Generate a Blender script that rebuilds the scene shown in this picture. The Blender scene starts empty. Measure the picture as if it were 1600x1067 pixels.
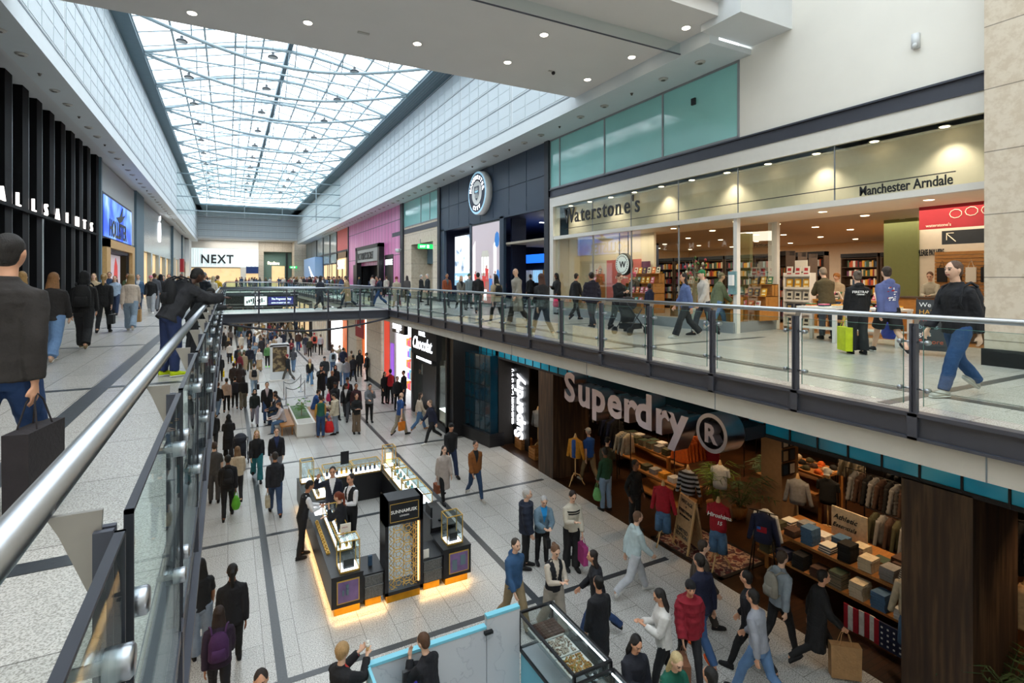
import bpy, bmesh, math, random
from mathutils import Vector, Matrix, noise
random.seed(7)
PI = math.pi
SC = bpy.context.scene
COL = SC.collection
# ---------------------------------------------------------------- camera
EYE = 6.7                      # camera height above the lower mall floor
UF = 5.15                      # upper floor level
TH = math.radians(27.86)
SN, CS, FPX, HY = math.sin(TH), math.cos(TH), 840.0, 435.0
cam = bpy.data.cameras.new('camera'); cam.sensor_width = 36; cam.lens = FPX/1600*36
cam.shift_y = -(533.5-HY)/1600; cam.clip_end = 400; cam.clip_start = .02
co = bpy.data.objects.new('camera', cam); COL.objects.link(co)
co.location = (0, 0, EYE); co.rotation_euler = (PI/2, 0, -TH); SC.camera = co
# ---------------------------------------------------------------- sky and exposure
w = bpy.data.worlds.new('overcast_sky'); SC.world = w; w.use_nodes = True
bg = w.node_tree.nodes['Background']; bg.inputs[0].default_value = (.95, .975, 1, 1); bg.inputs[1].default_value = 4.1
SC.view_settings.view_transform = 'Standard'; SC.view_settings.look = 'None'
SC.view_settings.exposure = 0.0; SC.view_settings.gamma = 1; SC.view_settings.use_curve_mapping = False
SC.cycles.max_bounces = 7; SC.cycles.diffuse_bounces = 4; SC.cycles.glossy_bounces = 3
SC.cycles.transparent_max_bounces = 24; SC.cycles.transmission_bounces = 4
SC.cycles.use_denoising = True; SC.cycles.sample_clamp_indirect = 6
SC.cycles.caustics_reflective = False; SC.cycles.caustics_refractive = False
# ---------------------------------------------------------------- geometry of the place
def P(px, py, z):              # photograph pixel -> point at height z
    d = (EYE-z)*FPX/(py-HY); r = (px-800)/FPX
    return (d*SN+r*d*CS, d*CS-r*d*SN)
def YA(px, X):                 # where the sight line over column px meets the plane x = X
    r = (px-800)/FPX; return X*(CS-r*SN)/(SN+r*CS)
def XA(px, Y):
    r = (px-800)/FPX; return Y*(SN+r*CS)/(CS-r*SN)
def ZA(py, X, Y): return EYE-(py-HY)*(X*SN+Y*CS)/FPX
# ---------------------------------------------------------------- materials
def lin(h):
    if not isinstance(h, str): return tuple(h)+(1,) if len(h) == 3 else h
    h = h.lstrip('#'); o = []
    for i in (0, 2, 4):
        c = int(h[i:i+2], 16)/255; o.append(c/12.92 if c <= .04045 else ((c+.055)/1.055)**2.4)
    return tuple(o)+(1,)
MATS = {}
def mat(name, col='#808080', rough=.6, metal=0, emit=0, ecol=None, var=0, vscale=8, bump=0, bscale=40, spec=.5, stretch=None, alpha=None, coat=0):
    if name in MATS: return MATS[name]
    m = bpy.data.materials.new(name); m.use_nodes = True; nt = m.node_tree; b = nt.nodes['Principled BSDF']
    c = lin(col); b.inputs['Base Color'].default_value = c
    b.inputs['Roughness'].default_value = rough; b.inputs['Metallic'].default_value = metal
    b.inputs['Specular IOR Level'].default_value = spec; b.inputs['Coat Weight'].default_value = coat
    if emit: b.inputs['Emission Color'].default_value = lin(ecol or col); b.inputs['Emission Strength'].default_value = emit
    if var or bump:
        tc = nt.nodes.new('ShaderNodeTexCoord'); mp = nt.nodes.new('ShaderNodeMapping')
        nt.links.new(tc.outputs['Object'], mp.inputs[0])
        if stretch: mp.inputs['Scale'].default_value = stretch
    if var:
        n = nt.nodes.new('ShaderNodeTexNoise'); n.inputs['Scale'].default_value = vscale; n.inputs['Detail'].default_value = 4
        r = nt.nodes.new('ShaderNodeValToRGB'); r.color_ramp.elements[0].position = .3; r.color_ramp.elements[1].position = .7
        r.color_ramp.elements[0].color = tuple(x*(1-var) for x in c[:3])+(1,); r.color_ramp.elements[1].color = tuple(min(1, x*(1+var*.6)) for x in c[:3])+(1,)
        nt.links.new(mp.outputs[0], n.inputs[0]); nt.links.new(n.outputs[0], r.inputs[0]); nt.links.new(r.outputs[0], b.inputs['Base Color'])
    if bump:
        n2 = nt.nodes.new('ShaderNodeTexNoise'); n2.inputs['Scale'].default_value = bscale; n2.inputs['Detail'].default_value = 2
        bp = nt.nodes.new('ShaderNodeBump'); bp.inputs['Strength'].default_value = bump; bp.inputs['Distance'].default_value = .02
        nt.links.new(mp.outputs[0], n2.inputs[0]); nt.links.new(n2.outputs[0], bp.inputs['Height']); nt.links.new(bp.outputs[0], b.inputs['Normal'])
    MATS[name] = m; return m
def glass(name, tint='#ffffff', mirror=.04, rough=.02, k=1):
    m = bpy.data.materials.new(name); m.use_nodes = True; nt = m.node_tree; nt.nodes.clear()
    o = nt.nodes.new('ShaderNodeOutputMaterial'); mx = nt.nodes.new('ShaderNodeMixShader')
    t = nt.nodes.new('ShaderNodeBsdfTransparent'); g = nt.nodes.new('ShaderNodeBsdfGlossy'); f = nt.nodes.new('ShaderNodeLayerWeight')
    ma = nt.nodes.new('ShaderNodeMath'); ma.operation = 'MULTIPLY_ADD'; ma.inputs[1].default_value = .55*k; ma.inputs[2].default_value = mirror; ma.use_clamp = True
    f.inputs['Blend'].default_value = .22
    t.inputs[0].default_value = lin(tint); g.inputs['Roughness'].default_value = rough; g.inputs[0].default_value = (.85, .9, .9, 1)
    nt.links.new(f.outputs['Fresnel'], ma.inputs[0]); nt.links.new(ma.outputs[0], mx.inputs[0])
    nt.links.new(t.outputs[0], mx.inputs[1]); nt.links.new(g.outputs[0], mx.inputs[2]); nt.links.new(mx.outputs[0], o.inputs[0])
    MATS[name] = m; return m
def ramp_mat(name, scale, stops, rough=.5, kind='noise', detail=3, stretch=(1, 1, 1), bump=0, metal=0, coat=0):
    m = bpy.data.materials.new(name); m.use_nodes = True; nt = m.node_tree; b = nt.nodes['Principled BSDF']
    tc = nt.nodes.new('ShaderNodeTexCoord'); mp = nt.nodes.new('ShaderNodeMapping'); mp.inputs['Scale'].default_value = stretch
    n = nt.nodes.new({'noise': 'ShaderNodeTexNoise', 'voronoi': 'ShaderNodeTexVoronoi', 'wave': 'ShaderNodeTexWave'}[kind])
    n.inputs['Scale'].default_value = scale
    if kind != 'voronoi' and 'Detail' in n.inputs: n.inputs['Detail'].default_value = detail
    r = nt.nodes.new('ShaderNodeValToRGB'); els = r.color_ramp.elements
    while len(els) < len(stops): els.new(.5)
    for e, (p, c) in zip(els, stops): e.position = p; e.color = lin(c)
    nt.links.new(tc.outputs['Object'], mp.inputs[0]); nt.links.new(mp.outputs[0], n.inputs['Vector'])
    nt.links.new(n.outputs['Color' if kind == 'voronoi' else 0], r.inputs[0]); nt.links.new(r.outputs[0], b.inputs['Base Color'])
    b.inputs['Roughness'].default_value = rough; b.inputs['Metallic'].default_value = metal; b.inputs['Coat Weight'].default_value = coat
    if bump:
        bp = nt.nodes.new('ShaderNodeBump'); bp.inputs['Strength'].default_value = bump; bp.inputs['Distance'].default_value = .01
        nt.links.new(n.outputs[0], bp.inputs['Height']); nt.links.new(bp.outputs[0], b.inputs['Normal'])
    MATS[name] = m; return m
def tile_mat(name, c1, c2, mortar, bw, rh, ms=.01, rough=.4, swap=None, offset=.5, speck=None, vary=0):
    """brick pattern over the plane given by swap ('xy','yz','xz'); speck=(scale, dark colour, amount)"""
    m = bpy.data.materials.new(name); m.use_nodes = True; nt = m.node_tree; b = nt.nodes['Principled BSDF']; L = nt.links.new
    tc = nt.nodes.new('ShaderNodeTexCoord'); sp = nt.nodes.new('ShaderNodeSeparateXYZ'); cb = nt.nodes.new('ShaderNodeCombineXYZ')
    L(tc.outputs['Object'], sp.inputs[0]); a, bb = (swap or 'xy'); L(sp.outputs['xyz'.index(a)], cb.inputs[0]); L(sp.outputs['xyz'.index(bb)], cb.inputs[1])
    br = nt.nodes.new('ShaderNodeTexBrick'); br.offset = offset; br.inputs['Scale'].default_value = 1
    br.inputs['Brick Width'].default_value = bw; br.inputs['Row Height'].default_value = rh; br.inputs['Mortar Size'].default_value = ms
    br.inputs['Color1'].default_value = lin(c1); br.inputs['Color2'].default_value = lin(c2); br.inputs['Mortar'].default_value = lin(mortar)
    br.inputs['Mortar Smooth'].default_value = .1
    L(cb.outputs[0], br.inputs['Vector']); out = br.outputs[0]
    if speck:
        n = nt.nodes.new('ShaderNodeTexNoise'); n.inputs['Scale'].default_value = speck[0]; n.inputs['Detail'].default_value = 3; n.inputs['Roughness'].default_value = .7
        L(tc.outputs['Object'], n.inputs['Vector']); r = nt.nodes.new('ShaderNodeValToRGB'); r.color_ramp.elements[0].position = .40; r.color_ramp.elements[1].position = .56
        r.color_ramp.elements[0].color = lin(speck[1]); r.color_ramp.elements[1].color = (1, 1, 1, 1)
        mx = nt.nodes.new('ShaderNodeMix'); mx.data_type = 'RGBA'; mx.blend_type = 'MULTIPLY'; mx.inputs[0].default_value = speck[2]
        L(n.outputs[0], r.inputs[0]); L(out, mx.inputs[6]); L(r.outputs[0], mx.inputs[7]); out = mx.outputs[2]
    L(out, b.inputs['Base Color']); b.inputs['Roughness'].default_value = rough
    MATS[name] = m; return m
# ---------------------------------------------------------------- mesh builder
class MB:
    def __init__(s): s.v = []; s.f = []; s.m = []; s.mi = 0
    def add(s, vs, fs, mi=None):
        o = len(s.v); s.v += [tuple(q) for q in vs]; s.f += [tuple(o+i for i in f) for f in fs]; s.m += [s.mi if mi is None else mi]*len(fs); return s
    def box(s, x0, y0, z0, x1, y1, z1, mi=None):
        x0, x1 = sorted((x0, x1)); y0, y1 = sorted((y0, y1)); z0, z1 = sorted((z0, z1))
        v = [(x0, y0, z0), (x1, y0, z0), (x1, y1, z0), (x0, y1, z0), (x0, y0, z1), (x1, y0, z1), (x1, y1, z1), (x0, y1, z1)]
        return s.add(v, [(0, 3, 2, 1), (4, 5, 6, 7), (0, 1, 5, 4), (1, 2, 6, 5), (2, 3, 7, 6), (3, 0, 4, 7)], mi)
    def cbox(s, cx, cy, cz, wx, wy, wz, mi=None): return s.box(cx-wx/2, cy-wy/2, cz-wz/2, cx+wx/2, cy+wy/2, cz+wz/2, mi)
    def tube(s, pts, r, n=8, mi=None, cap=True):
        pts = [Vector(p) for p in pts]; rs = r if isinstance(r, (list, tuple)) else [r]*len(pts); vs = []; fs = []
        up = None
        for i, p in enumerate(pts):
            t = (pts[min(i+1, len(pts)-1)]-pts[max(i-1, 0)]).normalized()
            if up is None: up = Vector((0, 0, 1)) if abs(t.z) < .9 else Vector((1, 0, 0))
            a = t.cross(up).normalized(); up = a.cross(t).normalized()
            for k in range(n):
                an = 2*PI*k/n; vs.append(p+a*math.cos(an)*rs[i]+up*math.sin(an)*rs[i])
        for i in range(len(pts)-1):
            for k in range(n): fs.append((i*n+k, i*n+(k+1) % n, (i+1)*n+(k+1) % n, (i+1)*n+k))
        if cap: fs.append(tuple(range(n))[::-1]); fs.append(tuple((len(pts)-1)*n+k for k in range(n)))
        return s.add(vs, fs, mi)
    def lathe(s, c, prof, n=16, mi=None, axis='z', sx=1, sy=1):
        vs = []; fs = []
        for (r, h) in prof:
            for k in range(n):
                an = 2*PI*k/n; x, y = r*math.cos(an)*sx, r*math.sin(an)*sy
                q = (x, y, h) if axis == 'z' else ((h, x, y) if axis == 'x' else (x, h, y))
                vs.append((c[0]+q[0], c[1]+q[1], c[2]+q[2]))
        m = len(prof)
        for i in range(m-1):
            for k in range(n): fs.append((i*n+k, i*n+(k+1) % n, (i+1)*n+(k+1) % n, (i+1)*n+k))
        fs.append(tuple(range(n))[::-1]); fs.append(tuple((m-1)*n+k for k in range(n)))
        return s.add(vs, fs, mi)
    def ell(s, c, rx, ry, rz, nu=12, nv=8, mi=None, f=None):
        vs = []; fs = []
        for j in range(1, nv):
            t = PI*j/nv
            for i in range(nu):
                a = 2*PI*i/nu; q = Vector((math.sin(t)*math.cos(a)*rx, math.sin(t)*math.sin(a)*ry, math.cos(t)*rz)); vs.append(q)
        vs += [Vector((0, 0, rz)), Vector((0, 0, -rz))]
        if f: vs = [f(q) for q in vs]
        c = Vector(c); vs = [q+c for q in vs]; T = len(vs)-2
        for j in range(nv-2):
            for i in range(nu): fs.append((j*nu+i, (j+1)*nu+i, (j+1)*nu+(i+1) % nu, j*nu+(i+1) % nu))
        for i in range(nu): fs.append((T, i, (i+1) % nu)); fs.append((T+1, (nv-2)*nu+(i+1) % nu, (nv-2)*nu+i))
        return s.add(vs, fs, mi)
    def loft(s, rings, mi=None):      # rings: list of (centre, u vector, v vector)
        n = 14; vs = []; fs = []
        for c, u, v in rings:
            c, u, v = Vector(c), Vector(u), Vector(v)
            for k in range(n): an = 2*PI*k/n; vs.append(c+u*math.cos(an)+v*math.sin(an))
        for i in range(len(rings)-1):
            for k in range(n): fs.append((i*n+k, i*n+(k+1) % n, (i+1)*n+(k+1) % n, (i+1)*n+k))
        fs.append(tuple(range(n))[::-1]); fs.append(tuple((len(rings)-1)*n+k for k in range(n)))
        return s.add(vs, fs, mi)
    def prism(s, poly, axis, a, b, mi=None):   # poly in the plane across axis, extruded a..b
        def q(p, h): return (h, p[0], p[1]) if axis == 'x' else ((p[0], h, p[1]) if axis == 'y' else (p[0], p[1], h))
        n = len(poly); vs = [q(p, a) for p in poly]+[q(p, b) for p in poly]
        return s.add(vs, [tuple(range(n))[::-1], tuple(range(n, 2*n))]+[(i, (i+1) % n, n+(i+1) % n, n+i) for i in range(n)], mi)
    def mesh(s, name, smooth=False):
        me = bpy.data.meshes.new(name); me.from_pydata(s.v, [], s.f); me.polygons.foreach_set('material_index', s.m)
        me.validate()
        bm = bmesh.new(); bm.from_mesh(me); bmesh.ops.recalc_face_normals(bm, faces=bm.faces); bm.to_mesh(me); bm.free()
        if smooth: me.polygons.foreach_set('use_smooth', [True]*len(me.polygons))
        me.update(); return me
def M(x): return MATS[x] if isinstance(x, str) else x
def tag(o, label=None, cat=None, group=None, kind=None):
    if label: o['label'] = label
    if cat: o['category'] = cat
    if group: o['group'] = group
    if kind: o['kind'] = kind
    return o
def lm(o): return Matrix.LocRotScale(o.location, o.rotation_euler, o.scale)
def obj(name, mb, mats, parent=None, smooth=False, world=False, **t):
    """one mesh object; world=True: vertices are in world space though it is a child"""
    me = mb.mesh(name, smooth) if isinstance(mb, MB) else mb
    o = bpy.data.objects.new(name, me); COL.objects.link(o)
    if isinstance(mb, MB):
        for m in (mats if isinstance(mats, (list, tuple)) else [mats]): me.materials.append(M(m))
    if parent:
        o.parent = parent
        if world:
            mw = lm(parent); p = parent.parent
            while p: mw = lm(p) @ mw; p = p.parent
            o.matrix_parent_inverse = mw.inverted()
    return tag(o, **t)
def empty(name, loc, label, cat, group=None, rz=0):
    o = bpy.data.objects.new(name, None); COL.objects.link(o); o.location = loc; o.rotation_euler = (0, 0, rz); o.empty_display_size = .1
    return tag(o, label, cat, group)
def struct(name, mb, mats, **k): return obj(name, mb, mats, kind='structure', **k)
def dup(root, loc=None, rz=None, label=None, group=None, scale=None):
    r = root.copy(); COL.objects.link(r)
    if loc is not None: r.location = loc
    if rz is not None: r.rotation_euler = (0, 0, rz)
    if scale: r.scale = (scale,)*3
    if label: r['label'] = label
    if group: r['group'] = group
    def rec(a, b):
        for ch in list(a.children):
            c = ch.copy(); COL.objects.link(c); c.parent = b; rec(ch, c)
    rec(root, r); return r
def text_mesh(s, size, depth=.02, off=0, shear=0, align='LEFT', xs=1, sp=1):
    cu = bpy.data.curves.new('t', 'FONT'); cu.body = s; cu.size = size; cu.extrude = depth/2; cu.offset = off; cu.shear = shear
    cu.align_x = align; cu.resolution_u = 3; cu.space_character = sp
    o = bpy.data.objects.new('t', cu); COL.objects.link(o); bpy.context.view_layer.update()
    me = bpy.data.meshes.new_from_object(o.evaluated_get(bpy.context.evaluated_depsgraph_get()))
    bpy.data.objects.remove(o); bpy.data.curves.remove(cu)
    if xs != 1:
        for v in me.vertices: v.co.x *= xs
    return me
def text(name, s, size, m, loc, face, parent=None, depth=.02, off=0, shear=0, align='LEFT', xs=1, sp=1, rx=0, **t):
    """face: direction the reader looks from: 'W' = letters on a wall seen from smaller x, 'E' from larger x, 'S' from smaller y"""
    me = text_mesh(s, size, depth, off, shear, align, xs, sp); me.materials.clear(); me.materials.append(M(m)); me.name = name
    o = bpy.data.objects.new(name, me); COL.objects.link(o)
    rz = {'W': -PI/2, 'E': PI/2, 'S': 0}.get(face, face)
    R = Matrix.Translation(loc) @ Matrix.Rotation(rz, 4, 'Z') @ Matrix.Rotation(PI/2+rx, 4, 'X'); me.transform(R)
    if parent:
        o.parent = parent; mw = lm(parent); p = parent.parent
        while p: mw = lm(p) @ mw; p = p.parent
        o.matrix_parent_inverse = mw.inverted()
    return tag(o, **t)
def area(name, loc, rot, sx, sy, power, col=(1, 1, 1), spread=PI):
    l = bpy.data.lights.new(name, 'AREA'); l.shape = 'RECTANGLE'; l.size = sx; l.size_y = sy; l.energy = power; l.color = col; l.spread = spread
    o = bpy.data.objects.new(name, l); COL.objects.link(o); o.location = loc; o.rotation_euler = rot; return o
# ================================================================ materials of the shell
tile_mat('granite', '#d9d8d4', '#cfcdc8', '#97958f', 1.14, .57, .006, .27, 'yx', .5, (48, '#85827c', .75))
tile_mat('granite_upper', '#cfcbc5', '#c6c3bd', '#8e8b86', 1.14, .57, .005, .27, 'yx', .5, (95, '#8a867f', .62))
mat('stripe', '#3d4145', .35, var=.25, vscale=30)
mat('white_paint', '#d9dddf', .55, var=.02, vscale=2); mat('bulkhead_paint', '#d3dbdf', .55, var=.02, vscale=2); mat('soffit', '#d2d4d6', .6, var=.02, vscale=2)
mat('cream_wall', '#eeebe3', .6, var=.02, vscale=1.5); mat('bridge_soffit', '#dddbd9', .7, var=.02, vscale=1)
mat('panel', '#c6d1d7', .5, bump=.2, bscale=60); mat('groove', '#76828a', .6, var=.1); mat('dark_rim', '#5c7480', .6, var=.06, vscale=3)
mat('steel_grey', '#474a55', .45, metal=.2, var=.05, vscale=6); mat('dark_steel', '#2c2f38', .5, metal=.1, var=.08)
mat('chrome', '#a4a9b0', .3, metal=1, var=.04, vscale=20); mat('plate_steel', '#a7a29b', .42, metal=.85, var=.08, vscale=9)
mat('concrete', '#c3c0b8', .75, var=.05, vscale=3, bump=.1, bscale=20)
tile_mat('limestone', '#d8ccba', '#d3c6b2', '#8f8677', 6, 1.12, .01, .6, 'yz', 0, (5, '#c9b79d', .3))
tile_mat('limestone_x', '#d8d0c3', '#d0c6b5', '#8f8677', 1.5, .9, .012, .6, 'xz', 0, (5, '#c4b49e', .3))
mat('black', '#141519', .4, var=.1); mat('black_matt', '#1b1c20', .8, var=.1); mat('void_dark', '#23211f', .8, var=.1)
mat('roof_steel', '#a3b6bf', .5, var=.03); mat('grey_paint', '#8d9297', .5, var=.04)
glass('balustrade_glass', '#f4faf8', .018, .01, .55); glass('roof_glass', '#f4fbff', .0, .3, .1); glass('screen_glass', '#f6fafa', .015, .02, .4)
mat('teal_glass', '#86c3bf', .08, spec=.9, var=.06, vscale=.6, emit=.05)
mat('ground_dark', '#3a332c', .6, var=.2)
Y0, Y1 = -12.0, 103.0
XL, XR, SL, SR = -5.9, 12.6, -4.4, 11.0       # shopfront planes, bulkhead planes
ZS, ZT = 12.79, 18.0                          # soffit and skylight heights
VL, VR = -.28, 7.05                           # void edges on the upper floor
voids = [(-9, 26.2), (29.7, 66), (72, 96)]
# ---------------- lower floor
struct('floor', MB().box(-7, Y0, -.3, 9.6, 112, 0), 'granite')
s = MB()
for x, wd in ((.81, .16), (5.69, .16)): s.box(x-wd/2, Y0, 0, x+wd/2, 103, .004)
for k in range(-2, 18):
    y = 9.65+5.72*k
    if y < 103: s.box(-6, y-.07, 0, 9.3, y+.07, .0045)
struct('floor', s, 'stripe')
# ---------------- upper floor slabs
u = MB(); u.box(-7.5, Y0, 4.85, VL, 112, UF); u.box(VR, Y0, 4.85, 12.6, 112, UF)
for a, b in ((26.2, 29.7), (66, 72), (96, 112)): u.box(VL, a, 4.85, VR, b, UF)
u.box(VL, Y0, 4.85, VR, -9, UF); u.box(12.6, 4.6, 4.85, 14.9, 10.9, UF)
struct('floor', u, 'granite_upper')
s = MB()
for x in (-1.59, 8.3): s.box(x-.1, Y0, UF, x+.1, 103, UF+.004)
for k in range(-2, 18):
    y = 3.75+5.7*k
    if y < 103:
        s.box(-5.8, y-.07, UF, VL-.2, y+.07, UF+.0045); s.box(VR+.15, y-.07, UF, 12.5, y+.07, UF+.0045)
struct('floor', s, 'stripe')
# ---------------- edge of the slabs
e = MB(); e.box(VR-.02, Y0, 4.56, VR+.35, 103, 4.85)
for y in range(-9, 100, 6): pass
struct('trim_1', e, 'concrete')
j = MB()
for k in range(30): j.box(VR-.024, -8+3.55*k, 4.56, VR-.019, -7.985+3.55*k, 4.85)
struct('trim_2', j, 'groove')
e = MB()
def channel(x0, y0, x1, y1, side):      # dark steel channel beam along an edge
    pass
e.box(VR-.06, Y0, 4.85, VR+.02, 103, UF-.0); e.box(VR-.11, Y0, UF-.035, VR+.04, 103, UF+.012); e.box(VR-.11, Y0, 4.85, VR+.02, 103, 4.88)
e.box(VL-.02, Y0, 4.6, VL+.06, 103, UF-.02); e.box(VL-.04, Y0, UF-.05, VL+.10, 103, UF+.01); e.box(VL-.04, Y0, 4.58, VL+.10, 103, 4.62)
for a, b in ((26.2, 29.7), (66, 72), (96, 112)):
    for y, sg in ((a, -1), (b, 1)):
        e.box(VL, y-.05, 4.8, VR, y+.05, UF); e.box(VL, y+sg*.06-.06, UF-.03, VR, y+sg*.06+.06, UF+.012); e.box(VL, y+sg*.06-.06, 4.78, VR, y+sg*.06+.06, 4.81)
struct('trim_3', e, 'steel_grey')
struct('ceiling', MB().box(7.4, Y0, 4.5, 22, 112, 4.56).box(-7, Y0, 4.5, VL-.1, 112, 4.56).box(VL, 26.4, 4.7, VR, 29.5, 4.79).box(VL, 66, 4.6, VR, 72, 4.79), 'soffit')
# ---------------- bulkheads over the shops
def bulk(name, x, out, y0, y1, rows=4):
    sg = 1 if out > x else -1
    struct(name, MB().box(x, y0, ZS, x+sg*.3, y1, ZT+.3).box(x+sg*.3, y0, ZS, out, y1, ZS+.15), 'bulkhead_paint')
    p = MB(); g = MB(); h = (ZT-ZS-.62)/rows
    ys = [20.9+5.8*k for k in range(-1, 16)]; ys = [y for y in ys if y0 < y < y1]; ys = [y0]+ys+[y1]
    for r in range(rows+1):
        z = ZS+.5+h*r; g.box(x-sg*.012, y0, z, x+.01*sg, y1, z+.055)
    for a, b in zip(ys, ys[1:]):
        g.box(x-sg*.004, b-.02, ZS+.5, x+.01*sg, b, ZT)
        if b-a < 1: continue
        n = max(1, round((b-a)/1.16))
        for r in range(rows):
            for q in range(n):
                for t in range(2):
                    ya = a+.12+(b-a-.24)/n*q; yb = a+.12+(b-a-.24)/n*(q+1)-.06; za = ZS+.62+h*r+(h-.12)/2*t
                    p.box(x-sg*.014, ya, za, x, yb, za+(h-.2)/2)
    struct(name, p, 'panel'); struct(name, g, 'groove')
bulk('wall_right', SR, XR+.2, 16, Y1); bulk('wall_left', SL, XL+.6, 2, Y1)
struct('wall_right', MB().box(SR, 9.9, ZS, SR+.35, 16, 13.18).box(SR+.35, 9.9, ZS, XR+.2, 16, ZS+.15), 'bulkhead_paint')
struct('ceiling', MB().box(XL-.4, 2, ZS+.2, SL-.4, 103, ZS+.35).box(XL+.5, 2, ZS, XL+.6, 103, ZS+.3), 'soffit')
# end wall over the far shops
ew = MB().box(SL, Y1, 13.6, SR, Y1+.3, ZT+.2); struct('wall_end', ew, 'bulkhead_paint')
p = MB(); g = MB()
for r in range(4):
    z = 13.75+1.05*r; g.box(SL, Y1-.014, z, SR, Y1, z+.06)
    for q in range(14): p.box(SL+.1+1.1*q, Y1-.02, z+.14, SL+1.12+1.1*q, Y1, z+.52); p.box(SL+.1+1.1*q, Y1-.02, z+.6, SL+1.12+1.1*q, Y1, z+.96)
struct('wall_end', p, 'panel'); struct('wall_end', g, 'groove')
# rim of the skylight
struct('ceiling', MB().box(9.9, 2, ZT, SR+.3, Y1+.3, ZT+.25).box(SL-.3, 2, ZT, -3.75, Y1+.3, ZT+.25).box(SL, 95, ZT, SR, Y1+.3, ZT+.25), 'dark_rim')
g = MB()
for k in range(4): g.box(10.2+.18*k, 10, ZT-.02, 10.26+.18*k, 88, ZT)
struct('ceiling', g, 'groove')
# ---------------- the skylight roof
XC, ZR = 3.1, 20.0
sk = empty('skylight', (XC, 50, ZT), 'long pitched glass roof on white curved steel trusses over the mall', 'skylight')
gl = MB(); fr = MB()
for sgn, xe in ((-1, -3.75), (1, 9.9)):
    gl.add([(xe, -10, ZT+.25), (XC, -10, ZR), (XC, 95, ZR), (xe, 95, ZT+.25)], [(0, 1, 2, 3)])
    for k in range(0, 6):
        f = k/5.; x = xe+(XC-xe)*f; z = ZT+.25+(ZR-ZT-.25)*f; fr.box(x-.045, 8, z-.1, x+.045, 95, z)
for k in range(60):
    y = -10+1.75*k+.1
    for xe in (-3.75, 9.9): fr.tube([(xe, y, ZT+.2), (XC, y, ZR-.05)], .036, 4)
gl.add([(-3.75, 95, ZT+.25), (9.9, 95, ZT+.25), (XC, 95, ZR)], [(0, 1, 2)])
obj('glazing', gl, 'roof_glass', sk, world=True)
obj('glazing_bar', fr, 'roof_steel', sk, world=True)
obj('ridge_beam', MB().box(XC-.12, 8, ZR-.42, XC+.12, 95, ZR-.1), 'dark_rim', sk, world=True)
for k in range(14):
    y = 17.5+5.1*k; t = MB()
    up = [(-3.75+13.65*i/12, y+1.3*math.sin(PI*i/12)*0, ZT+.2+1.35*math.sin(PI*i/12)) for i in range(13)]
    lo = [(-3.75+13.65*i/12, y+2.2*math.sin(PI*i/12), ZT+.1-.55*math.sin(PI*i/12)) for i in range(13)]
    t.tube(up, .1, 6); t.tube(lo, .085, 6); t.tube([(-3.75, y, ZT+.15), (9.9, y, ZT+.15)], .05, 6)
    for i in (2, 4, 6, 8, 10): t.tube([up[i], lo[i]], .028, 4); t.tube([lo[i], (up[i][0], y+5.1, up[i][2])], .012, 4)
    t.tube([(-3.75, y, ZT+.2), (XC, y+5.1, ZR-.4)], .016, 4); t.tube([(9.9, y, ZT+.2), (XC, y+5.1, ZR-.4)], .016, 4)
    obj('truss', t, 'roof_steel', sk, True, True)
area('end_hall_light', (3, 105.5, 13.3), (0, 0, 0), 12, 3, 420, (1, .95, .88))
# hanging round lamps below the trusses
lamp0 = None
mat('lamp_dark', '#4c545a', .5, metal=.3, var=.1)
for k in range(12):
    for x in (-1.9, 2.0, 6.0):
        y = 19.2+5.1*k; lb = MB()
        if not lamp0:
            lamp0 = empty('hanging_lamp', (x, y, 17.8), 'round dark lamp hung on a thin rod from the skylight trusses', 'lamp', 'hanging lamps under the skylight')
            obj('rod', MB().tube([(0, 0, 0), (0, 0, .9)], .012, 5), 'lamp_dark', lamp0)
            obj('lamp_shade', MB().lathe((0, 0, 0), [(.24, -.05), (.24, 0), (.2, .04), (.07, .1), (.07, .22)], 14), 'lamp_dark', lamp0, True)
            obj('lens', MB().lathe((0, 0, 0), [(.2, -.06), (.2, -.05)], 14), 'white_paint', lamp0, True)
        else: dup(lamp0, (x, y, 17.8))
# ---------------- glass smoke screen across the void
ss = empty('smoke_screen', (3.3, 61.7, 13), 'clear glass screen with thin white rails spanning high across the mall', 'glass screen')
g = MB().box(SL, 61.7, 13.0, SR, 61.72, 18.2); obj('glass_pane', g, 'screen_glass', ss, world=True)
for z in (13.4, 14.75, 15.9, 17.0, 18.1): obj('rail', MB().tube([(SL, 61.6, z), (SR, 61.6, z)], .055, 6), 'roof_steel', ss, True, True)
for px in (323, 382, 441, 494): x = XA(px, 61.6); obj('hanger', MB().tube([(x, 61.6, 12.9), (x, 61.6, 18.6)], .045, 6), 'roof_steel', ss, True, True)
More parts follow.
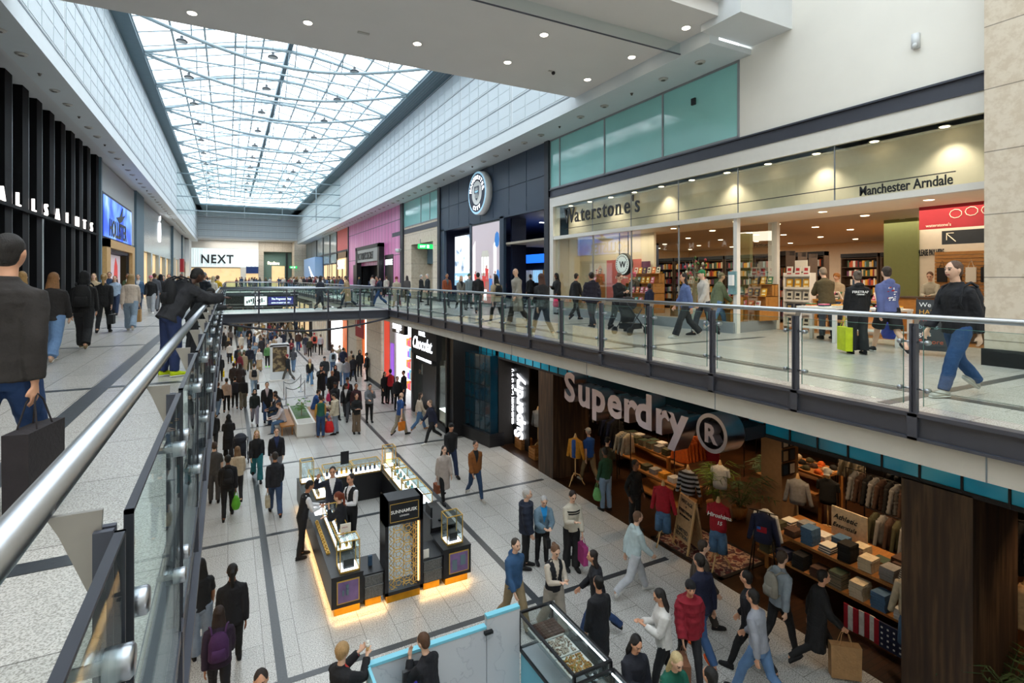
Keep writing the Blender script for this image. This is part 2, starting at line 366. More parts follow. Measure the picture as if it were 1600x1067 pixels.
# ---------------- high bridge close overhead
struct('ceiling', MB().box(-9, 9.35, 13.18, SR+.1, 16, 13.9), 'bridge_soffit')
struct('trim_4', MB().box(-9, 9.15, 13.5, 12.9, 9.36, 14.4).box(SR-.3, 8.7, 13.0, XR+.3, 9.9, 16), 'white_paint')
bs = empty('hanging_glass_screen', (4, 10.9, 12.6), 'clear glass smoke screen hanging below the soffit of the high bridge', 'glass screen')
obj('glass_pane', MB().box(2, 10.9, 12.86, XR-.3, 10.915, 13.2), 'screen_glass', bs, world=True)
obj('bottom_rail', MB().box(2, 10.89, 12.845, XR-.3, 10.925, 12.87), 'steel_grey', bs, world=True)
mat('downlight_glow', '#fff3dc', .3, emit=14, ecol='#fff0d8')
mat('fitting', '#b9b7b2', .4, metal=.3, var=.05); mat('fitting_dark', '#5b564e', .5, var=.1)
dl = None
def recessed(x, y, z, r=.1, grp='round downlights in the high bridge soffit', lab='small round lit downlight in the grey soffit of the high bridge'):
    o = empty('downlight', (x, y, z), lab, 'ceiling light', grp)
    obj('trim_ring', MB().lathe((0, 0, 0), [(r*1.25, -.012), (r*1.25, 0)], 16), 'white_paint', o)
    obj('lens', MB().lathe((0, 0, 0), [(r, -.02), (r, -.012)], 16), 'downlight_glow', o); return o
for px, py in ((481, 35), (652, 68), (793, 97), (850, 54), (987, 89), (918, 124), (1072, 43), (300, 20)):
    x, y = P(px, py, 13.17)
    if 9.5 < y < 15.9: dl = recessed(x, y, 13.17) if not dl else dup(dl, (x, y, 13.17))
x, y = P(568, 51, 13.18); tag(obj('sensor_plate', MB().box(x-.15, y-.04, 13.15, x+.15, y+.04, 13.18), 'fitting'), 'small pale sensor plate in the high bridge soffit', 'sensor')
x, y = P(862, 111, 13.18)
cm = empty('dome_camera', (x, y, 13.18), 'small dome security camera in the high bridge soffit', 'camera'); obj('bracket', MB().box(-.12, -.03, -.03, .05, .03, 0), 'fitting', cm); obj('dome', MB().ell((.06, 0, -.05), .06, .06, .06), 'black', cm, True)
# eyeball spots in the soffits over both walkways
for side, x0, ys, nm in ((1, 11.75, [10.9+1.45*k for k in range(48)], 'right'), (-1, -4.95, [17.5+1.6*k for k in range(42)], 'left')):
    proto = None; small = None
    for k, y in enumerate(ys):
        if k % 3 == 2:
            if not small: small = tag(obj('sprinkler', MB().lathe((0, 0, 0), [(.02, -.07), (.035, -.05), (.035, -.02), (.06, 0)], 10), 'fitting_dark', None, True), 'tiny dark sprinkler head in the %s soffit between spotlights' % nm, 'sprinkler', 'sprinkler heads in the %s soffit' % nm); small.location = (x0, y, ZS)
            else: dup(small, (x0, y, ZS))
            continue
        if not proto:
            proto = empty('spotlight', (x0, y, ZS), 'round eyeball spotlight recessed in the %s white soffit' % nm, 'ceiling light', 'eyeball spotlights in the %s soffit' % nm)
            obj('trim_ring', MB().lathe((0, 0, 0), [(.1, -.05), (.13, -.03), (.15, 0)], 16), 'fitting', proto, True)
            obj('lens', MB().lathe((0, 0, 0), [(.06, -.058), (.07, -.05)], 12), 'fitting_dark', proto)
        else: dup(proto, (x0, y, ZS))
# ---------------- cream wall over the bookshop, stone wall at the right
struct('wall_right', MB().box(XR, 4.0, 10.62, XR+.4, 10.3, 26), 'cream_wall')
struct('trim_5', MB().box(XR-.03, 4.5, 10.25, XR+.1, 46, 10.6).box(XR-.09, 4.5, 10.23, XR+.1, 20.3, 10.27).box(XR-.09, 4.5, 10.56, XR+.1, 20.3, 10.60), 'steel_grey')
struct('wall_right', MB().box(12.0, -8, UF, 13.2, 4.57, 26), 'limestone')
struct('baseboard_right', MB().box(11.96, -8, UF, 12.1, 4.6, UF+.3), 'black')
tag(obj('alarm_sensor', MB().box(XR-.09, 5.85, 11.45, XR, 5.98, 11.75).ell((XR-.09, 5.915, 11.5), .04, .05, .05), 'white_paint', None, True), 'small white sensor box on the blank cream wall', 'sensor')
for px in (1100,):
    tag(obj('spot_box', MB().box(XR-.06, 11.85, 12.0, XR, 12.0, 12.2), 'black'), 'small dark leaf shaped fitting on the nearest teal glass panel', 'sensor')
# outer walls and flat roofs round the shops
struct('wall_back_right', MB().box(28, -12, 0, 28.3, 120, 13.2).box(13.6, -12, UF, 28, -11.8, 13.2), 'void_dark')
struct('wall_back_left', MB().box(-12.3, -12, 0, -12, 120, 13.4), 'void_dark'); struct('wall_far', MB().box(-12, 119, 0, 28, 119.3, 13.4), 'void_dark')
struct('ceiling', MB().box(XR+.25, 10.3, 13.0, 28, 120, 13.2).box(13.7, -12, 13.0, 28, 10.3, 13.2).box(-12, -12, 13.2, XL-.4, 120, 13.4), 'void_dark'); struct('floor', MB().box(-12, -12, 4.9, -7.5, 120, 5.1).box(12.6, 34, 4.85, 28, 120, UF-.01).box(-12, -12, -.4, -7, 120, -.1), 'void_dark')
# back and near walls that close the hall
struct('wall_back', MB().box(-9, Y0-.3, 0, 14, Y0, 26), 'cream_wall')
struct('wall_left', MB().box(-7.5, Y0, 0, -6.6, 112, 4.5), 'limestone')
struct('wall_left', MB().box(-7.5, Y0, UF, XL-.05, 7.9, 26).box(-7.5, 7.9, 13.35, XL-.05, 20.5, 26), 'cream_wall')
struct('wall_right', MB().box(13.2, -12, UF, 13.6, 4.6, 26), 'cream_wall')
# ================================================================ upper shops on the right, plane x = XR
mat('shop_white', '#e2e0da', .5, var=.02); mat('warm_cream', '#efe3cd', .6, var=.03); mat('warm_ceiling', '#aea596', .7, var=.03)
mat('letter_black', '#22262b', .4, var=.1); mat('wood_floor', '#a5713c', .45, var=.25, vscale=6, stretch=(1, 8, 1)); mat('oak', '#b9813f', .5, var=.2, vscale=10, stretch=(1, 1, 6))
mat('shelf_dark', '#4b3a2c', .6, var=.2); mat('olive', '#7e8550', .7, var=.04); mat('lamp_warm', '#fff0d0', .4, emit=12, ecol='#ffe6bd')
mat('red_banner', '#a01c2a', .6, var=.04); mat('pink_panel', '#d9716e', .6, var=.04); mat('white_letter', '#f4f4f2', .5); mat('letter_glow', '#ffffff', .4, emit=3.2, ecol='#f4f8ff')
glass('shop_glass', '#f6faf7', .02, .01, .5)
def sideplane(mb, y0, y1, z0, z1, x=XR, t=.06): return mb.box(x, y0, z0, x+t, y1, z1)
WY0, WY1, WZT, WTR = 4.75, 19.9, 9.82, 8.45
ws = empty('bookshop_front', (XR, 12, UF), 'white framed bookshop front with a cream lit fascia and glass windows', 'shopfront')
f = MB(); f.box(XR-.06, WY0, WZT, XR+.5, WY1, 10.25); f.box(XR-.06, WY1, UF, XR+.3, WY1+.28, 10.25); f.box(XR-.06, WY0-.2, UF, XR+.3, WY0, 10.25)
f.box(XR-.04, WY0, WTR-.06, XR+.14, WY1, WTR+.08); obj('frame', f, 'shop_white', ws, world=True)
obj('fascia_panel', MB().box(XR+.75, WY0, WTR+.1, XR+.8, WY1, WZT+.3).box(XR+.1, WY0, WTR-.02, XR+2.4, WY1, WTR+.04), 'warm_cream', ws, world=True)
obj('fascia_soffit', MB().box(XR+.05, WY0, WZT, XR+.8, WY1, WZT+.04), 'shop_white', ws, world=True)
g = MB(); g.box(XR+.02, WY0, WTR+.08, XR+.035, WY1, WZT)
obj('fascia_glass', g, 'shop_glass', ws, world=True)
sm = MB()
for px in (925, 985, 1059, 1152, 1303): y = YA(px, XR); sm.box(XR+.015, y-.012, WTR+.08, XR+.04, y+.012, WZT)
obj('glass_joint', sm, 'grey_paint', ws, world=True)
obj('fascia_line', MB().box(XR-.0, 5.25, 8.79, XR+.015, 19.1, 8.81), 'letter_black', ws, world=True)
# serif lettering: heavy sans stems with slab serifs
sg = empty('shop_sign', (XR-.02, 16.5, 9), "black serif lettering reading Waterstone's on the cream fascia", 'sign')
yy = 19.08
adv = {'W': .78, 'a': .44, 't': .30, 'e': .43, 'r': .36, 's': .37, 'o': .47, 'n': .50, "'": .16}
for ch in "Waterstone's":
    sc_ = .98
    t = text('letter', ch, .86, 'letter_black', (XR-.01, yy, 9.02), 'W', sg, depth=.04, off=.004, xs=.84)
    S = MB(); w_ = adv[ch]*.98
    def ser(a, b, z, h=.035): S.box(XR-.03, yy-a, 9.02+z, XR+.01, yy-b, 9.02+z+h)
    if ch == 'W': ser(-.02, .2, .60); ser(.26, .42, .60); ser(.55, .72, .60)
    if ch == 'r': ser(.0, .24, -.005)
    if ch == 'n': ser(.0, .2, -.005); ser(.24, .44, -.005)
    if ch == 't': ser(.1, .28, -.005)
    if ch == 'a': ser(.3, .44, -.005)
    if S.v: obj('serif', S, 'letter_black', sg, world=True)
    yy -= w_
text('shop_sign', 'Manchester Arndale', .295, 'letter_black', (XR-.01, 7.06, 8.56), 'W', None, depth=.02, off=.004, xs=.735, label='black lettering reading Manchester Arndale at the right of the cream fascia', cat='sign')
# fascia downlights
d0 = None
for k in range(11):
    y = 5.6+1.36*k; 
    if not d0:
        d0 = empty('downlight', (XR+.4, y, WZT), 'round warm downlight over the cream bookshop fascia', 'ceiling light', 'downlights over the bookshop fascia')
        obj('lens', MB().lathe((0, 0, 0), [(.085, -.015), (.085, 0)], 14), 'lamp_warm', d0)
        obj('trim_ring', MB().lathe((0, 0, 0), [(.11, -.008), (.11, 0)], 14), 'shop_white', d0)
    else: dup(d0, (XR+.4, y, WZT))
    if k % 2 == 0:
        l = bpy.data.lights.new('fascia_spot', 'SPOT'); l.energy = 75; l.spot_size = 1.9; l.spot_blend = .7; l.color = (1, .88, .7); l.shadow_soft_size = .08
        lo = bpy.data.objects.new('fascia_spot', l); COL.objects.link(lo); lo.location = (XR+.42, y, WZT-.05)
# window glass, posts, plinth
XI = 14.8; YB = 10.45
pl = MB(); pl.prism([(XR-.05, YB), (XR-.05, WY1), (XR+.2, WY1), (XR+.2, YB+.2), (XI, YB+.5), (XI, YB+.3)], 'z', UF, UF+.3)
obj('plinth', pl, 'grey_paint', ws, world=True)
g = MB().box(XR+.05, YB, UF+.3, XR+.065, WY1, WTR-.06); g.add([(XR+.06, YB, UF+.3), (XI, YB+.35, UF+.3), (XI, YB+.35, WTR-.06), (XR+.06, YB, WTR-.06)], [(0, 1, 2, 3)])
obj('window_glass', g, 'shop_glass', ws, world=True)
ps = MB()
for px in (925, 985, 1059): y = YA(px, XR); ps.box(XR+.03, y-.015, UF+.3, XR+.07, y+.015, WTR-.06)
obj('glass_joint', ps, 'grey_paint', ws, world=True)
for x, y, a in ((XR+.03, YB, .12), (XI, YB+.42, .3)): obj('post', MB().box(x, y-a/2, UF, x+.14, y+a/2, WTR), 'shop_white', ws, world=True)
# shell of the bookshop
st = MB(); st.box(XI, 4.8, 4.9, 27, 26, UF+.005); struct('floor', st, 'wood_floor')
struct('floor', MB().box(XR, YB+.3, 4.9, XI, 20, UF+.004), 'wood_floor')
struct('ceiling', MB().box(XR+.1, 4.8, WTR, 27, 26, WTR+.1), 'warm_ceiling')
struct('wall_bookshop', MB().box(XR+.2, 20.1, UF, 16, 20.25, WTR).box(27, 0, UF, 27.2, 26, WTR).box(16, 26, UF, 27, 26.2, WTR).box(XR+.2, 4.4, UF, 27, 4.6, WTR).box(14.1, 15.3, UF, 14.2, 20.1, WTR), 'warm_cream')
struct('wall_bookshop', MB().box(17.5, 8.2, UF, 17.8, 9.1, WTR), 'olive')
k = 0
wl = None
for x in (13.7, 15.6, 17.6, 19.6, 22, 24.5):
    for y in (6.2, 8.6, 11.3, 13.9, 17, 20.5, 23.5):
        if x < 16 and y > 15: continue
        if not wl: wl = empty('downlight', (x, y, WTR), 'round warm downlight in the ceiling inside the bookshop', 'ceiling light', 'bookshop ceiling downlights'); obj('lens', MB().lathe((0, 0, 0), [(.1, -.02), (.1, 0)], 12), 'lamp_warm', wl); obj('trim_ring', MB().lathe((0, 0, 0), [(.13, -.01), (.13, 0)], 12), 'shop_white', wl)
        else: dup(wl, (x, y, WTR))
area('bookshop_light', (19.5, 9, WTR-.1), (0, 0, 0), 5, 7, 420, (1, .86, .68)); area('bookshop_light', (21, 18.5, WTR-.1), (0, 0, 0), 6, 9, 480, (1, .86, .68)); area('bookshop_light', (13.4, 15, WTR-.1), (0, 0, 0), 1, 7, 90, (1, .84, .64))
area('bookshop_light', (14.0, 7.6, WTR-.1), (0, 0, 0), 2, 4, 110, (1, .84, .64))
# ---------------- bookcases and books
BC = ['#8a2f2b', '#c8b89a', '#34506b', '#d8a13c', '#3f5a43', '#e3ddd0', '#6d3b5c', '#c2562f', '#22262b', '#7aa0a5']
BN = ['dark red', 'beige', 'slate blue', 'mustard', 'forest green', 'off white', 'plum', 'orange', 'black', 'pale teal']
for c, n in zip(BC, BN): mat('book_'+n, c, .6, var=.12, vscale=20)
mat('paper', '#efe9dc', .8)
def book_mesh():
    b = MB(); b.box(0, 0, 0, .16, .035, .24, 0); b.box(.006, .004, .004, .163, .031, .236, 1); m = b.mesh('book'); m.materials.append(M('book_black')); m.materials.append(M('paper')); return m
bookm = book_mesh()
def recol(o, i, m):
    o.material_slots[i].link = 'OBJECT'; o.material_slots[i].material = M(m); return o
def solid(name, me, m, loc, rz=0, sc=(1, 1, 1), rot=None, **t):
    o = bpy.data.objects.new(name, me); COL.objects.link(o); o.location = loc; o.rotation_euler = rot or (0, 0, rz); o.scale = sc
    if m: recol(o, 0, m)
    return tag(o, **t)
nb = 0; SB = MB()
def bookcase(x, y, wdt, rz, rows=6, h=2.6, where='against the back wall', fill=True, per=9):
    global nb, SB
    r = empty('bookcase', (x, y, UF+.005), 'tall dark bookcase %s' % where, 'bookcase', 'bookcases in the shop', rz)
    b = MB(); b.box(.3, -wdt/2, 0, .33, wdt/2, h); b.box(0, -wdt/2, 0, .3, -wdt/2+.04, h); b.box(0, wdt/2-.04, 0, .3, wdt/2, h); obj('carcass', b, 'shelf_dark', r)
    for i in range(rows+1): obj('shelf', MB().box(0, -wdt/2+.04, .1+i*.38, .3, wdt/2-.04, .125+i*.38), 'shelf_dark', r)
    obj('header', MB().box(-.02, -wdt/2, h-.16, .3, wdt/2, h), 'black_matt', r)
    R = Matrix.Rotation(rz, 3, 'Z')
    for i in range(rows):
        yy = -wdt/2+.08
        for q in range(per):
            wd = random.choice((1.6, 2.4, 3.0)); hh = random.uniform(.85, 1.2); c = random.randrange(10)
            if yy+wd*.035 > wdt/2-.05: break
            p = R @ Vector((.06, yy, .126+i*.38)); nb += 1
            if nb > 170:
                cs4 = [R @ Vector((.06+u*.19, yy+v*wd*.033, .126+i*.38+t*.24*hh)) for u, v, t in ((0, 0, 0), (1, 0, 0), (1, 1, 0), (0, 1, 0), (0, 0, 1), (1, 0, 1), (1, 1, 1), (0, 1, 1))]; SB.add([(x+q_.x, y+q_.y, UF+.006+q_.z) for q_ in cs4], [(0, 3, 2, 1), (4, 5, 6, 7), (0, 1, 5, 4), (1, 2, 6, 5), (2, 3, 7, 6), (3, 0, 4, 7)], c); yy += wd*.035+.006; continue
            solid('book', bookm, 'book_'+BN[c], (x+p.x, y+p.y, UF+.006+p.z), rz, (1.2, wd, hh), label='book with a %s spine standing on a dark bookshop shelf' % BN[c], cat='book', group=BN[c]+' books on the bookshop shelves')
            yy += wd*.035+random.choice((.004, .01, .08))
for i in range(6): bookcase(20.4, 21.5-1.6*i, 1.5, 0, where='in the back row, number %s from the far end' % ['one', 'two', 'three', 'four', 'five', 'six'][i], per=14)
for i in range(3): bookcase(17.4+1.4*i, 12.6+.5*i, 1.3, -.5, rows=5, h=2.5, where='seen through the entrance, %s of the slanted row' % ['first', 'middle', 'last'][i], per=10)
for i in range(5): bookcase(23.5, 13.2-1.6*i, 1.5, 0, where='on the far wall, number %s from the left' % ['one', 'two', 'three', 'four', 'five'][i], per=14)
tag(obj('books', SB, ['book_'+n for n in BN], None), 'rows of mixed books filling the remaining dark shelves', 'books', kind='stuff')
# window displays: oak step stands with face out books
def disp_book(x, y, z, rz, c, s=1, tilt=.25):
    solid('book', facem[c % len(facem)], None, (x, y, z), rot=(0, tilt, rz), sc=(s, s, s), label='book shown face out in the bookshop window, %s cover' % FN[c % len(FN)], cat='book', group='%s covered books facing out of the window' % FN[c % len(FN)])
FN = ['green leafy', 'white and red', 'yellow', 'teal', 'dark navy', 'pink', 'cream and black', 'orange']
FCc = [('#3e7a55', '#e0d9b0'), ('#ece8e1', '#b5262b'), ('#e2a820', '#fff3c8'), ('#3a8f94', '#dfeee9'), ('#1f2a44', '#c9a85a'), ('#d76a8b', '#f6dfe5'), ('#e9e2cf', '#242424'), ('#d9672c', '#ffe2b0')]
facem = []
for i, (a, b_) in enumerate(FCc):
    mat('cover%d' % i, a, .5, var=.1, vscale=12); mat('coverb%d' % i, b_, .5)
    b = MB(); b.box(0, -.075, 0, .025, .075, .23, 0); b.box(-.002, -.045, .12, 0, .045, .19, 1); b.box(-.002, -.055, .04, 0, .055, .07, 1); b.box(.004, -.073, .003, .022, .077, .227, 2)
    m = b.mesh('book'); [m.materials.append(M(q)) for q in ('cover%d' % i, 'coverb%d' % i, 'paper')]; facem.append(m)
def stepstand(x, y, wdt, steps, where, rz=0):
    r = empty('display_stand', (x, y, UF+.3 if x < 13.9 else UF+.006), 'oak stepped display stand of books %s' % where, 'display stand', None, rz)
    for i in range(steps):
        b = MB(); d_ = .28*(steps-i); x0 = .28*i; b.box(x0, -wdt/2, .36*i, .28*steps, -wdt/2+.02, .36*(i+1)); b.box(x0, wdt/2-.02, .36*i, .28*steps, wdt/2, .36*(i+1)); b.box(x0, -wdt/2, .36*(i+1)-.02, .28*steps, wdt/2, .36*(i+1)); b.box(.28*steps-.02, -wdt/2, .36*i, .28*steps, wdt/2, .36*(i+1))
        b.box(x0+.1, -wdt/2, .36*i, x0+.12, wdt/2, .36*(i+1)-.02)
        obj('step', b, 'oak', r)
    z0 = r.location.z
    for i in range(steps+1):
        if i == 0: continue
        for q in range(max(1, int(wdt/.24))): disp_book(x+.28*(i-1)+.06, y-wdt/2+.14+.24*q, z0+.36*i+.002, 0, random.randrange(8))
    return r
stepstand(12.85, 15.35, 1.5, 4, 'behind the window beside the hanging clock sign'); stepstand(13.0, 18.6, .7, 4, 'at the far end beside the pink poster'); stepstand(12.8, 11.2, .9, 2, 'at the corner window post', 0); stepstand(13.8, 10.95, .8, 3, 'behind the glass side of the entrance', 0)
stepstand(13.0, 12.9, .9, 3, 'between the corner post and the window centre')
tag(obj('poster', MB().box(13.98, 15.9, UF+.6, 14.02, 18.0, UF+2.3), 'pink_panel'), 'large salmon pink poster behind the far window', 'poster')
text('lettering', 'Stocking fillers', .13, 'white_letter', (13.97, 17.4, UF+1.55), 'W', bpy.data.objects['poster'])
tag(obj('poster', MB().box(13.98, 15.42, UF+1.0, 14.03, 15.85, UF+2.2), 'book_plum'), 'purple framed poster right of the salmon pink one', 'poster')
mat('sign_white', '#f4f4f2', .5, emit=.45)  # slight glow added so the shaded sign face stays white
# round hanging sign in the window
cl = empty('hanging_sign', (12.95, YA(974, 12.95), 7.6), 'round white sign with a W hung behind the bookshop window', 'sign')
cy = YA(974, 12.95); zc = ZA(413, 12.95, cy)
obj('rim', MB().lathe((12.9, cy, zc), [(.40, 0), (.42, .03), (.42, .15), (.40, .18)], 28, axis='x'), 'letter_black', cl, True, True)
obj('face', MB().lathe((12.88, cy, zc), [(.37, 0), (.37, .02)], 28, axis='x'), 'sign_white', cl, world=True)
text('letter', 'W', .34, 'letter_black', (12.87, cy+.13, zc-.12), 'W', cl)
rd = MB()
for q in (-.25, .25): rd.tube([(12.97, cy+q, zc+.35), (12.97, cy+q, WTR-.05)], .018, 6)
obj('rod', rd, 'letter_black', cl, world=True)
for i in range(24):
    a = 2*PI*i/24; rd = MB().cbox(12.875, cy+.31*math.cos(a), zc+.31*math.sin(a), .008, .03, .05); obj('mark', rd, 'letter_black', cl, world=True)
# things in the entrance
mat('stand_white', '#eceae4', .5)
r = empty('magazine_rack', (14.35, 9.75, UF), 'white rack of calendars standing in the bookshop entrance', 'rack')
rx, ry = P(1249, 515, UF); rx2 = YA(1205, 0)
r.location = (rx, ry, UF); b = MB(); b.box(.1, -.42, .05, .14, .42, 1.72)
for i in range(5): b.box(-.15, -.42, .08+i*.38, .12, .42, .1+i*.38); b.box(-.16, -.42, .1+i*.38, -.15, .42, .15+i*.38)
b.box(-.15, -.43, 0, .14, -.41, 1.72); b.box(-.15, .41, 0, .14, .43, 1.72); obj('frame', b, 'stand_white', r); obj('header_card', MB().box(.08, -.2, 1.76, .1, .2, 2.1), 'paper', r)
for i, c in enumerate((6, 4, 6, 2, 1)):
    for q in range(3): disp_book(rx-.1, ry-.27+.27*q, UF+.11+.38*i, 0, c, 1.25, .12)
tag(solid('a_board', text_mesh(' ', .1), None, (0, 0, 0)), None) if False else None
def table(x, y, lx, ly, h, m, label, name='table', z=UF, cat='table', leg=.05):
    r = empty(name, (x, y, z), label, cat)
    obj('tabletop', MB().box(-lx/2, -ly/2, h-.05, lx/2, ly/2, h), m, r)
    for sx in (-1, 1):
        for sy in (-1, 1): obj('leg', MB().cbox(sx*(lx/2-leg), sy*(ly/2-leg), (h-.05)/2, leg*1.6, leg*1.6, h-.05), m, r)
    obj('shelf', MB().box(-lx/2+leg, -ly/2+leg, .3, lx/2-leg, ly/2-leg, .33), m, r); return r
tx, ty = P(1272, 533, UF); table(tx+.35, ty, .6, 1.0, .85, 'stand_white', 'white wooden book table left of the woman in the black hooded top')
t2x, t2y = P(1345, 540, UF); table(t2x+.6, t2y-.1, .6, 1.1, .85, 'stand_white', 'white wooden book table behind the couple at the entrance')
for (cx_, cy_) in ((tx+.35, ty), (t2x+.6, t2y-.1)):
    for q in range(3):
        for n in range(3): disp_b = solid('book', facem[(q*3+n) % 8], None, (cx_-.1, cy_-.35+.33*q, UF+.86+.028*n), rot=(0, PI/2, 0), label='book lying in a low pile on a white table, %s cover' % FN[(q*3+n) % 8], cat='book', group='%s books piled on the white tables' % FN[(q*3+n) % 8])
table(15.6, 8.9, .8, 1.9, .95, 'oak', 'oak table heaped with books deeper inside the shop'); table(15.7, 5.9, .6, 1.6, .75, 'shelf_dark', 'dark low table of colourful boxes by the right wall')
for n in range(26): disp_book(15.35+random.random()*.45, 8.1+1.6*random.random(), UF+.96, random.random()*6, random.randrange(8), 1, .4)
for n in range(16): disp_book(15.5+random.random()*.35, 5.2+1.3*random.random(), UF+.76, random.random()*6, random.randrange(8), 1.1, .4)
ct = empty('till_counter', (16.5, 6.7, UF), 'long oak till counter under the please pay here wall', 'counter'); obj('body', MB().box(-.35, -1.6, 0, .35, 1.4, 1.02), 'oak', ct); obj('worktop', MB().box(-.4, -1.65, 1.02, .4, 1.45, 1.06), 'shelf_dark', ct)
struct('wall_bookshop', MB().box(17.6, 4.8, UF, 17.7, 8.2, WTR), 'warm_cream'); 
text('lettering', 'PLEASE PAY HERE', .25, 'letter_black', (17.57, YA(1434, 17.57), 7.35), 'W', None, off=.004, xs=.33, label='black lettering reading PLEASE PAY HERE on the cream till wall', cat='sign')
sb = empty('slat_board', (17.58, 6.7, UF+1.1), 'brown slatted wall board hung with tote bags', 'display board'); b = MB()
for k in range(12): b.box(-.03, -1.1, .1*k, 0, 1.1, .1*k+.085)
obj('slat', b, 'oak', sb)
for q in range(6):
    c = ['cream', 'black', 'navy'][q % 3]; 
    tag(obj('tote_bag', MB().box(17.5, 5.85+.33*q, UF+1.45, 17.54, 6.08+.33*q, UF+1.85).tube([(17.52, 5.9+.33*q, UF+1.85), (17.52, 5.96+.33*q, UF+2.05), (17.52, 6.03+.33*q, UF+1.85)], .008, 4), 'paper' if q % 3 == 0 else 'black_matt'), '%s tote bag hanging on the slatted till wall' % ('cream' if q % 3 == 0 else 'black'), 'bag', '%s tote bags on the till wall' % ('cream' if q % 3 == 0 else 'black'))
bn = tag(obj('banner', MB().box(14.9, 4.75, 7.88, 14.93, 6.95, 8.44), 'red_banner'), 'red banner with line drawn flowers over the right side of the entrance', 'banner')
text('lettering', "waterstone's", .1, 'warm_cream', (14.88, 6.8, 7.93), 'W', bn, depth=.004)
sq = MB()
for k in range(5):
    pts = [(14.89, 6.2-.3*k+.12*math.cos(a*.7), 8.2+.1*math.sin(a*.7)+.03*math.sin(k)) for a in range(10)]; sq.tube(pts, .008, 4)
obj('flower_drawing', sq, 'warm_cream', bn, world=True)
bn = tag(obj('direction_sign', MB().box(14.95, 4.85, 7.5, 14.98, 6.5, 7.82), 'letter_black'), 'black hanging direction sign with an arrow below the red banner', 'sign')
obj('arrow', MB().tube([(14.94, 6.4, 7.75), (14.94, 6.22, 7.56)], .01, 4).tube([(14.94, 6.4, 7.6), (14.94, 6.4, 7.76), (14.94, 6.26, 7.76)], .01, 4), 'warm_cream', bn)
obj('badge', MB().lathe((14.94, 5.2, 7.66), [(.13, 0), (.13, .01)], 20, axis='x').lathe((14.935, 5.2, 7.66), [(.115, 0), (.115, .01)], 20, mi=1, axis='x'), ['warm_cream', 'letter_black'], bn, world=True)
text('letter', 'W', .13, 'warm_cream', (14.925, 5.26, 7.61), 'W', bn, depth=.004)
text('sign', 'Fiction', .22, 'letter_black', (17.2, 13.4, 7.85), 'W', None, label='black word Fiction above the bookcases', cat='sign')
# chalk A board at the entrance
ax, ay = P(1462, 556, UF)
ab = empty('chalk_board', (ax, ay, UF), 'black chalk A board with coloured writing right of the entrance', 'A board', rz=.35)
R = Matrix.Rotation(.25, 4, 'Y'); b = MB(); b.box(-.02, -.32, .12, .02, .32, 1.15); m_ = b.mesh('panel'); m_.materials.append(M('letter_black')); m_.transform(Matrix.Translation((-.2, 0, 0)) @ R); obj('panel', m_, None, ab)
b = MB(); b.box(-.02, -.32, 0, .02, -.29, 1.18); b.box(-.02, .29, 0, .02, .32, 1.18); m_ = b.mesh('leg'); m_.materials.append(M('shelf_dark')); m_.transform(Matrix.Translation((-.2, 0, 0)) @ R); obj('front_frame', m_, None, ab)
m_ = b.mesh('leg'); m_.materials.append(M('shelf_dark')); m_.transform(Matrix.Translation((.38, 0, 0)) @ Matrix.Rotation(-.25, 4, 'Y')); obj('rear_frame', m_, None, ab)
for i, (s_, c) in enumerate((('We are', 'white_letter'), ('HAPPY', 'book_mustard'), ('HOURS', 'red_banner'), ('books', 'book_pale teal'), ('gifts', 'white_letter'), ('& more', 'book_orange'))):
    t = text_mesh(s_, .13, .004); t.materials.clear(); t.materials.append(M(c)); t.transform(Matrix.Translation((-.2, 0, 0)) @ R @ Matrix.Translation((-.024, .27, 1.0-.15*i)) @ Matrix.Rotation(-PI/2, 4, 'Z') @ Matrix.Rotation(PI/2, 4, 'X')); obj('chalk_writing', t, None, ab)
fl = empty('flower_arrangement', (12.95, YA(1085, 12.95), UF+.3), 'tall dried flower arrangement in a pot behind the corner window', 'flowers')
mat('leaf', '#4d7336', .6, var=.3); mat('twig', '#b9a88a', .7); mat('petal', '#c9475a', .6, var=.2)
obj('pot', MB().lathe((0, 0, 0), [(.08, 0), (.12, .3), (.1, .32)], 12), 'shop_white', fl); b = MB(); pe = MB()
for k in range(26):
    a = random.random()*6.28; rr = random.uniform(.1, .4); h = random.uniform(1.2, 2.0); b.tube([(0, 0, .3), (rr*.3*math.cos(a), rr*.3*math.sin(a), h*.6), (rr*math.cos(a), rr*math.sin(a), h)], .006, 4); pe.ell((rr*math.cos(a), rr*math.sin(a), h-.2*random.random()), .04, .04, .05, 6, 4, mi=k % 3)
obj('stem', b, 'twig', fl); obj('bloom', pe, ['petal', 'paper', 'leaf'], fl, True)
tag(obj('hand_sanitiser', MB().box(XR-.02, YB-.07, UF+1.1, XR+.03, YB+.2, UF+1.75, 0).box(XR-.1, YB-.02, UF+1.35, XR-.02, YB+.12, UF+1.65, 1), ['book_pale teal', 'white_letter']), 'blue panel with a white dispenser on the bookshop corner post', 'dispenser')
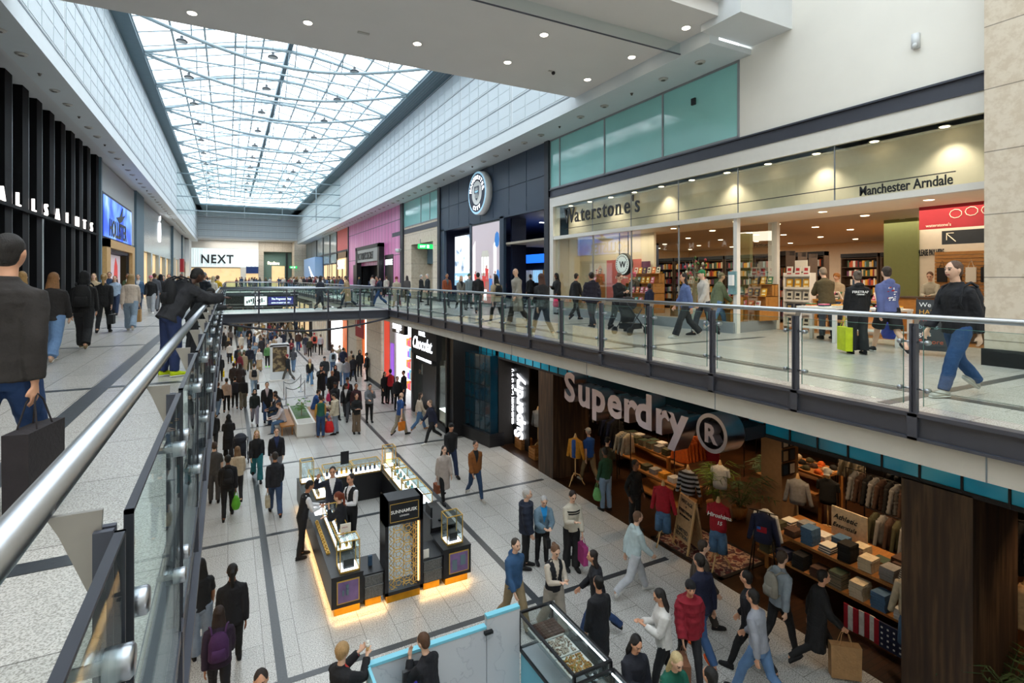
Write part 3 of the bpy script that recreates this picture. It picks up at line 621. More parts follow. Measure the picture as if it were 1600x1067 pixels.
# ---------------- teal glass over the bookshop
def tealband(y0, y1, z0, cuts, label):
    r = empty('glazed_band', (XR, (y0+y1)/2, z0), label, 'glazing'); cs = [y0]+cuts+[y1]
    for a, b in zip(cs, cs[1:]): obj('glass_pane', MB().box(XR, a+.03, z0+.08, XR+.05, b-.03, ZS-.05), 'teal_glass', r, world=True)
    m = MB()
    for y in cs: m.box(XR-.03, y-.03, z0, XR+.1, y+.03, ZS)
    m.box(XR-.03, y0, z0, XR+.1, y1, z0+.08); m.box(XR-.03, y0, ZS-.06, XR+.1, y1, ZS); obj('mullion', m, 'grey_paint', r, world=True)
tealband(10.3, 20.2, 10.6, [YA(1036, XR), YA(945, XR), YA(875, XR)], 'teal glass band over the bookshop sign')
tealband(34.4, 42.5, 10.75, [YA(672, XR), YA(658, XR)], 'teal glass band over the stone entrance with the exit sign')
struct('trim_5', MB().box(XR-.12, 20.2, UF, XR+.15, 20.55, ZS).box(XR-.08, 20.2, 10.3, XR+.1, 20.6, 10.7).box(XR-.12, 33.95, UF, XR+.15, 34.4, ZS).box(XR-.12, 42.5, UF, XR+.15, 43.3, ZS), 'dark_steel')
# ---------------- football club shop
mat('navy_panel', '#26384c', .45, var=.08, vscale=1.5); mat('navy_dark', '#141d38', .5, var=.1); mat('sky_ring', '#a8d4ee', .4, emit=.5); mat('blue_glow', '#1c63e8', .4, emit=1.6)
CY0, CY1, CZ = 20.55, 33.95, 9.82
cs_ = empty('football_shop_front', (XR, 27, UF), 'tall dark navy panelled football club shopfront', 'shopfront')
p = MB(); cuts = [20.55, 22.3, 24.1, 25.9, 27.6, 29.2, 30.8, 32.4, 33.95]
for a, b in zip(cuts, cuts[1:]): p.box(XR-.04, a+.02, CZ+.1, XR+.1, b-.02, 11.3); p.box(XR-.04, a+.02, 11.33, XR+.1, b-.02, ZS)
p.box(XR+.0, CY0, CZ, XR+.1, CY1, ZS); p.box(XR-.04, 24.7, UF, XR+.12, 25.15, CZ+.1); p.box(XR-.04, 28.8, UF, XR+.12, 29.1, CZ+.1); p.box(XR-.04, 33.3, UF, XR+.12, 33.95, CZ+.1); p.box(XR-.04, CY0, CZ, XR+.1, CY1, CZ+.1)
obj('panel', p, 'navy_panel', cs_, world=True)
cr = empty('club_crest', (XR-.2, 27.2, 11.43), 'round blue and white football club crest high on the navy front', 'sign')
c0 = (XR-.42, 27.2, 11.43)
def ring(mb, c, r0, r1, x, n=40, mi=0):
    vs = []; 
    for k in range(n):
        a = 2*PI*k/n
        for r in (r0, r1): vs.append((x, c[1]+r*math.cos(a), c[2]+r*math.sin(a)))
    return mb.add(vs, [(2*k, 2*((k+1) % n), 2*((k+1) % n)+1, 2*k+1) for k in range(n)], mi)
obj('disc', MB().lathe(c0, [(1.17, .02), (1.2, .05), (1.2, .38)], 40, axis='x'), 'white_letter', cr, True, True)
b = MB(); ring(b, c0, 1.06, 1.17, c0[0]-.005); obj('outer_ring', b, 'sky_ring', cr, world=True)
b = MB(); ring(b, c0, .66, 1.06, c0[0]-.012); obj('name_ring', b, 'navy_dark', cr, world=True)
b = MB(); ring(b, c0, .01, .66, c0[0]-.008); obj('inner_disc', b, 'white_letter', cr, world=True)
def ringtext(s_, a0, a1, r, size, flip=1):
    for i, ch in enumerate(s_):
        a = a0+(a1-a0)*i/max(1, len(s_)-1); t = text_mesh(ch, size, .02, .004, align='CENTER'); t.materials.clear(); t.materials.append(M('letter_glow'))
        an = math.radians(a); yy_, zz_ = c0[1]-r*math.sin(an), c0[2]+r*math.cos(an)
        t.transform(Matrix.Translation((c0[0]-.02, yy_, zz_)) @ Matrix.Rotation(an if flip > 0 else an+PI, 4, 'X').inverted().inverted() @ Matrix.Rotation(-PI/2, 4, 'Z') @ Matrix.Rotation(PI/2, 4, 'X') @ Matrix.Translation((0, -size*.33, 0)))
        obj('letter', t, None, cr).matrix_parent_inverse = lm(cr).inverted()
ringtext('MANCHESTER', -78, 78, .86, .3); ringtext('CITY', 205, 155, .86, .3, -1)
sh = [(-.36, .42), (.36, .42), (.36, 0), (.28, -.28), (0, -.5), (-.28, -.28), (-.36, 0)]
def onc(poly, x, mb, mi=0): return mb.add([(x, c0[1]-a, c0[2]+b) for a, b in poly], [tuple(range(len(poly)))], mi)
b = MB(); onc(sh, c0[0]-.02, b, 0); onc([(a*.88, z*.88) for a, z in sh], c0[0]-.026, b, 1)
for k in (-1, 0, 1): onc([(-.02+k*.18-.12, -.02), (.06+k*.18-.12, -.02), (.2+k*.16-.12, -.3), (.12+k*.16-.12, -.3)], c0[0]-.032, b, 0)
onc([(-.24, .12), (.24, .12), (.17, .02), (-.17, .02)], c0[0]-.032, b, 2)
for q in (-.13, .0, .13): onc([(q-.012, .12), (q+.012, .12), (q+.012, .34), (q-.012, .34)], c0[0]-.034, b, 0); onc([(q-.05, .15), (q+.06, .15), (q+.03, .28), (q-.03, .28)], c0[0]-.033, b, 0)
obj('shield', b, ['navy_dark', 'sky_ring', 'white_letter'], cr, world=True); bpy.data.objects['shield'].data.materials[0] = M('white_letter'); bpy.data.objects['shield'].data.materials[1] = M('navy_panel'); bpy.data.objects['shield'].data.materials[2] = M('sky_ring')
# inside of the club shop
struct('floor', MB().box(XR, 20.6, 4.9, 20, 33.9, UF+.004), 'granite_upper')
struct('wall_football_shop', MB().box(19, 20.5, UF, 19.2, 34, CZ).box(XR+.1, 20.3, UF, 19, 20.5, CZ).box(XR+.1, 33.9, UF, 19, 34.1, CZ).box(XR+.1, 20.5, CZ, 19, 34, CZ+.1).box(XR+.4, 24.6, UF, 13.84, 24.75, CZ), 'navy_dark')
def picture_mat(name, stops, sc, emit=1.2, stretch=(1, 1, 1)):
    m = ramp_mat(name, sc, stops, .4, detail=2, stretch=stretch); nt = m.node_tree; b = nt.nodes['Principled BSDF']; r = [n for n in nt.nodes if n.type == 'VALTORGB'][0]
    nt.links.new(r.outputs[0], b.inputs['Emission Color']); b.inputs['Emission Strength'].default_value = emit; return m
picture_mat('screen_kit', [(0, '#f5f7fa'), (.55, '#e8edf2'), (.62, '#8fa3b8'), (.75, '#3a4b66')], 1.4, 1.1)
mat('screen_wall', '#b9aeb4', .4, emit=.55); mat('screen_floor', '#a06a62', .4, emit=.5); mat('screen_window', '#ffffff', .4, emit=.9); mat('screen_blue', '#2a6fb4', .4, emit=.7); mat('screen_red', '#c23a38', .4, emit=.6); mat('screen_dark', '#3b3f4c', .4, emit=.15)
sc1 = empty('video_wall', (XR, 27, UF), 'tall glowing video wall showing people in a pale arched room', 'screen')
ya, yb = 25.2, 28.75; z0, z1 = UF+.2, CZ-.1
def vq(mb, poly, x, mi): return mb.add([(x, ya+(1-a)*(yb-ya), z0+b*(z1-z0)) for a, b in poly], [tuple(range(len(poly)))], mi)
b = MB(); vq(b, [(0, 0), (1, 0), (1, 1), (0, 1)], XR-.02, 0); vq(b, [(0, 0), (1, 0), (.75, .3), (.25, .3)], XR-.024, 1); vq(b, [(.36, .35), (.64, .35), (.64, .6), (.6, .66), (.4, .66), (.36, .6)], XR-.026, 5)
for a in (.4, .5, .6): vq(b, [(a-.035, .38), (a+.035, .38), (a+.035, .58), (a-.035, .58)], XR-.028, 2)
for a in (.08, .85): vq(b, [(a-.05, .3), (a+.05, .25), (a+.05, .8), (a-.05, .72)], XR-.028, 2)
for a, z, h, c in ((.14, .2, .2, 4), (.3, .12, .2, 6), (.45, .2, .17, 4), (.56, .27, .2, 4), (.7, .15, .19, 3), (.86, .2, .2, 6), (.5, .03, .17, 2)):
    vq(b, [(a-.05, z), (a-.015, z), (a, z+h*.4), (a+.02, z), (a+.055, z), (a+.05, z+h*.5), (a+.07, z+h*.8), (a-.06, z+h*.85), (a-.045, z+h*.5)], XR-.03, c)
    vq(b, [(a+.028*math.cos(q), z+h*.93+.022*math.sin(q)) for q in [i*.785 for i in range(8)]], XR-.034, 1)
for a, z, r_ in ((.92, .78, .1), (.95, .35, .07)): vq(b, [(a+r_*.8*math.cos(q), z+r_*math.sin(q)) for q in [i*.785 for i in range(8)]], XR-.03, 3)
obj('picture', b, ['screen_wall', 'screen_floor', 'screen_window', 'screen_blue', 'screen_red', 'paper', 'screen_dark'], sc1, world=True); obj('casing', MB().box(XR-.015, ya-.04, z0-.1, XR+.2, yb+.04, z1+.08), 'black', sc1, world=True)
sc2 = empty('video_wall', (XR+1, 31, UF), 'glowing screen of a pale football kit inside the left doorway of the navy front', 'screen')
obj('picture', MB().box(XR+.6, 30.2, UF+1.6, XR+.62, 33.0, CZ-.4), 'screen_kit', sc2, world=True); obj('caption', MB().box(XR+.58, 30.2, UF+1.1, XR+.6, 33.0, UF+1.9), 'sky_ring', sc2, world=True); text('lettering', 'Saturday City', .4, 'letter_glow', (XR+.57, 32.8, UF+1.45), 'W', sc2); obj('casing', MB().box(XR+.63, 30.1, UF, XR+.8, 33.1, CZ-.3), 'navy_dark', sc2, world=True)
ra = None
for q in range(3):
    y = 26.7+1.15*q; r = empty('shirt_rail', (16.5, y, UF), 'rail of %s football shirts glowing inside the club shop' % ['yellow', 'sky blue', 'white'][q], 'clothes rail')
    obj('rail', MB().tube([(0, -.5, 2.1), (0, .5, 2.1)], .02, 6).box(.2, -.55, 0, .25, .55, 2.3), 'black', r)
    for n in range(5): obj('shirt', MB().box(-.12, -.45+.2*n, 1.3, .12, -.38+.2*n, 2.05), ['book_mustard', 'sky_ring', 'white_letter'][q], r)
    obj('header', MB().box(-.2, -.55, 2.5, .2, .55, 3.0), 'blue_glow', r)
lb = MB()
for q in (0, 1, 2): lb.box(14, 21+q*1.2, CZ-.3, 18.5, 21.12+q*1.2, CZ-.26)
tag(obj('strip_light', lb, 'letter_glow'), 'white strip lights on the dark ceiling inside the club shop', 'ceiling light')
area('club_light', (16, 26.5, CZ-.35), (0, 0, 0), 3, 5, 160, (.85, .92, 1))
# ---------------- stone entrance with the exit sign
struct('wall_right', MB().box(XR, 34.4, 9.3, XR+.4, 42.5, 10.75).box(XR, 40.6, UF, XR+.4, 42.5, 9.3).box(XR, 34.4, UF, XR+.4, 35.6, 9.3).box(XR+1.6, 34.4, UF, XR+1.8, 42.5, 9.3), 'limestone')
struct('wall_right', MB().box(XR+.4, 40.6, UF, XR+1.7, 40.8, 9.3).box(XR+.4, 35.4, UF, XR+1.7, 35.6, 9.3), 'limestone'); struct('ceiling', MB().box(XR+.1, 34.4, 9.3, XR+1.8, 42.4, 9.4), 'soffit')
struct('baseboard_right', MB().box(XR-.03, 34.4, UF, XR, 35.6, UF+.3).box(XR-.03, 40.6, UF, XR, 42.5, UF+.3), 'black')
mat('exit_green', '#12b04a', .4, emit=2.0, ecol='#1fd05c')
def exit_sign(x, y, z, face, lab, s=1, par=None):
    r = empty('exit_sign', (x, y, z), lab, 'sign')
    if face == 'W': obj('panel', MB().box(-.03, -.55*s, -.16*s, .03, .55*s, .16*s), 'exit_green', r); obj('hanger', MB().box(-.01, -.4*s, .16*s, .01, -.36*s, .6*s).box(-.01, .36*s, .16*s, .01, .4*s, .6*s), 'grey_paint', r); text('lettering', 'EXIT', .2*s, 'letter_glow', (x-.035, y+.42*s, z-.07*s), 'W', r); ms = MB().box(-.04, -.4*s, -.02*s, -.03, -.2*s, .02*s).box(-.04, -.12*s, -.1*s, -.03, .02*s, .1*s); obj('pictogram', ms, 'letter_glow', r)
    else: obj('hanger', MB().box(-.4*s, -.01, .16*s, -.36*s, .01, .5).box(.36*s, -.01, .16*s, .4*s, .01, .5), 'grey_paint', r); obj('panel', MB().box(-.55*s, -.03, -.16*s, .55*s, .03, .16*s), 'exit_green', r); text('lettering', 'EXIT', .2*s, 'letter_glow', (x-.42*s, y-.035, z-.07*s), 'S', r); obj('pictogram', MB().box(.1*s, -.04, -.1*s, .25*s, -.03, .1*s), 'letter_glow', r)
    return r
exit_sign(XR-.3, 36.3, 8.95, 'S', 'green EXIT sign on the stone beside the club shop', 1)
dr = struct('door_1', MB().box(XR+1.4, 35.7, UF, XR+1.5, 38.4, UF+2.6), 'oak'); struct('window_1', MB().box(XR+1.37, 35.95, UF+.2, XR+1.39, 36.95, UF+2.4).box(XR+1.37, 37.15, UF+.2, XR+1.39, 38.15, UF+2.4), 'grey_paint')
struct('trim_6', MB().box(XR+1.3, 35.6, UF+2.7, XR+1.6, 40.6, 9.3), 'dark_rim')
# ---------------- pink lingerie shop
tile_mat('pink_tiles', '#e08dc0', '#d97bb4', '#4a3348', 1.1, 2.9, .035, .3, 'yz', 0)
struct('wall_right', MB().box(XR-.02, 43.3, 8.0, XR+.2, 65, ZS).box(XR-.02, 43.3, UF, XR+.2, 49, 8.0).box(XR-.02, 58.6, UF, XR+.2, 65, 8.0), 'pink_tiles')
mat('pink_plain', '#d27db0', .5)
vf = empty('lingerie_shop_front', (XR, 53, UF), 'black portal with a chrome sign band in the pink tiled shopfront', 'shopfront')
obj('portal', MB().box(XR-.5, 48.7, UF, XR, 49.3, 9.9).box(XR-.5, 58.2, UF, XR, 58.9, 9.9).box(XR-.5, 48.7, 9.6, XR, 58.9, 9.95).box(XR+1, 49, UF, XR+1.1, 58.5, 8.5).box(XR, 58.6, UF, XR+1.1, 58.7, 8.5).box(XR, 49, 8.4, XR+1.1, 58.6, 8.5), 'black', vf, world=True)
obj('sign_band', MB().box(XR-.45, 49.3, 8.35, XR-.2, 58.2, 9.6), 'chrome', vf, world=True); text('lettering', "VICTORIA'S SECRET", 1.0, 'letter_black', (XR-.47, 57.9, 8.6), 'W', vf, off=.01, xs=.78)
text('lettering', "BODY CARE", .7, 'letter_glow', (XR-.06, 48.1, 7.9), 'W', vf, xs=.6); obj('side_window', MB().box(XR-.05, 45.6, UF+.1, XR, 48.4, 8.8).box(XR-.05, 59.5, UF, XR, 62.2, 8.2), 'black', vf, world=True)
# ---------------- bronze shop, grey glass shop, pale blue hoarding
mat('bronze', '#8a6237', .4, metal=.4, var=.15); mat('grey_glass', '#9fb0b3', .15, spec=.8, var=.15, vscale=.4); mat('pale_blue', '#8fb6e6', .5, var=.03); mat('fin_grey', '#6e7a7d', .5, var=.1); mat('warm_window', '#e8c68e', .5, emit=.7, ecol='#ffdca8', var=.3, vscale=1.2)
struct('wall_right', MB().box(XR-.02, 65.2, 10.2, XR+.2, 72.5, ZS), 'pink_panel'); struct('wall_right', MB().box(XR-.02, 72.7, UF, XR+.2, 103, ZS), 'grey_glass')
m = MB()
for y in (65, 72.6, 90.5, 78, 84, 96): m.box(XR-.1, y-.2, UF, XR+.1, y+.2, ZS)
m.box(XR-.06, 65, 9.95, XR+.1, 90, 10.2); struct('trim_7', m, 'dark_steel')
sp = empty('bronze_shop_front', (XR, 69, UF), 'bronze framed shopfront with SPOKE in glowing letters beside the pink shop', 'shopfront')
obj('frame', MB().box(XR-.1, 65.4, UF, XR, 66.2, 9.95).box(XR-.1, 71.6, UF, XR, 72.4, 9.95).box(XR-.1, 65.4, 9.2, XR, 72.4, 9.95).box(XR-.1, 68.4, UF, XR, 68.9, 8), 'bronze', sp, world=True); obj('window', MB().box(XR-.04, 66.2, UF, XR, 71.6, 9.2), 'warm_window', sp, world=True)
text('lettering', 'SPOKE', 1.6, 'letter_glow', (XR-.12, 71.6, 7.9), 'W', sp, xs=.9)
sh2 = empty('grey_shop_front', (XR, 80, UF), 'grey glazed shopfront with a white tick shaped logo', 'shopfront')
obj('window', MB().box(XR-.06, 73.2, UF, XR, 83, 8.6), 'warm_window', sh2, world=True); obj('mullion', MB().box(XR-.12, 76, UF, XR, 76.2, 8.8).box(XR-.12, 79.4, UF, XR, 79.6, 8.8).box(XR-.12, 73, 8.6, XR, 90, 8.8), 'dark_steel', sh2, world=True)
pb = tag(obj('hoarding', MB().box(XR-1.2, 84, UF, XR+.1, 97, 9.9), 'pale_blue'), 'pale blue boxed hoarding projecting from the far right shops', 'hoarding')
obj('tick_logo', MB().prism([(85.2, 7.0), (86.4, 6.4), (90.5, 8.6), (86.4, 7.2)], 'x', XR-1.26, XR-1.2), 'letter_glow', pb)
struct('trim_8', MB().box(XR-.1, 90.5, 9.9, XR+.1, 103, ZS), 'fin_grey')
cam_b = empty('security_camera', (XR-.4, 42.9, 8.9), 'white security camera on the black pier between pink tiles and stone', 'camera'); obj('arm', MB().box(0, -.05, .1, .4, .05, .2), 'white_paint', cam_b); obj('dome', MB().lathe((0, 0, 0), [(.12, -.1), (.2, 0), (.22, .2)], 12), 'white_paint', cam_b, True)
# ---------------- far end
struct('ceiling', MB().box(SL-2, 103, 13.4, 14, 118, 13.6), 'soffit'); struct('wall_end', MB().box(XL-2, 112, UF, 14, 112.4, 13.4).box(4.9, 108, UF, 5.8, 112, 13.4).box(5.8, 108, 11.6, 10.6, 108.4, 13.4).box(10.6, 104, UF, 12.6, 108.4, 13.4), 'limestone_x')
mat('next_fin', '#eef6f4', .5, emit=.45, ecol='#e8fbff', var=.2, vscale=1.5, stretch=(6, 1, .01)); mat('shop_green', '#6e8d85', .6, var=.05)
nx = empty('fashion_shop_front', (0, 108, UF), 'pale backlit ribbed shopfront with NEXT in big black letters at the far end', 'shopfront')
b = MB()
for k in range(48): b.box(-5.9+.225*k, 107.8, 8.8, -5.9+.225*k+.12+.06*(k % 3), 107.95+.1*(k % 2), 11.9)
obj('fin', b, 'next_fin', nx, world=True); obj('back_panel', MB().box(-6, 108, 8.7, 4.9, 108.2, 12), 'next_fin', nx, world=True); obj('fascia', MB().box(-6, 107.7, 12, 4.9, 108.2, 13.4), 'cream_wall', nx, world=True)
text('lettering', 'NEXT', 2.1, 'letter_black', (-4.2, 107.7, 9.4), 'S', nx, depth=.15, off=.05, xs=.86, sp=1.15)
obj('window', MB().box(-6, 108.3, UF, 2.0, 108.4, 8.5), 'warm_window', nx, world=True); obj('window', MB().box(2.9, 108.3, UF, 4.9, 108.4, 7.6), 'warm_window', nx, world=True)
obj('blue_banner', MB().box(2.9, 107.9, 7.6, 4.9, 108.0, 8.9), 'blue_glow', nx, world=True); obj('pillar', MB().box(2.0, 107.8, UF, 2.9, 108.2, 8.7), 'cream_wall', nx, world=True); bpy.data.objects['blue_banner'].data.materials[0] = mat('navy_banner', '#23407e', .5, var=.3)
gn = empty('green_shop_front', (8, 109, UF), 'grey green jewellery shopfront with small gold letters at the far end', 'shopfront')
obj('wall_panel', MB().box(5.8, 109, UF, 10.6, 109.2, 11.6), 'shop_green', gn, world=True); text('lettering', 'Pandora', .75, 'lamp_warm', (6.5, 108.95, 9.3), 'S', gn, xs=.8); obj('window', MB().box(7.2, 108.9, UF, 9.4, 109.0, 9.0), 'warm_window', gn, world=True)
obj('pillar', MB().box(9.6, 108.6, UF, 9.9, 109, 11.4), 'black', gn, world=True)
exit_sign(10.4, 103.6, 8.7, 'S', 'distant green EXIT sign at the far right corner', 1.1)
# ================================================================ upper shops on the left, plane x = XL
mat('fin_black', '#08090c', .75, var=.1, spec=.2); mat('fin_edge', '#8f969c', .3, metal=.8); mat('stone_grey', '#aeb3b2', .6, var=.05); mat('apple_panel', '#9aa5a9', .25, metal=.35, var=.04, vscale=.5)
mat('frame_oak', '#c29a62', .5, var=.1, vscale=6); mat('sign_glow', '#fff4ee', .4, emit=1.6)
al = empty('black_fin_shop_front', (XL, 27, UF), 'tall shopfront of black vertical fins at the left edge', 'shopfront')
obj('back_wall', MB().box(XL-.6, 8, UF, XL-.5, 34.6, 13.3), 'black', al, world=True); obj('stone_pier', MB().box(XL-.5, YA(90, XL)-1.5, UF, XL-.42, YA(90, XL), 9.0).box(XL-.5, YA(20, XL), UF, XL-.45, YA(27, XL), 13), 'stone_grey', al, world=True)
for px in (-230, -150, -95, -60, -30, -5, 19, 45, 66, 85, 102, 117, 129, 141, 154.5):
    y = YA(px, XL+.0)
    b = MB(); b.box(XL-.5, y-.62, UF, XL, y, 13.1, 0); b.box(XL-.03, y-.0, UF, XL+.0, y+.03, 13.1, 1)
    if px in (-95, -30): continue
    if px in (85,): b = MB(); b.box(XL-.5, y-.62, 9.15, XL, y, 13.1, 0).box(XL-.03, y, 9.15, XL, y+.03, 13.1, 1)
    obj('fin', b, ['fin_black', 'fin_edge'], al, world=True)
obj('sign_bar', MB().box(XL, 14, 8.86, XL+.12, 33.9, 8.96), 'fin_black', al, world=True)
for ch, px in zip('ALLSAINTS', (5.6, 32, 56, 75, 92, 108, 122, 134, 145)):
    y = YA(px, XL+.1); text('letter', ch, .62, 'sign_glow', (XL+.06, y-.2, 8.98), 'E', al, depth=.08, off=-.002)
struct('wall_left', MB().box(XL-.3, 34.7, 8.95, XL, 46.4, 12.9).box(XL-.3, 34.7, UF, XL, 35.4, 9).box(XL-.3, 45.2, UF, XL, 46.4, 9), 'stone_grey')
struct('trim_9', MB().box(XL-.1, 34.55, UF, XL+.1, 34.8, 13.1).box(XL-.3, 46.4, UF, XL+.15, 50.2, 12.95), 'dark_rim')
hs = empty('surf_shop_screen', (XL, 40, 10), 'blue video screen with a bird logo and HOLLISTER above an oak doorway', 'screen')
picture_mat('screen_sky', [(0, '#16308f'), (.45, '#2b55cf'), (.6, '#6d9df2'), (.8, '#e8f2ff')], .5, .95)
obj('picture', MB().box(XL+.02, 35.5, 8.98, XL+.06, 44.8, 11.2), 'screen_sky', hs, world=True); obj('casing', MB().box(XL, 35.35, 8.85, XL+.02, 44.95, 11.35), 'navy_dark', hs, world=True)
text('lettering', 'HOLLISTER', 1.35, 'letter_black', (XL+.08, 36.9, 9.1), 'E', hs, off=.02, xs=.85)
obj('bird_logo', MB().prism([(39.0, 10.3), (40.2, 10.45), (41.2, 11.1), (40.9, 10.5), (42, 10.7), (40.8, 10.2), (40, 10.05)], 'x', XL+.07, XL+.1), 'letter_black', hs, world=True)
dw = empty('oak_doorway', (XL, 40, UF), 'oak framed doorway below the blue video screen', 'doorway')
obj('frame', MB().box(XL, 35.4, UF, XL+.2, 36.5, 8.85).box(XL, 44.2, UF, XL+.2, 45.2, 8.4).box(XL, 35.4, 8.4, XL+.2, 45.2, 8.85), 'frame_oak', dw, world=True); obj('back_panel', MB().box(XL-1, 36.5, UF, XL-.9, 44.2, 8.4).box(XL-.9, 36.5, 8.2, XL, 44.2, 8.4), 'navy_dark', dw, world=True)
ps = empty('poster_screen', (XL-.4, 42, UF), 'glowing red poster screen of a figure inside the oak doorway', 'screen'); obj('picture', MB().box(XL-.4, 39.9, UF+1.1, XL-.36, 43.3, UF+3.0), 'screen_wall', ps, world=True); obj('figure', MB().prism([(40.9, 6.4), (42.3, 6.4), (42.2, 7.5), (41.6, 8.0), (41.2, 7.5)], 'x', XL-.35, XL-.34), 'screen_red', ps, world=True); obj('casing', MB().box(XL-.5, 39.8, UF, XL-.4, 43.4, UF+3.1), 'black', ps, world=True)
ap = empty('computer_shop_front', (XL, 62, UF), 'grey metal shopfront with a glowing white apple logo', 'shopfront')
obj('fascia', MB().box(XL-.2, 50.2, 8.9, XL, 74.8, 12.85), 'apple_panel', ap, world=True); obj('window', MB().box(XL-.4, 50.3, UF, XL-.35, 74.8, 8.9), 'warm_window', ap, world=True)
for y in (50.3, 56, 62, 68, 74): obj('pier', MB().box(XL-.3, y, UF, XL, y+1.1, 8.9), 'apple_panel', ap, world=True)
def apple(y, z, s):
    pts = []
    for k in range(28):
        a = 2*PI*k/28; r = 1-.12*math.exp(-((a-PI/2)/.35)**2)-.1*math.exp(-((a-1.5*PI)/.3)**2); pts.append((y-s*.85*r*math.cos(a), z+s*r*math.sin(a)))
    return pts
lg = MB(); lg.prism(apple(62.3, 11.2, 1.05), 'x', XL+.02, XL+.08); lg.prism([(62.3, 12.25), (62.5, 12.6), (62.9, 12.85), (62.75, 12.45)], 'x', XL+.02, XL+.08); obj('logo', lg, 'letter_glow', ap, world=True)
struct('wall_left', MB().box(XL-.2, 75, 9.2, XL, 103, 12.95), 'stone_grey')
pil = MB()
for y in (75, 79, 85, 91, 97): pil.box(XL-.2, y, UF, XL+.1, y+1.2, 9.3)
struct('wall_left', pil, 'stone_grey'); struct('window_2', MB().box(XL-.3, 75, UF, XL-.25, 103, 9.2), 'warm_window')
struct('trim_9', MB().box(XL, 74.8, UF, XL+.2, 75.3, 12.9).box(XL, 90, UF, XL+.2, 90.5, 12.9), 'dark_rim')
struct('wall_left', MB().box(XL, 97, UF, XL+.6, 103, 12.8), 'white_paint')
rs = tag(obj('red_sign', MB().box(XL+.02, 86.5, 7.6, XL+.5, 88.5, 9.4), 'red_banner'), 'small red projecting shop sign far along the left side', 'sign')
# ================================================================ glass balustrades
def balustrade(label, a, b, posts, fixed, axis, out, zr=6.25, rr=.034, gasket=False, rail_off=.12):
    """axis: run direction 'y' or 'x'; fixed: coordinate of the post line; out: +-1 towards the void"""
    def q(s, o, z): return (fixed+o*out, s, z) if axis == 'y' else (s, fixed+o*out, z)
    def bx(mb, s0, s1, o0, o1, z0, z1, mi=0):
        p, r = q(s0, o0, z0), q(s1, o1, z1); return mb.box(*p, *r, mi)
    mid = (a+b)/2; r = empty('balustrade', q(mid, 0, UF), label, 'balustrade')
    obj('handrail', MB().tube([q(a, -rail_off, zr), q(b, -rail_off, zr)], rr, 20), 'chrome', r, True, True)
    obj('lower_line', MB().tube([q(a, -.02, UF+.27), q(b, -.02, UF+.27)], .006, 6), 'plate_steel', r, world=True)  # thin line along the foot of the glass
    for s in posts:
        if gasket:
            m = MB(); bx(m, s-.022, s-.006, -.004, .03, UF-.3, zr-.06); bx(m, s+.006, s+.022, -.004, .03, UF-.3, zr-.06); bx(m, s-.006, s+.006, .0, .022, UF-.25, zr-.1)
        else:
          m = MB(); bx(m, s-.035, s-.012, -.02, .05, UF-.3, zr-.07); bx(m, s+.012, s+.035, -.02, .05, UF-.3, zr-.07); bx(m, s-.012, s+.012, .0, .03, UF-.25, zr-.1)
        bx(m, s-.05, s+.05, .03, .06, UF-.3, UF+.0)
        obj('post', m, 'steel_grey', r, world=True)
        t = MB(); pl = [q(s-.006, .01, zr-.02), q(s-.006, -rail_off+.02, zr-.02), q(s-.006, -rail_off+.04, zr-.06), q(s-.006, .0, zr-.22)]; pk = [q(s+.006, .01, zr-.02), q(s+.006, -rail_off+.02, zr-.02), q(s+.006, -rail_off+.04, zr-.06), q(s+.006, .0, zr-.22)]
        t.add(pl+pk, [(0, 1, 2, 3), (7, 6, 5, 4), (0, 4, 5, 1), (1, 5, 6, 2), (2, 6, 7, 3), (3, 7, 4, 0)]); obj('bracket', t, 'plate_steel', r, world=True)
    for s0, s1 in zip(posts, posts[1:]):
        if s1-s0 > 3: continue
        g = MB(); bx(g, s0+.1, s1-.1, .02, .034, UF+.1, zr-.1) if not gasket else bx(g, s0+.05, s1-.05, .04, .052, UF-.1, zr-.055)
        obj('glass_panel', g, 'balustrade_glass', r, world=True)
        e = MB()
        if gasket:
            for z in (zr-.058,): bx(e, s0+.05, s1-.05, .037, .055, z, z+.008)
            for s in (s0+.05, s1-.06): bx(e, s, s+.01, .037, .055, UF-.1, zr-.05)
        else:
            bx(e, s0+.1, s1-.1, .02, .034, zr-.104, zr-.1); 
            for s in (s0+.1, s1-.104): bx(e, s, s+.004, .02, .034, UF+.1, zr-.1)
        obj('glass_edge', e, 'dark_steel' if gasket else 'glass_edge', r, world=True)
        for z in (UF+.28, zr-.28):
            for s, dr in ((s0, 1), (s1, -1)):
                m = MB()
                if gasket: m.lathe(q(s+dr*.11, 0, z), [(.012, -.03), (.012, .03), (.032, .03), (.032, .072), (.026, .078)] if out > 0 else [(.012, .03), (.012, -.03), (.032, -.03), (.032, -.072), (.026, -.078)], 14, axis='x' if axis == 'y' else 'y'); m.tube([q(s+dr*.01, .0, z), q(s+dr*.11, .0, z)], .012, 8)
                else:
                    m.tube([q(s+dr*.02, .01, z), q(s+dr*.13, .01, z)], .012, 8); m.lathe(q(s+dr*.14, 0, z), [(.022, -.025*out), (.028, -.01*out), (.028, .045*out), (.02, .06*out)], 10, axis='x' if axis == 'y' else 'y')
                obj('glass_fixing', m, 'chrome', r, True, True)
    return r
mat('glass_edge', '#5c8a84', .2)
PR = [0.3, 1.8, 3.31, 4.77, 6.22, 7.7, 9.17, 10.7, 12.22, 13.78, 15.32, 16.87, 18.4, 19.95, 21.5, 23.0, 24.55, 26.1]
balustrade('long glass balustrade with round steel handrail along the right walkway, up to the footbridge', -3, 26.15, PR, 7.0, 'y', -1)
PLs = [1.36+1.45*k for k in range(-2, 18)]
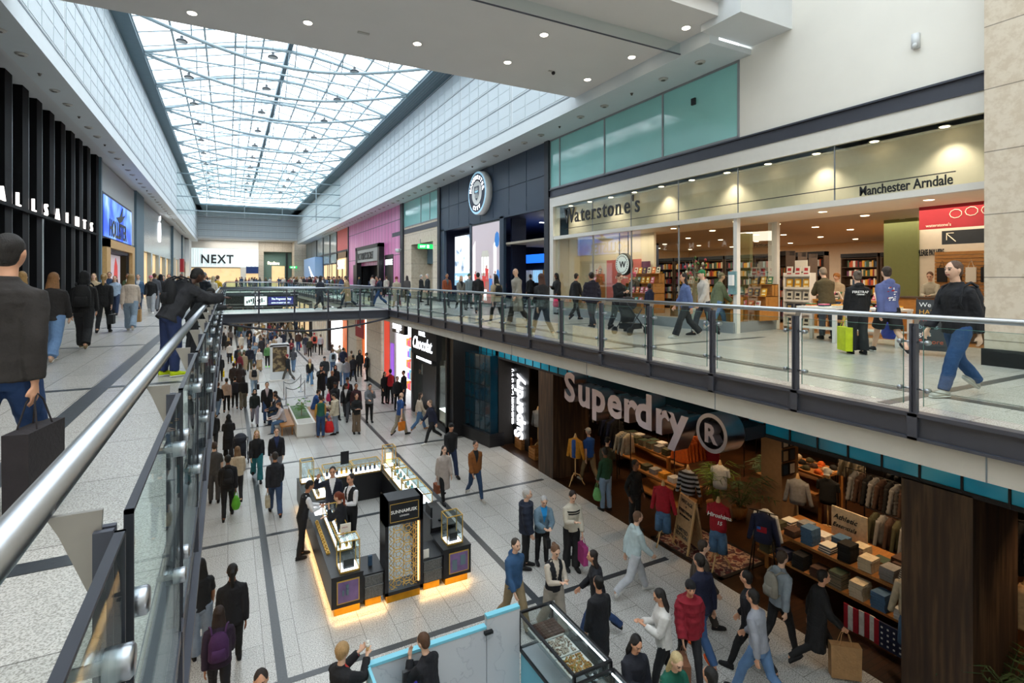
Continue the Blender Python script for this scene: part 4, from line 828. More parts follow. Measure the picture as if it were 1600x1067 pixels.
balustrade('glass balustrade close to the viewer along the left walkway with a thick round steel handrail', -3, 26.15, [y for y in PLs if y < 26.2], -.235, 'y', 1, gasket=True, rail_off=.10)
PB = [-.25+1.46*k for k in range(6)]
balustrade('glass balustrade on the near side of the footbridge across the void', VL-.05, 7.1, PB, 26.15, 'x', -1)
balustrade('glass balustrade on the far side of the footbridge', VL-.05, 7.1, PB, 29.75, 'x', 1)
balustrade('glass balustrade along the right walkway beyond the footbridge', 29.75, 66, [29.9+1.72*k for k in range(22)], 7.0, 'y', -1)
balustrade('glass balustrade along the left walkway beyond the footbridge', 29.75, 66, [29.9+1.72*k for k in range(22)], -.235, 'y', 1)
balustrade('glass balustrade across the far end of the second void', VL-.05, 7.1, PB, 65.95, 'x', -1)
balustrade('glass balustrade on the near edge of the last void', VL-.05, 7.1, PB, 72.05, 'x', 1)
balustrade('glass balustrade before the end shops', VL-.05, 7.1, PB, 95.95, 'x', -1)
# corner bracket and bowed tie under the footbridge
tb = empty('bridge_tie', (3.4, 26.1, 4.3), 'dark bowed steel tie hung under the near edge of the footbridge', 'beam')
obj('bow', MB().tube([(VL+7.33*i/16, 26.1, 4.78-.48*math.sin(PI*i/16)) for i in range(17)], .045, 8), 'dark_steel', tb, True, True)
for x in PB[1:5]: obj('strut', MB().tube([(x, 26.1, 4.8), (x, 26.1, 4.78-.48*math.sin(PI*(x-VL)/7.33))], .03, 6), 'dark_steel', tb, world=True)
# dark fascia with video screens on the far edge of the second void
fs = empty('screen_fascia', (3.4, 65.8, 3.7), 'long dark fascia with glowing screens across the far end of the second void', 'screen')
obj('fascia', MB().box(VL, 65.7, 3.5, VR, 65.9, 4.8), 'black_matt', fs, world=True)
obj('screen', MB().box(XA(382, 65.6), 65.6, 3.75, XA(417, 65.6), 65.7, 4.7), 'screen_window', fs, world=True); bpy.data.objects['screen'].data.materials[0] = mat('screen_white', '#ffffff', .4, emit=1.3)
b = MB()
for k in range(9): x = XA(385+3.3*k, 65.5); b.box(x, 65.57, 3.95+.1*(k % 3), x+.14, 65.6, 4.25+.1*(k % 4))
obj('screen_figure', b, 'letter_black', fs, world=True)
obj('screen', MB().box(XA(419, 65.6), 65.6, 3.75, XA(458, 65.6), 65.7, 4.65), mat('screen_violet', '#2b2b78', .4, emit=.9), fs, world=True)
text('lettering', 'The Fragrance Shop', .34, 'letter_glow', (XA(424, 65.5), 65.58, 4.3), 'S', fs, xs=.75); text('lettering', 'EXTRA STUDENT SAVINGS', .2, 'letter_glow', (XA(424, 65.5), 65.58, 3.9), 'S', fs, xs=.8)
# ================================================================ lower shops on the right
XS = 9.6
ramp_mat('teal_tile', .55, [(0, '#12586e'), (.4, '#177d9c'), (.55, '#1f9cc4'), (.75, '#63c4d6')], .12, detail=3, stretch=(1, 1, 1), coat=.3)
def plank(name, cols, sc, st, rough=.6): return ramp_mat(name, sc, [(i/(len(cols)-1)*.6+.2, c) for i, c in enumerate(cols)], rough, detail=5, stretch=st, bump=.15)
plank('burnt_wood', ['#17100c', '#2c1e16', '#3b291c', '#55402c', '#241812'], 2.2, (5, 5, .35))
tile_mat('parquet', '#3c2413', '#2a190d', '#120a06', .62, .1, .006, .3, 'xy', .35)
mat('shop_dark', '#1d1713', .8, var=.2); mat('tan_plaster', '#9b7a58', .8, var=.1); mat('table_wood', '#a56f37', .55, var=.25, vscale=9, stretch=(1, 6, 1)); mat('pale_wood', '#d8b17a', .5, var=.1)
mat('spot_warm', '#ffd9a0', .4, emit=18, ecol='#ffb765')
struct('floor', MB().box(XS, -6, -.3, 22, 19.3, .003), 'parquet')
struct('wall_fashion', MB().box(19.5, -6, 0, 19.8, 19.5, 4.5).box(XS, 19.3, 0, 19.5, 19.6, 4.5).box(XS, -6.3, 0, 20, -6, 4.5), 'shop_dark')
struct('ceiling', MB().box(XS+.1, -6, 4.3, 19.6, 19.5, 4.4), 'void_dark')
tb_ = empty('teal_tile_band', (XS, 8, 3.54), 'long band of glossy teal tiles over the clothes shop', 'tile band')
b = MB(); b.box(XS, -6, 3.56, XS+.05, 21.5, 4.5); obj('tiles', b, 'teal_tile', tb_, world=True)
b = MB(); b.box(XS-.02, -6, 3.5, XS+.1, 21.5, 3.57)
for k in range(50): b.box(XS-.025, -6+.55*k, 3.5, XS+.03, -5.97+.55*k, 4.5)
obj('mullion', b, 'black_matt', tb_, world=True)
for y0, y1, lab in ((15.2, 16.15, 'dark burnt wood pillar left of the big chrome letters'), (3.78, 4.72, 'massive dark burnt wood pillar at the lower right')):
    tag(obj('timber_pillar', MB().box(XS-.02, y0, 0, XS+1.45, y1, 3.52), 'burnt_wood'), lab, 'pillar')
tag(obj('timber_pillar', MB().box(XS-.02, -2, 0, XS+1.45, -1.1, 3.52), 'burnt_wood'), 'dark pillar at the near end of the clothes shop', 'pillar')
cp = tag(obj('plaster_column', MB().box(13.4, 9.55, 0, 14.1, 10.2, 4.3), 'tan_plaster'), 'tan plaster column hung with small picture frames inside the shop', 'column')
for i in range(8):
    y, z = 9.65+.0*i, 1.3+.38*(i//2); x = 13.5+.28*(i % 2)
    fr = tag(obj('picture_frame', MB().box(x-.12, 9.51, z, x+.13, 9.55, z+.32), 'black'), 'small framed picture on the tan plaster column', 'picture frame', 'framed pictures on the tan column'); obj('picture', MB().box(x-.09, 9.505, z+.03, x+.1, 9.51, z+.29), ['book_slate blue', 'paper', 'book_beige'][i % 3], fr)
# big chrome letters
mat('brushed', '#bcbac6', .28, metal=1, var=.15, vscale=3); mat('face_pink', '#cfc3cd', .28, metal=.7, var=.25, vscale=.9)
sd = empty('shop_sign', (8.7, 10, 3.2), 'huge three dimensional chrome letters reading Superdry with a circled R', 'sign')
xw = 0; Yc = 12.95
for ch, w_ in zip('Superdry', (.72, .68, .72, .66, .46, .72, .46, .62)):
    t = text_mesh(ch, 1.1, .42, .036); 
    for v in t.vertices: v.co.x *= 1.08
    t.materials.clear(); t.materials.append(M('face_pink')); t.materials.append(M('brushed'))
    for p in t.polygons: p.material_index = 0 if abs(p.normal.z) > .8 else 1
    t.transform(Matrix.Translation((8.75, Yc, 3.25)) @ Matrix.Rotation(-PI/2, 4, 'Z') @ Matrix.Rotation(PI/2, 4, 'X')); obj('letter', t, None, sd).matrix_parent_inverse = lm(sd).inverted(); Yc -= w_*.935
cR = (8.65, 7.6, 3.62); b = MB(); ring(b, cR, .31, .39, 8.5, 36); 
for r_ in (.31, .39):
    vs = []; n = 36
    for k in range(n): a = 2*PI*k/n; vs += [(8.5, cR[1]+r_*math.cos(a), cR[2]+r_*math.sin(a)), (9.0, cR[1]+r_*math.cos(a), cR[2]+r_*math.sin(a))]
    b.add(vs, [(2*k, 2*((k+1) % n), 2*((k+1) % n)+1, 2*k+1) for k in range(n)])
obj('circle', b, 'brushed', sd, True, True); b = MB(); ring(b, cR, .0, .32, 8.72, 36); obj('circle_back', b, 'black', sd, world=True)
text('letter', 'R', .5, 'face_pink', (8.58, cR[1]+.17, cR[2]-.18), 'W', sd, depth=.2, off=.02); obj('mount', MB().box(9.0, 7.2, 3.5, 9.6, 7.7, 3.75).box(8.95, 7.6, 3.72, 9.6, 12.9, 3.8), 'dark_steel', sd, world=True)
# neon lettering in the left window bay
ng = empty('neon_sign', (10.2, 18.6, .4), 'glowing white upright lettering reading Superdry in the left window bay', 'sign')
obj('board', MB().box(10.25, 18.0, 0, 10.3, 19.3, 3.5), 'black', ng, world=True)
t = text_mesh('Superdry', .92, .04, .02); t.materials.clear(); t.materials.append(M('letter_glow')); t.transform(Matrix.Translation((10.2, 18.42, .35)) @ Matrix.Rotation(-PI/2, 4, 'Z') @ Matrix.Rotation(PI/2, 4, 'X') @ Matrix.Rotation(PI/2, 4, 'Z')); 
for v in t.vertices: v.co.z = .35+(v.co.z-.35)*.75
obj('lettering', t, None, ng).matrix_parent_inverse = lm(ng).inverted()
t = text_mesh('極度乾燥(しなさい)', .26, .03); t.materials.clear(); t.materials.append(M('letter_glow')); t.transform(Matrix.Translation((10.2, 19.2, .8)) @ Matrix.Rotation(-PI/2, 4, 'Z') @ Matrix.Rotation(PI/2, 4, 'X') @ Matrix.Rotation(PI/2, 4, 'Z')); obj('lettering', t, None, ng).matrix_parent_inverse = lm(ng).inverted()
# teal pier, chocolate shop, toy shop and stone beyond
struct('wall_right', MB().prism([(9.25, 19.35), (8.95, 21.2), (9.6, 21.2), (9.8, 19.35)], 'z', .5, 3.6), mat('teal_dark', '#0c3547', .12, var=.4, vscale=1.2, coat=.4)); struct('baseboard_right', MB().prism([(9.15, 19.2), (8.8, 21.2), (9.7, 21.2), (9.8, 19.2)], 'z', 0, .5), 'black')
b = MB()
for k in range(6): b.tube([(9.24-.3*k/5, 19.35+1.85*k/5, .5), (9.24-.3*k/5, 19.35+1.85*k/5, 3.6)], .012, 4)
for k in range(6): b.tube([(9.24, 19.35, .5+.62*k), (8.94, 21.2, .5+.62*k)], .012, 4)
struct('trim_10', b, 'black')
struct('wall_right', MB().box(8.4, 21.2, 0, 9.6, 21.7, 4.5).box(8.5, 26.3, 0, 12, 26.9, 4.5), 'black')
hc = empty('chocolate_shop_front', (8.3, 23.8, 0), 'black chocolate shop front with white script lettering', 'shopfront')
obj('frame', MB().box(8.3, 21.7, 0, 8.45, 21.85, 4.5).box(8.3, 23.0, 0, 8.45, 23.15, 4.5).box(8.25, 26.2, 0, 8.6, 26.5, 4.5).box(8.3, 21.7, 0, 8.45, 23, .3), 'black', hc, world=True)
obj('sign_board', MB().box(8.05, 22.3, 3.05, 8.3, 25.9, 4.45).box(8.1, 23.0, 2.75, 8.3, 25.4, 3.1), 'black_matt', hc, world=True); obj('window_glass', MB().box(8.38, 21.85, .3, 8.4, 23, 4.4).box(8.38, 25.2, .1, 8.4, 26.2, 4.4), 'shop_glass', hc, world=True)
text('lettering', 'HOTEL', .3, 'letter_glow', (8.03, 24.7, 4.0), 'W', hc, xs=1); text('lettering', 'Chocolat.', .82, 'letter_glow', (8.03, 25.7, 3.35), 'W', hc, shear=.35, xs=.9, off=.003); text('lettering', 'BRITISH COCOA GROWERS', .17, 'letter_glow', (8.08, 25.2, 2.85), 'W', hc)
obj('interior', MB().box(10.5, 21.8, 0, 10.6, 26.2, 4.4), 'shop_dark', hc, world=True); b = MB()
for z in (1.1, 1.8, 2.5): b.box(10.3, 23.4, z, 10.45, 24.6, z+.03)
obj('lit_shelf', b, 'lamp_warm', hc, world=True); obj('display_wall', MB().box(10.35, 25.0, 0, 10.4, 26.2, 3.4), 'bronze', hc, world=True)
ts = empty('toy_shop_front', (8.3, 29.5, 0), 'bright white shop front with colourful lit shelves and a black sign', 'shopfront')
obj('wall_panel', MB().box(8.3, 29.8, 0, 8.4, 32.3, 4.5).box(8.4, 27, 0, 12, 27.1, 4.5).box(11.9, 27, 0, 12, 32.5, 4.5), 'white_paint', ts, world=True); obj('red_panel', MB().box(8.27, 30.9, .3, 8.3, 32.0, 4.4), 'red_banner', ts, world=True)
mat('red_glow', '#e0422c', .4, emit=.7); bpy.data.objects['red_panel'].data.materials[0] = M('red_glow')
obj('sign_board', MB().box(8.1, 27.3, 3.75, 8.3, 29.6, 4.5), 'black', ts, world=True); text('lettering', 'smiggle', .62, 'letter_glow', (8.08, 29.5, 3.95), 'W', ts, xs=.95)
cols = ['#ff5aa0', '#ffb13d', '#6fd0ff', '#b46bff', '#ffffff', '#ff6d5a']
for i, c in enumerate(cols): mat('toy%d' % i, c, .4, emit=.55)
for i in range(5):
    obj('shelf', MB().box(8.9, 27.2, .5+.6*i, 9.3, 29.6, .54+.6*i), 'white_paint', ts, world=True); b = MB()
    for q in range(8): b.box(8.85, 27.3+.28*q, .55+.6*i, 9.1, 27.5+.28*q, .55+.6*i+.3+.1*(q % 3), (i*3+q) % 6)
    obj('goods', b, ['toy%d' % k for k in range(6)], ts, world=True)
obj('purple_poster', MB().box(8.27, 29.95, 1.2, 8.3, 30.6, 3.0), 'toy3', ts, world=True)
area('toy_light', (10, 28.5, 4.3), (0, 0, 0), 2, 3, 45, (1, .97, .95))
struct('wall_right', MB().box(8.2, 32.5, 0, 8.7, 36.2, 4.5), 'limestone'); struct('wall_right', MB().box(8.9, 36.2, 0, 9.3, 39.5, 4.5).box(8.2, 39.5, 0, 8.6, 42.5, 4.5), 'limestone')
struct('baseboard_right', MB().box(8.17, 32.5, 0, 8.2, 36.2, .25), 'black')
bnr = tag(obj('hanging_banner', MB().box(8.1, 36.8, 2.6, 8.15, 39.4, 4.3).box(8.1, 36.6, 4.1, 8.25, 39.6, 4.2), 'red_banner'), 'dark red projecting banner with a white 7 on the stone walls downstairs', 'banner'); text('lettering', '7', .9, 'white_letter', (8.08, 39.2, 3.3), 'W', bnr); text('lettering', 'PARKING', .25, 'white_letter', (8.08, 38.6, 3.3), 'W', bnr)
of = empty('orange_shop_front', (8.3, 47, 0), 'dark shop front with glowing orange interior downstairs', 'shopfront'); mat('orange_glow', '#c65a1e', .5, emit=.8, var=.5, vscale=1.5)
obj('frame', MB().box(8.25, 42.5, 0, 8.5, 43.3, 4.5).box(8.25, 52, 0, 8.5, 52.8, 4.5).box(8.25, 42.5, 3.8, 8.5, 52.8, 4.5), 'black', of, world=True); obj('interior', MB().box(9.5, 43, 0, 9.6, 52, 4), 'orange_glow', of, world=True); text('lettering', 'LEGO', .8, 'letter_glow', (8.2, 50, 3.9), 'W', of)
exit_sign(7.6, 42.0, 4.3, 'S', 'green EXIT sign hung under the slab downstairs', 1)
bf = empty('cream_shop_front', (8.3, 60, 0), 'pale striped shop front downstairs beyond the orange shop', 'shopfront'); b = MB(); c_ = MB()
for k in range(8): b.box(8.25, 53+1.3*k, 0, 8.4, 53.8+1.3*k, 4.5); c_.box(8.35, 53.8+1.3*k, 0, 8.4, 54.3+1.3*k, 4.2)
obj('panel', b, 'shop_white', bf, world=True); obj('window', c_, 'warm_window', bf, world=True)
struct('wall_right', MB().box(8.3, 63.5, 0, 8.6, 112, 4.5), 'black_matt'); struct('wall_end', MB().box(-7, 105, 0, 9.6, 105.3, 4.5), 'void_dark')
m = MB()
for k in range(7): m.box(8.25, 66+5*k, .3, 8.3, 69+5*k, 3.6)
struct('window_3', m, 'warm_window')
m = MB()
for k in range(14): m.box(-6.6, -8+8*k, .2, -6.5, -2+8*k, 3.6)
struct('window_4', m, 'warm_window')
for k in range(9): area('lower_fill', (8.6 if k % 2 else -3, 8+10*k, 4.4), (0, 0, 0), 1.2, 5, 60, (1, .93, .82))  # added fill without fittings, brightens the lower floor
# ---------------- clothes shop stock
for n, c in (('orange_down', '#d9641c'), ('black_cloth', '#17181b'), ('navy_cloth', '#1d2644'), ('grey_cloth', '#8b8b8c'), ('cream_cloth', '#cfc2a8'), ('red_cloth', '#a8182b'), ('denim', '#4c6f94'), ('mustard_cloth', '#c98a26'), ('olive_cloth', '#4b4a34'), ('white_cloth', '#d9d9d6'), ('brown_cloth', '#4a342a'), ('blue_cloth', '#2f5aa8'), ('tan_cloth', '#b6936a'), ('green_cloth', '#2c5a43')): mat(n, c, .85, var=.18, vscale=14, bump=.3, bscale=25)
def stripes(name, a, b_, sc, axis='z'):
    m = bpy.data.materials.new(name); m.use_nodes = True; nt = m.node_tree; bs_ = nt.nodes['Principled BSDF']; tc = nt.nodes.new('ShaderNodeTexCoord'); w_ = nt.nodes.new('ShaderNodeTexWave'); w_.bands_direction = axis.upper(); w_.inputs['Scale'].default_value = sc; r = nt.nodes.new('ShaderNodeValToRGB'); r.color_ramp.interpolation = 'CONSTANT'
    r.color_ramp.elements[0].color = lin(a); r.color_ramp.elements[1].position = .5; r.color_ramp.elements[1].color = lin(b_); nt.links.new(tc.outputs['Object'], w_.inputs[0]); nt.links.new(w_.outputs[1], r.inputs[0]); nt.links.new(r.outputs[0], bs_.inputs['Base Color']); bs_.inputs['Roughness'].default_value = .85; MATS[name] = m
stripes('stripe_cloth', '#e0dccf', '#20242e', 8); stripes('rugby_cloth', '#a9adb4', '#16181c', 2.6); stripes('plaid_cloth', '#3b4a3c', '#a58f7a', 14)
CL = ['navy_cloth', 'grey_cloth', 'cream_cloth', 'black_cloth', 'stripe_cloth', 'denim', 'brown_cloth', 'olive_cloth', 'white_cloth', 'plaid_cloth']
CN = {'navy_cloth': 'navy', 'grey_cloth': 'grey', 'cream_cloth': 'cream', 'black_cloth': 'black', 'stripe_cloth': 'striped', 'denim': 'denim blue', 'brown_cloth': 'brown', 'olive_cloth': 'olive', 'white_cloth': 'white', 'plaid_cloth': 'plaid', 'red_cloth': 'red', 'orange_down': 'orange', 'mustard_cloth': 'mustard', 'blue_cloth': 'blue', 'tan_cloth': 'tan', 'green_cloth': 'green', 'rugby_cloth': 'grey and black striped'}
def folded():
    b = MB(); 
    for k in range(2):
        z = .024*k; ring_ = [(-.15, 0), (.15, 0), (.165, .006), (.165, .018), (.15, .024), (-.15, .024)]; b.prism([(a, z+c) for a, c in ring_], 'y', -.13+.004*k, .13-.004*k)
    m = b.mesh('folded_top'); m.materials.append(M('black_cloth')); return m
fm = folded()
def stack(x, y, z, n, m, where, rz=0):
    for i in range(n):
        solid('folded_top', fm, m, (x+random.uniform(-.008, .008), y+random.uniform(-.008, .008), z+.050*i), rz+random.uniform(-.06, .06), (1, 1, 1), label='%s folded top in a pile %s' % (CN[m], where), cat='clothing', group='%s folded tops %s' % (CN[m], where))
def longtable(x0, y0, x1, y1, h, label):
    r = empty('display_table', ((x0+x1)/2, (y0+y1)/2, 0), label, 'display table'); obj('tabletop', MB().box(x0, y0, h-.06, x1, y1, h), 'table_wood', r, world=True); obj('lower_shelf', MB().box(x0-.25, y0+.02, h-.5, x1, y1-.02, h-.45), 'table_wood', r, world=True)
    for x in (x0+.06, x1-.06):
        for y in (y0+.06, y1-.06): obj('leg', MB().box(x-.05, y-.05, 0, x+.05, y+.05, h-.06), 'table_wood', r, world=True)
    return r
longtable(11.0, 5.0, 12.3, 8.3, .95, 'long wooden table of folded clothes beside the big dark pillar')
k = 0
for y in [5.3+.4*i for i in range(8)]:
    stack(11.2, y, .951, random.choice((3, 5, 7)), CL[k % 10], 'on the long table near the big pillar'); k += 1
    if y not in (5.3,): stack(11.65, y, .951, random.choice((2, 4)), CL[(k*3) % 10], 'on the long table near the big pillar')
    stack(10.9, y, .501, random.choice((4, 6)), CL[(k*7+1) % 10], 'on the lower shelf near the big pillar')
longtable(12.6, 13.0, 13.5, 15.8, .9, 'long wooden table of folded plaid shirts deep in the shop')
for y in [13.25+.38*i for i in range(7)]: k += 1; stack(12.8, y, .901, 4, ['plaid_cloth', 'olive_cloth', 'grey_cloth', 'plaid_cloth'][k % 4], 'on the table deep in the shop'); stack(13.25, y, .901, 3, ['plaid_cloth', 'black_cloth', 'white_cloth'][k % 3], 'on the table deep in the shop')
longtable(11.6, 11.3, 12.3, 13.6, .6, 'low wooden table of pale folded clothes behind the red sweater')
for y in [11.6+.4*i for i in range(5)]: stack(11.85, y, .601, 3, ['white_cloth', 'mustard_cloth', 'grey_cloth', 'olive_cloth', 'cream_cloth'][int(y*2.5) % 5], 'on the low table behind the red sweater')
tk = tag(obj('storage_chest', MB().box(11.6, 5.1, .951, 12.2, 5.9, 1.2), 'brown_cloth'), 'open brown trunk on the table beside the big dark pillar', 'trunk'); stack(11.9, 5.5, 1.2, 2, 'denim', 'on the brown trunk')
at = empty('easel_sign', (12.1, 7.0, .95), 'cream table sign reading Athletic Essentials', 'sign'); obj('board', MB().box(-.02, -.38, 0, .02, .38, .62), 'cream_cloth', at); text('lettering', 'Athletic', .16, 'letter_black', (12.07, 7.33, 1.32), 'W', at, shear=.3); text('lettering', 'Essentials', .135, 'letter_black', (12.07, 7.35, 1.14), 'W', at, shear=.3)
# garments: a torso shape hung or worn, and stands
def garment_mesh(sleeves='long', puffy=0, w_=.2, length=.62):
    b = MB(); pf = .03*puffy
    rings = [(-length, w_*.95+pf, .11+pf), (-length*.8, w_+pf, .12+pf), (-length*.45, w_*.95+pf, .115+pf), (-.12, w_*1.08+pf, .12+pf), (-.04, w_*1.0, .10), (0, .1, .07), (.03, .075, .06)]
    if puffy:
        rr = []
        for k in range(14): z = -length+length*.92*k/13; rr.append((z, w_*1.02+.035*(k % 2), .11+.035*(k % 2)))
        rings = rr+[(0, .1, .08), (.04, .09, .08)]
    b.loft([((0, 0, z), (a, 0, 0), (0, c, 0)) for z, a, c in rings])
    L = {'long': .58, 'short': .22, 'none': 0}[sleeves]
    if L:
        for s in (-1, 1):
            n = 10; pts = []; rs = []
            for i in range(n+1): t = i/n; pts.append((s*(w_*.92+.13*t*L/.58), .03*t, -.07-L*.97*t)); rs.append((.068-.02*t)+(.022*(i % 2) if puffy else 0))
            b.tube(pts, rs, 10)
    return b
GM = {}
def gm(key, *a):
    if key not in GM:
        m = garment_mesh(*a).mesh('garment', True); m.materials.append(M('black_cloth')); GM[key] = m
    return GM[key]
gm('long', 'long'); gm('short', 'short'); gm('puffer', 'long', 1, .22, .66); gm('gilet', 'none', 1, .22, .64); gm('coat', 'long', 1, .23, .95)
def bust_stand(x, y, m, kind, label, rz=-PI/2+.4, h=1.45, shorts=None, tripod=True, extra=None):
    r = empty('mannequin_stand', (x, y, 0), label, 'mannequin', None, rz); zz = h
    st_ = MB(); st_.tube([(0, 0, .28), (0, 0, h-.4)], .022, 8)
    for k in range(3):
        a = 2*PI*k/3+.4; c, s = math.cos(a), math.sin(a); st_.tube([(.02*c, .02*s, .36), (.14*c, .14*s, .33), (.24*c, .24*s, .12), (.31*c, .31*s, .012)], [.02, .018, .018, .02], 6)
    obj('stand', st_, 'pale_wood', r, True)
    obj('neck', MB().lathe((0, 0, h+.0), [(.055, -.05), (.05, .07), (.035, .1), (.02, .16)], 10), 'pale_wood', r, True)
    g = obj('garment', gm(kind), None, r); g.location = (0, 0, h); recol(g, 0, m)
    if shorts:
        b = MB(); b.loft([((0, 0, z), (a, 0, 0), (0, c, 0)) for z, a, c in ((0, .16, .11), (-.15, .19, .12), (-.22, .19, .12))])
        for s in (-1, 1): b.loft([((s*.1, 0, z), (a, 0, 0), (0, .115, 0)) for z, a in ((-.15, .095), (-.35, .105), (-.55, .115))])
        g = obj('shorts', b, shorts, r, True); g.location = (0, 0, h-.56)
    if extra: extra(r, h)
    return r
def at_px(px, py): return P(px, py, 0)
def tee_under(r, h): obj('inner_top', MB().loft([((0, -.06, z), (a, 0, 0), (0, .08, 0)) for z, a in ((h-.6, .09), (h-.1, .1), (h-.02, .06))]), 'blue_cloth', r, True)
x, y = at_px(899, 757); bust_stand(x, y, 'mustard_cloth', 'long', 'mustard jacket over a blue top on a stand by the first dark pillar', extra=tee_under, h=1.5)
x, y = at_px(1036, 850); bust_stand(x, y, 'red_cloth', 'long', 'long red sweater on a pale tripod stand at the rug edge', shorts='denim', h=1.45)
x, y = at_px(1075, 822); bust_stand(x, y, 'rugby_cloth', 'long', 'grey and black striped rugby shirt on a stand behind the A board', h=1.5)
x, y = at_px(1125, 812); bust_stand(x, y, 'white_cloth', 'short', 'white jersey on a stand behind the red baseball shirt', h=1.5)
def redtext(r, h):
    for s_, sz, z, o in (('Hiroshima', .13, h-.26, .2), ('15', .12, h-.42, -.02)):
        t = text_mesh(s_, sz, .01, .002, .2); t.materials.clear(); t.materials.append(M('white_letter')); t.transform(Matrix.Translation((-o, -.155, z)) @ Matrix.Rotation(PI/2, 4, 'X')); obj('lettering', t, None, r)
x, y = at_px(1122, 888); bust_stand(x, y, 'red_cloth', 'short', 'red baseball shirt lettered in white with denim shorts, numbered 15', shorts='denim', h=1.5, extra=redtext)
x, y = at_px(1112, 770); bust_stand(x, y, 'red_cloth', 'gilet', 'red padded gilet on a stand before the orange jackets', h=1.55)
x, y = at_px(1243, 845); bust_stand(12.9, 8.75, 'grey_cloth', 'long', 'pale grey hooded top on a bust beside the long table', h=1.55)
def capfn(r, h): obj('cap', MB().ell((0, 0, h+.2), .1, .12, .09).box(-.07, -.22, h+.16, .07, -.1, h+.175), 'white_cloth', r, True)
bust_stand(13.6, 8.4, 'black_cloth', 'short', 'black top and white cap on a bust behind the grey hooded top', h=1.55, extra=capfn)
bust_stand(10.6, 17.9, 'grey_cloth', 'long', 'grey sweatshirt on a stand in the left window bay', h=1.6); bust_stand(10.7, 16.9, 'black_cloth', 'long', 'black printed top on a stand in the left window bay', h=1.55)
bust_stand(11.3, YA(1604, 11.3), 'tan_cloth', 'puffer', 'tan padded jacket on a stand right of the big pillar', h=1.75); bust_stand(10.4, 4.95, 'cream_cloth', 'long', 'cream jacket and jeans on a stand against the big pillar', h=1.5, shorts='denim')
bust_stand(10.9, 5.05, 'stripe_cloth', 'long', 'white top with thin dark stripes on a bust by the big pillar', h=1.75)
# easel rack with navy sweatshirt
x, y = at_px(1193, 905); er = empty('garment_easel', (x, y, 0), 'black easel holding a navy sweatshirt with a flag patch', 'clothes rack', rz=-PI/2+.4); b = MB()
for s in (-1, 1): b.tube([(s*.3, -.1, 0), (s*.12, 0, 1.5)], .015, 6); b.tube([(s*.3, .25, 0), (s*.12, 0, 1.5)], .015, 6)
b.tube([(-.3, 0, 1.5), (.3, 0, 1.5)], .012, 6); obj('frame', b, 'black', er, True)
for i, m in enumerate(('white_cloth', 'navy_cloth')):
    g = obj('garment', gm('long'), None, er); g.location = (0, .18-.2*i, 1.46); recol(g, 0, m)
obj('flag_patch', MB().box(-.1, -.16, 1.1, .1, -.13, 1.22), 'red_cloth', er); obj('flag_patch', MB().box(-.1, -.165, 1.16, -.02, -.135, 1.22), 'blue_cloth', er)
# rails of jackets
def rail(x, y, n, kind, m, label, along='y', h=1.75, dx=.16):
    r = empty('garment_rail', (x, y, 0), label, 'clothes rail', rz=0 if along == 'y' else PI/2); L = n*dx/2+.1
    obj('frame', MB().tube([(0, -L, 0), (0, -L, h), (0, L, h), (0, L, 0)], .018, 6), 'black', r, True)
    for i in range(n):
        g = solid('hanging_garment', gm(kind), m if isinstance(m, str) else m[i % len(m)], (0, 0, 0)); R = Matrix.Rotation(r.rotation_euler.z, 3, 'Z'); p = R @ Vector((0, -L+.12+dx*i, h-.08)); g.location = (x+p.x, y+p.y, p.z); g.rotation_euler = (0, 0, r.rotation_euler.z+random.uniform(-.15, .15)); g.scale = (.9, .7, 1)
        mm = m if isinstance(m, str) else m[i % len(m)]; tag(g, '%s garment hanging on the %s' % (CN[mm], label), 'clothing', '%s garments on the %s' % (CN[mm], label[:44]))
rail(12.9, 12.3, 8, 'puffer', 'orange_down', 'rail of orange padded jackets deep in the shop', 'x', h=1.75); rail(12.2, 16.3, 8, 'long', ['cream_cloth', 'brown_cloth', 'black_cloth'], 'rail behind the left pillar of mixed jackets', h=2.1)
rail(15.2, 15.5, 9, 'puffer', 'black_cloth', 'rail of black padded jackets at the back', h=2.2); rail(13.2, 6.3, 11, 'long', ['grey_cloth', 'olive_cloth', 'brown_cloth'], 'rail of muted sweatshirts behind the long table', h=1.35); rail(15.0, 6.9, 10, 'puffer', 'black_cloth', 'rail of dark padded jackets at the right back', h=1.9); rail(14.6, 8.4, 3, 'puffer', 'cream_cloth', 'short rail of cream padded jackets above the table', h=2.2)
rail(17.2, 11.2, 9, 'coat', ['red_cloth', 'black_cloth', 'navy_cloth'], 'rail of red and dark coats beside the plants', h=2.1); rail(13.9, 4.9, 7, 'coat', 'black_cloth', 'rail of long dark coats behind the big pillar', h=1.9); rail(12.6, 17.6, 6, 'coat', 'black_cloth', 'rail of long dark coats inside the left bay', h=2.2)
rail(17.8, 14.5, 8, 'coat', ['brown_cloth', 'orange_down'], 'rail of brown and orange coats at the back wall', h=2.3)
rail(16.2, 17.0, 10, 'coat', ['brown_cloth', 'black_cloth'], 'tall rail of dark coats at the far left back', h=2.5); rail(16.6, 12.6, 8, 'long', ['stripe_cloth', 'cream_cloth', 'brown_cloth'], 'rail of striped and cream knitwear at the back', h=2.6)
rail(14.3, 15.6, 9, 'long', ['brown_cloth', 'stripe_cloth', 'black_cloth'], 'rail of brown and striped tops left of the tables', h=2.3); rail(16.6, 8.4, 9, 'puffer', ['black_cloth', 'brown_cloth'], 'rail of dark quilted jackets above the cap table', h=2.7); rail(16.3, 6.0, 10, 'coat', ['black_cloth', 'brown_cloth', 'grey_cloth'], 'tall rail of mixed coats at the right back', h=2.6)
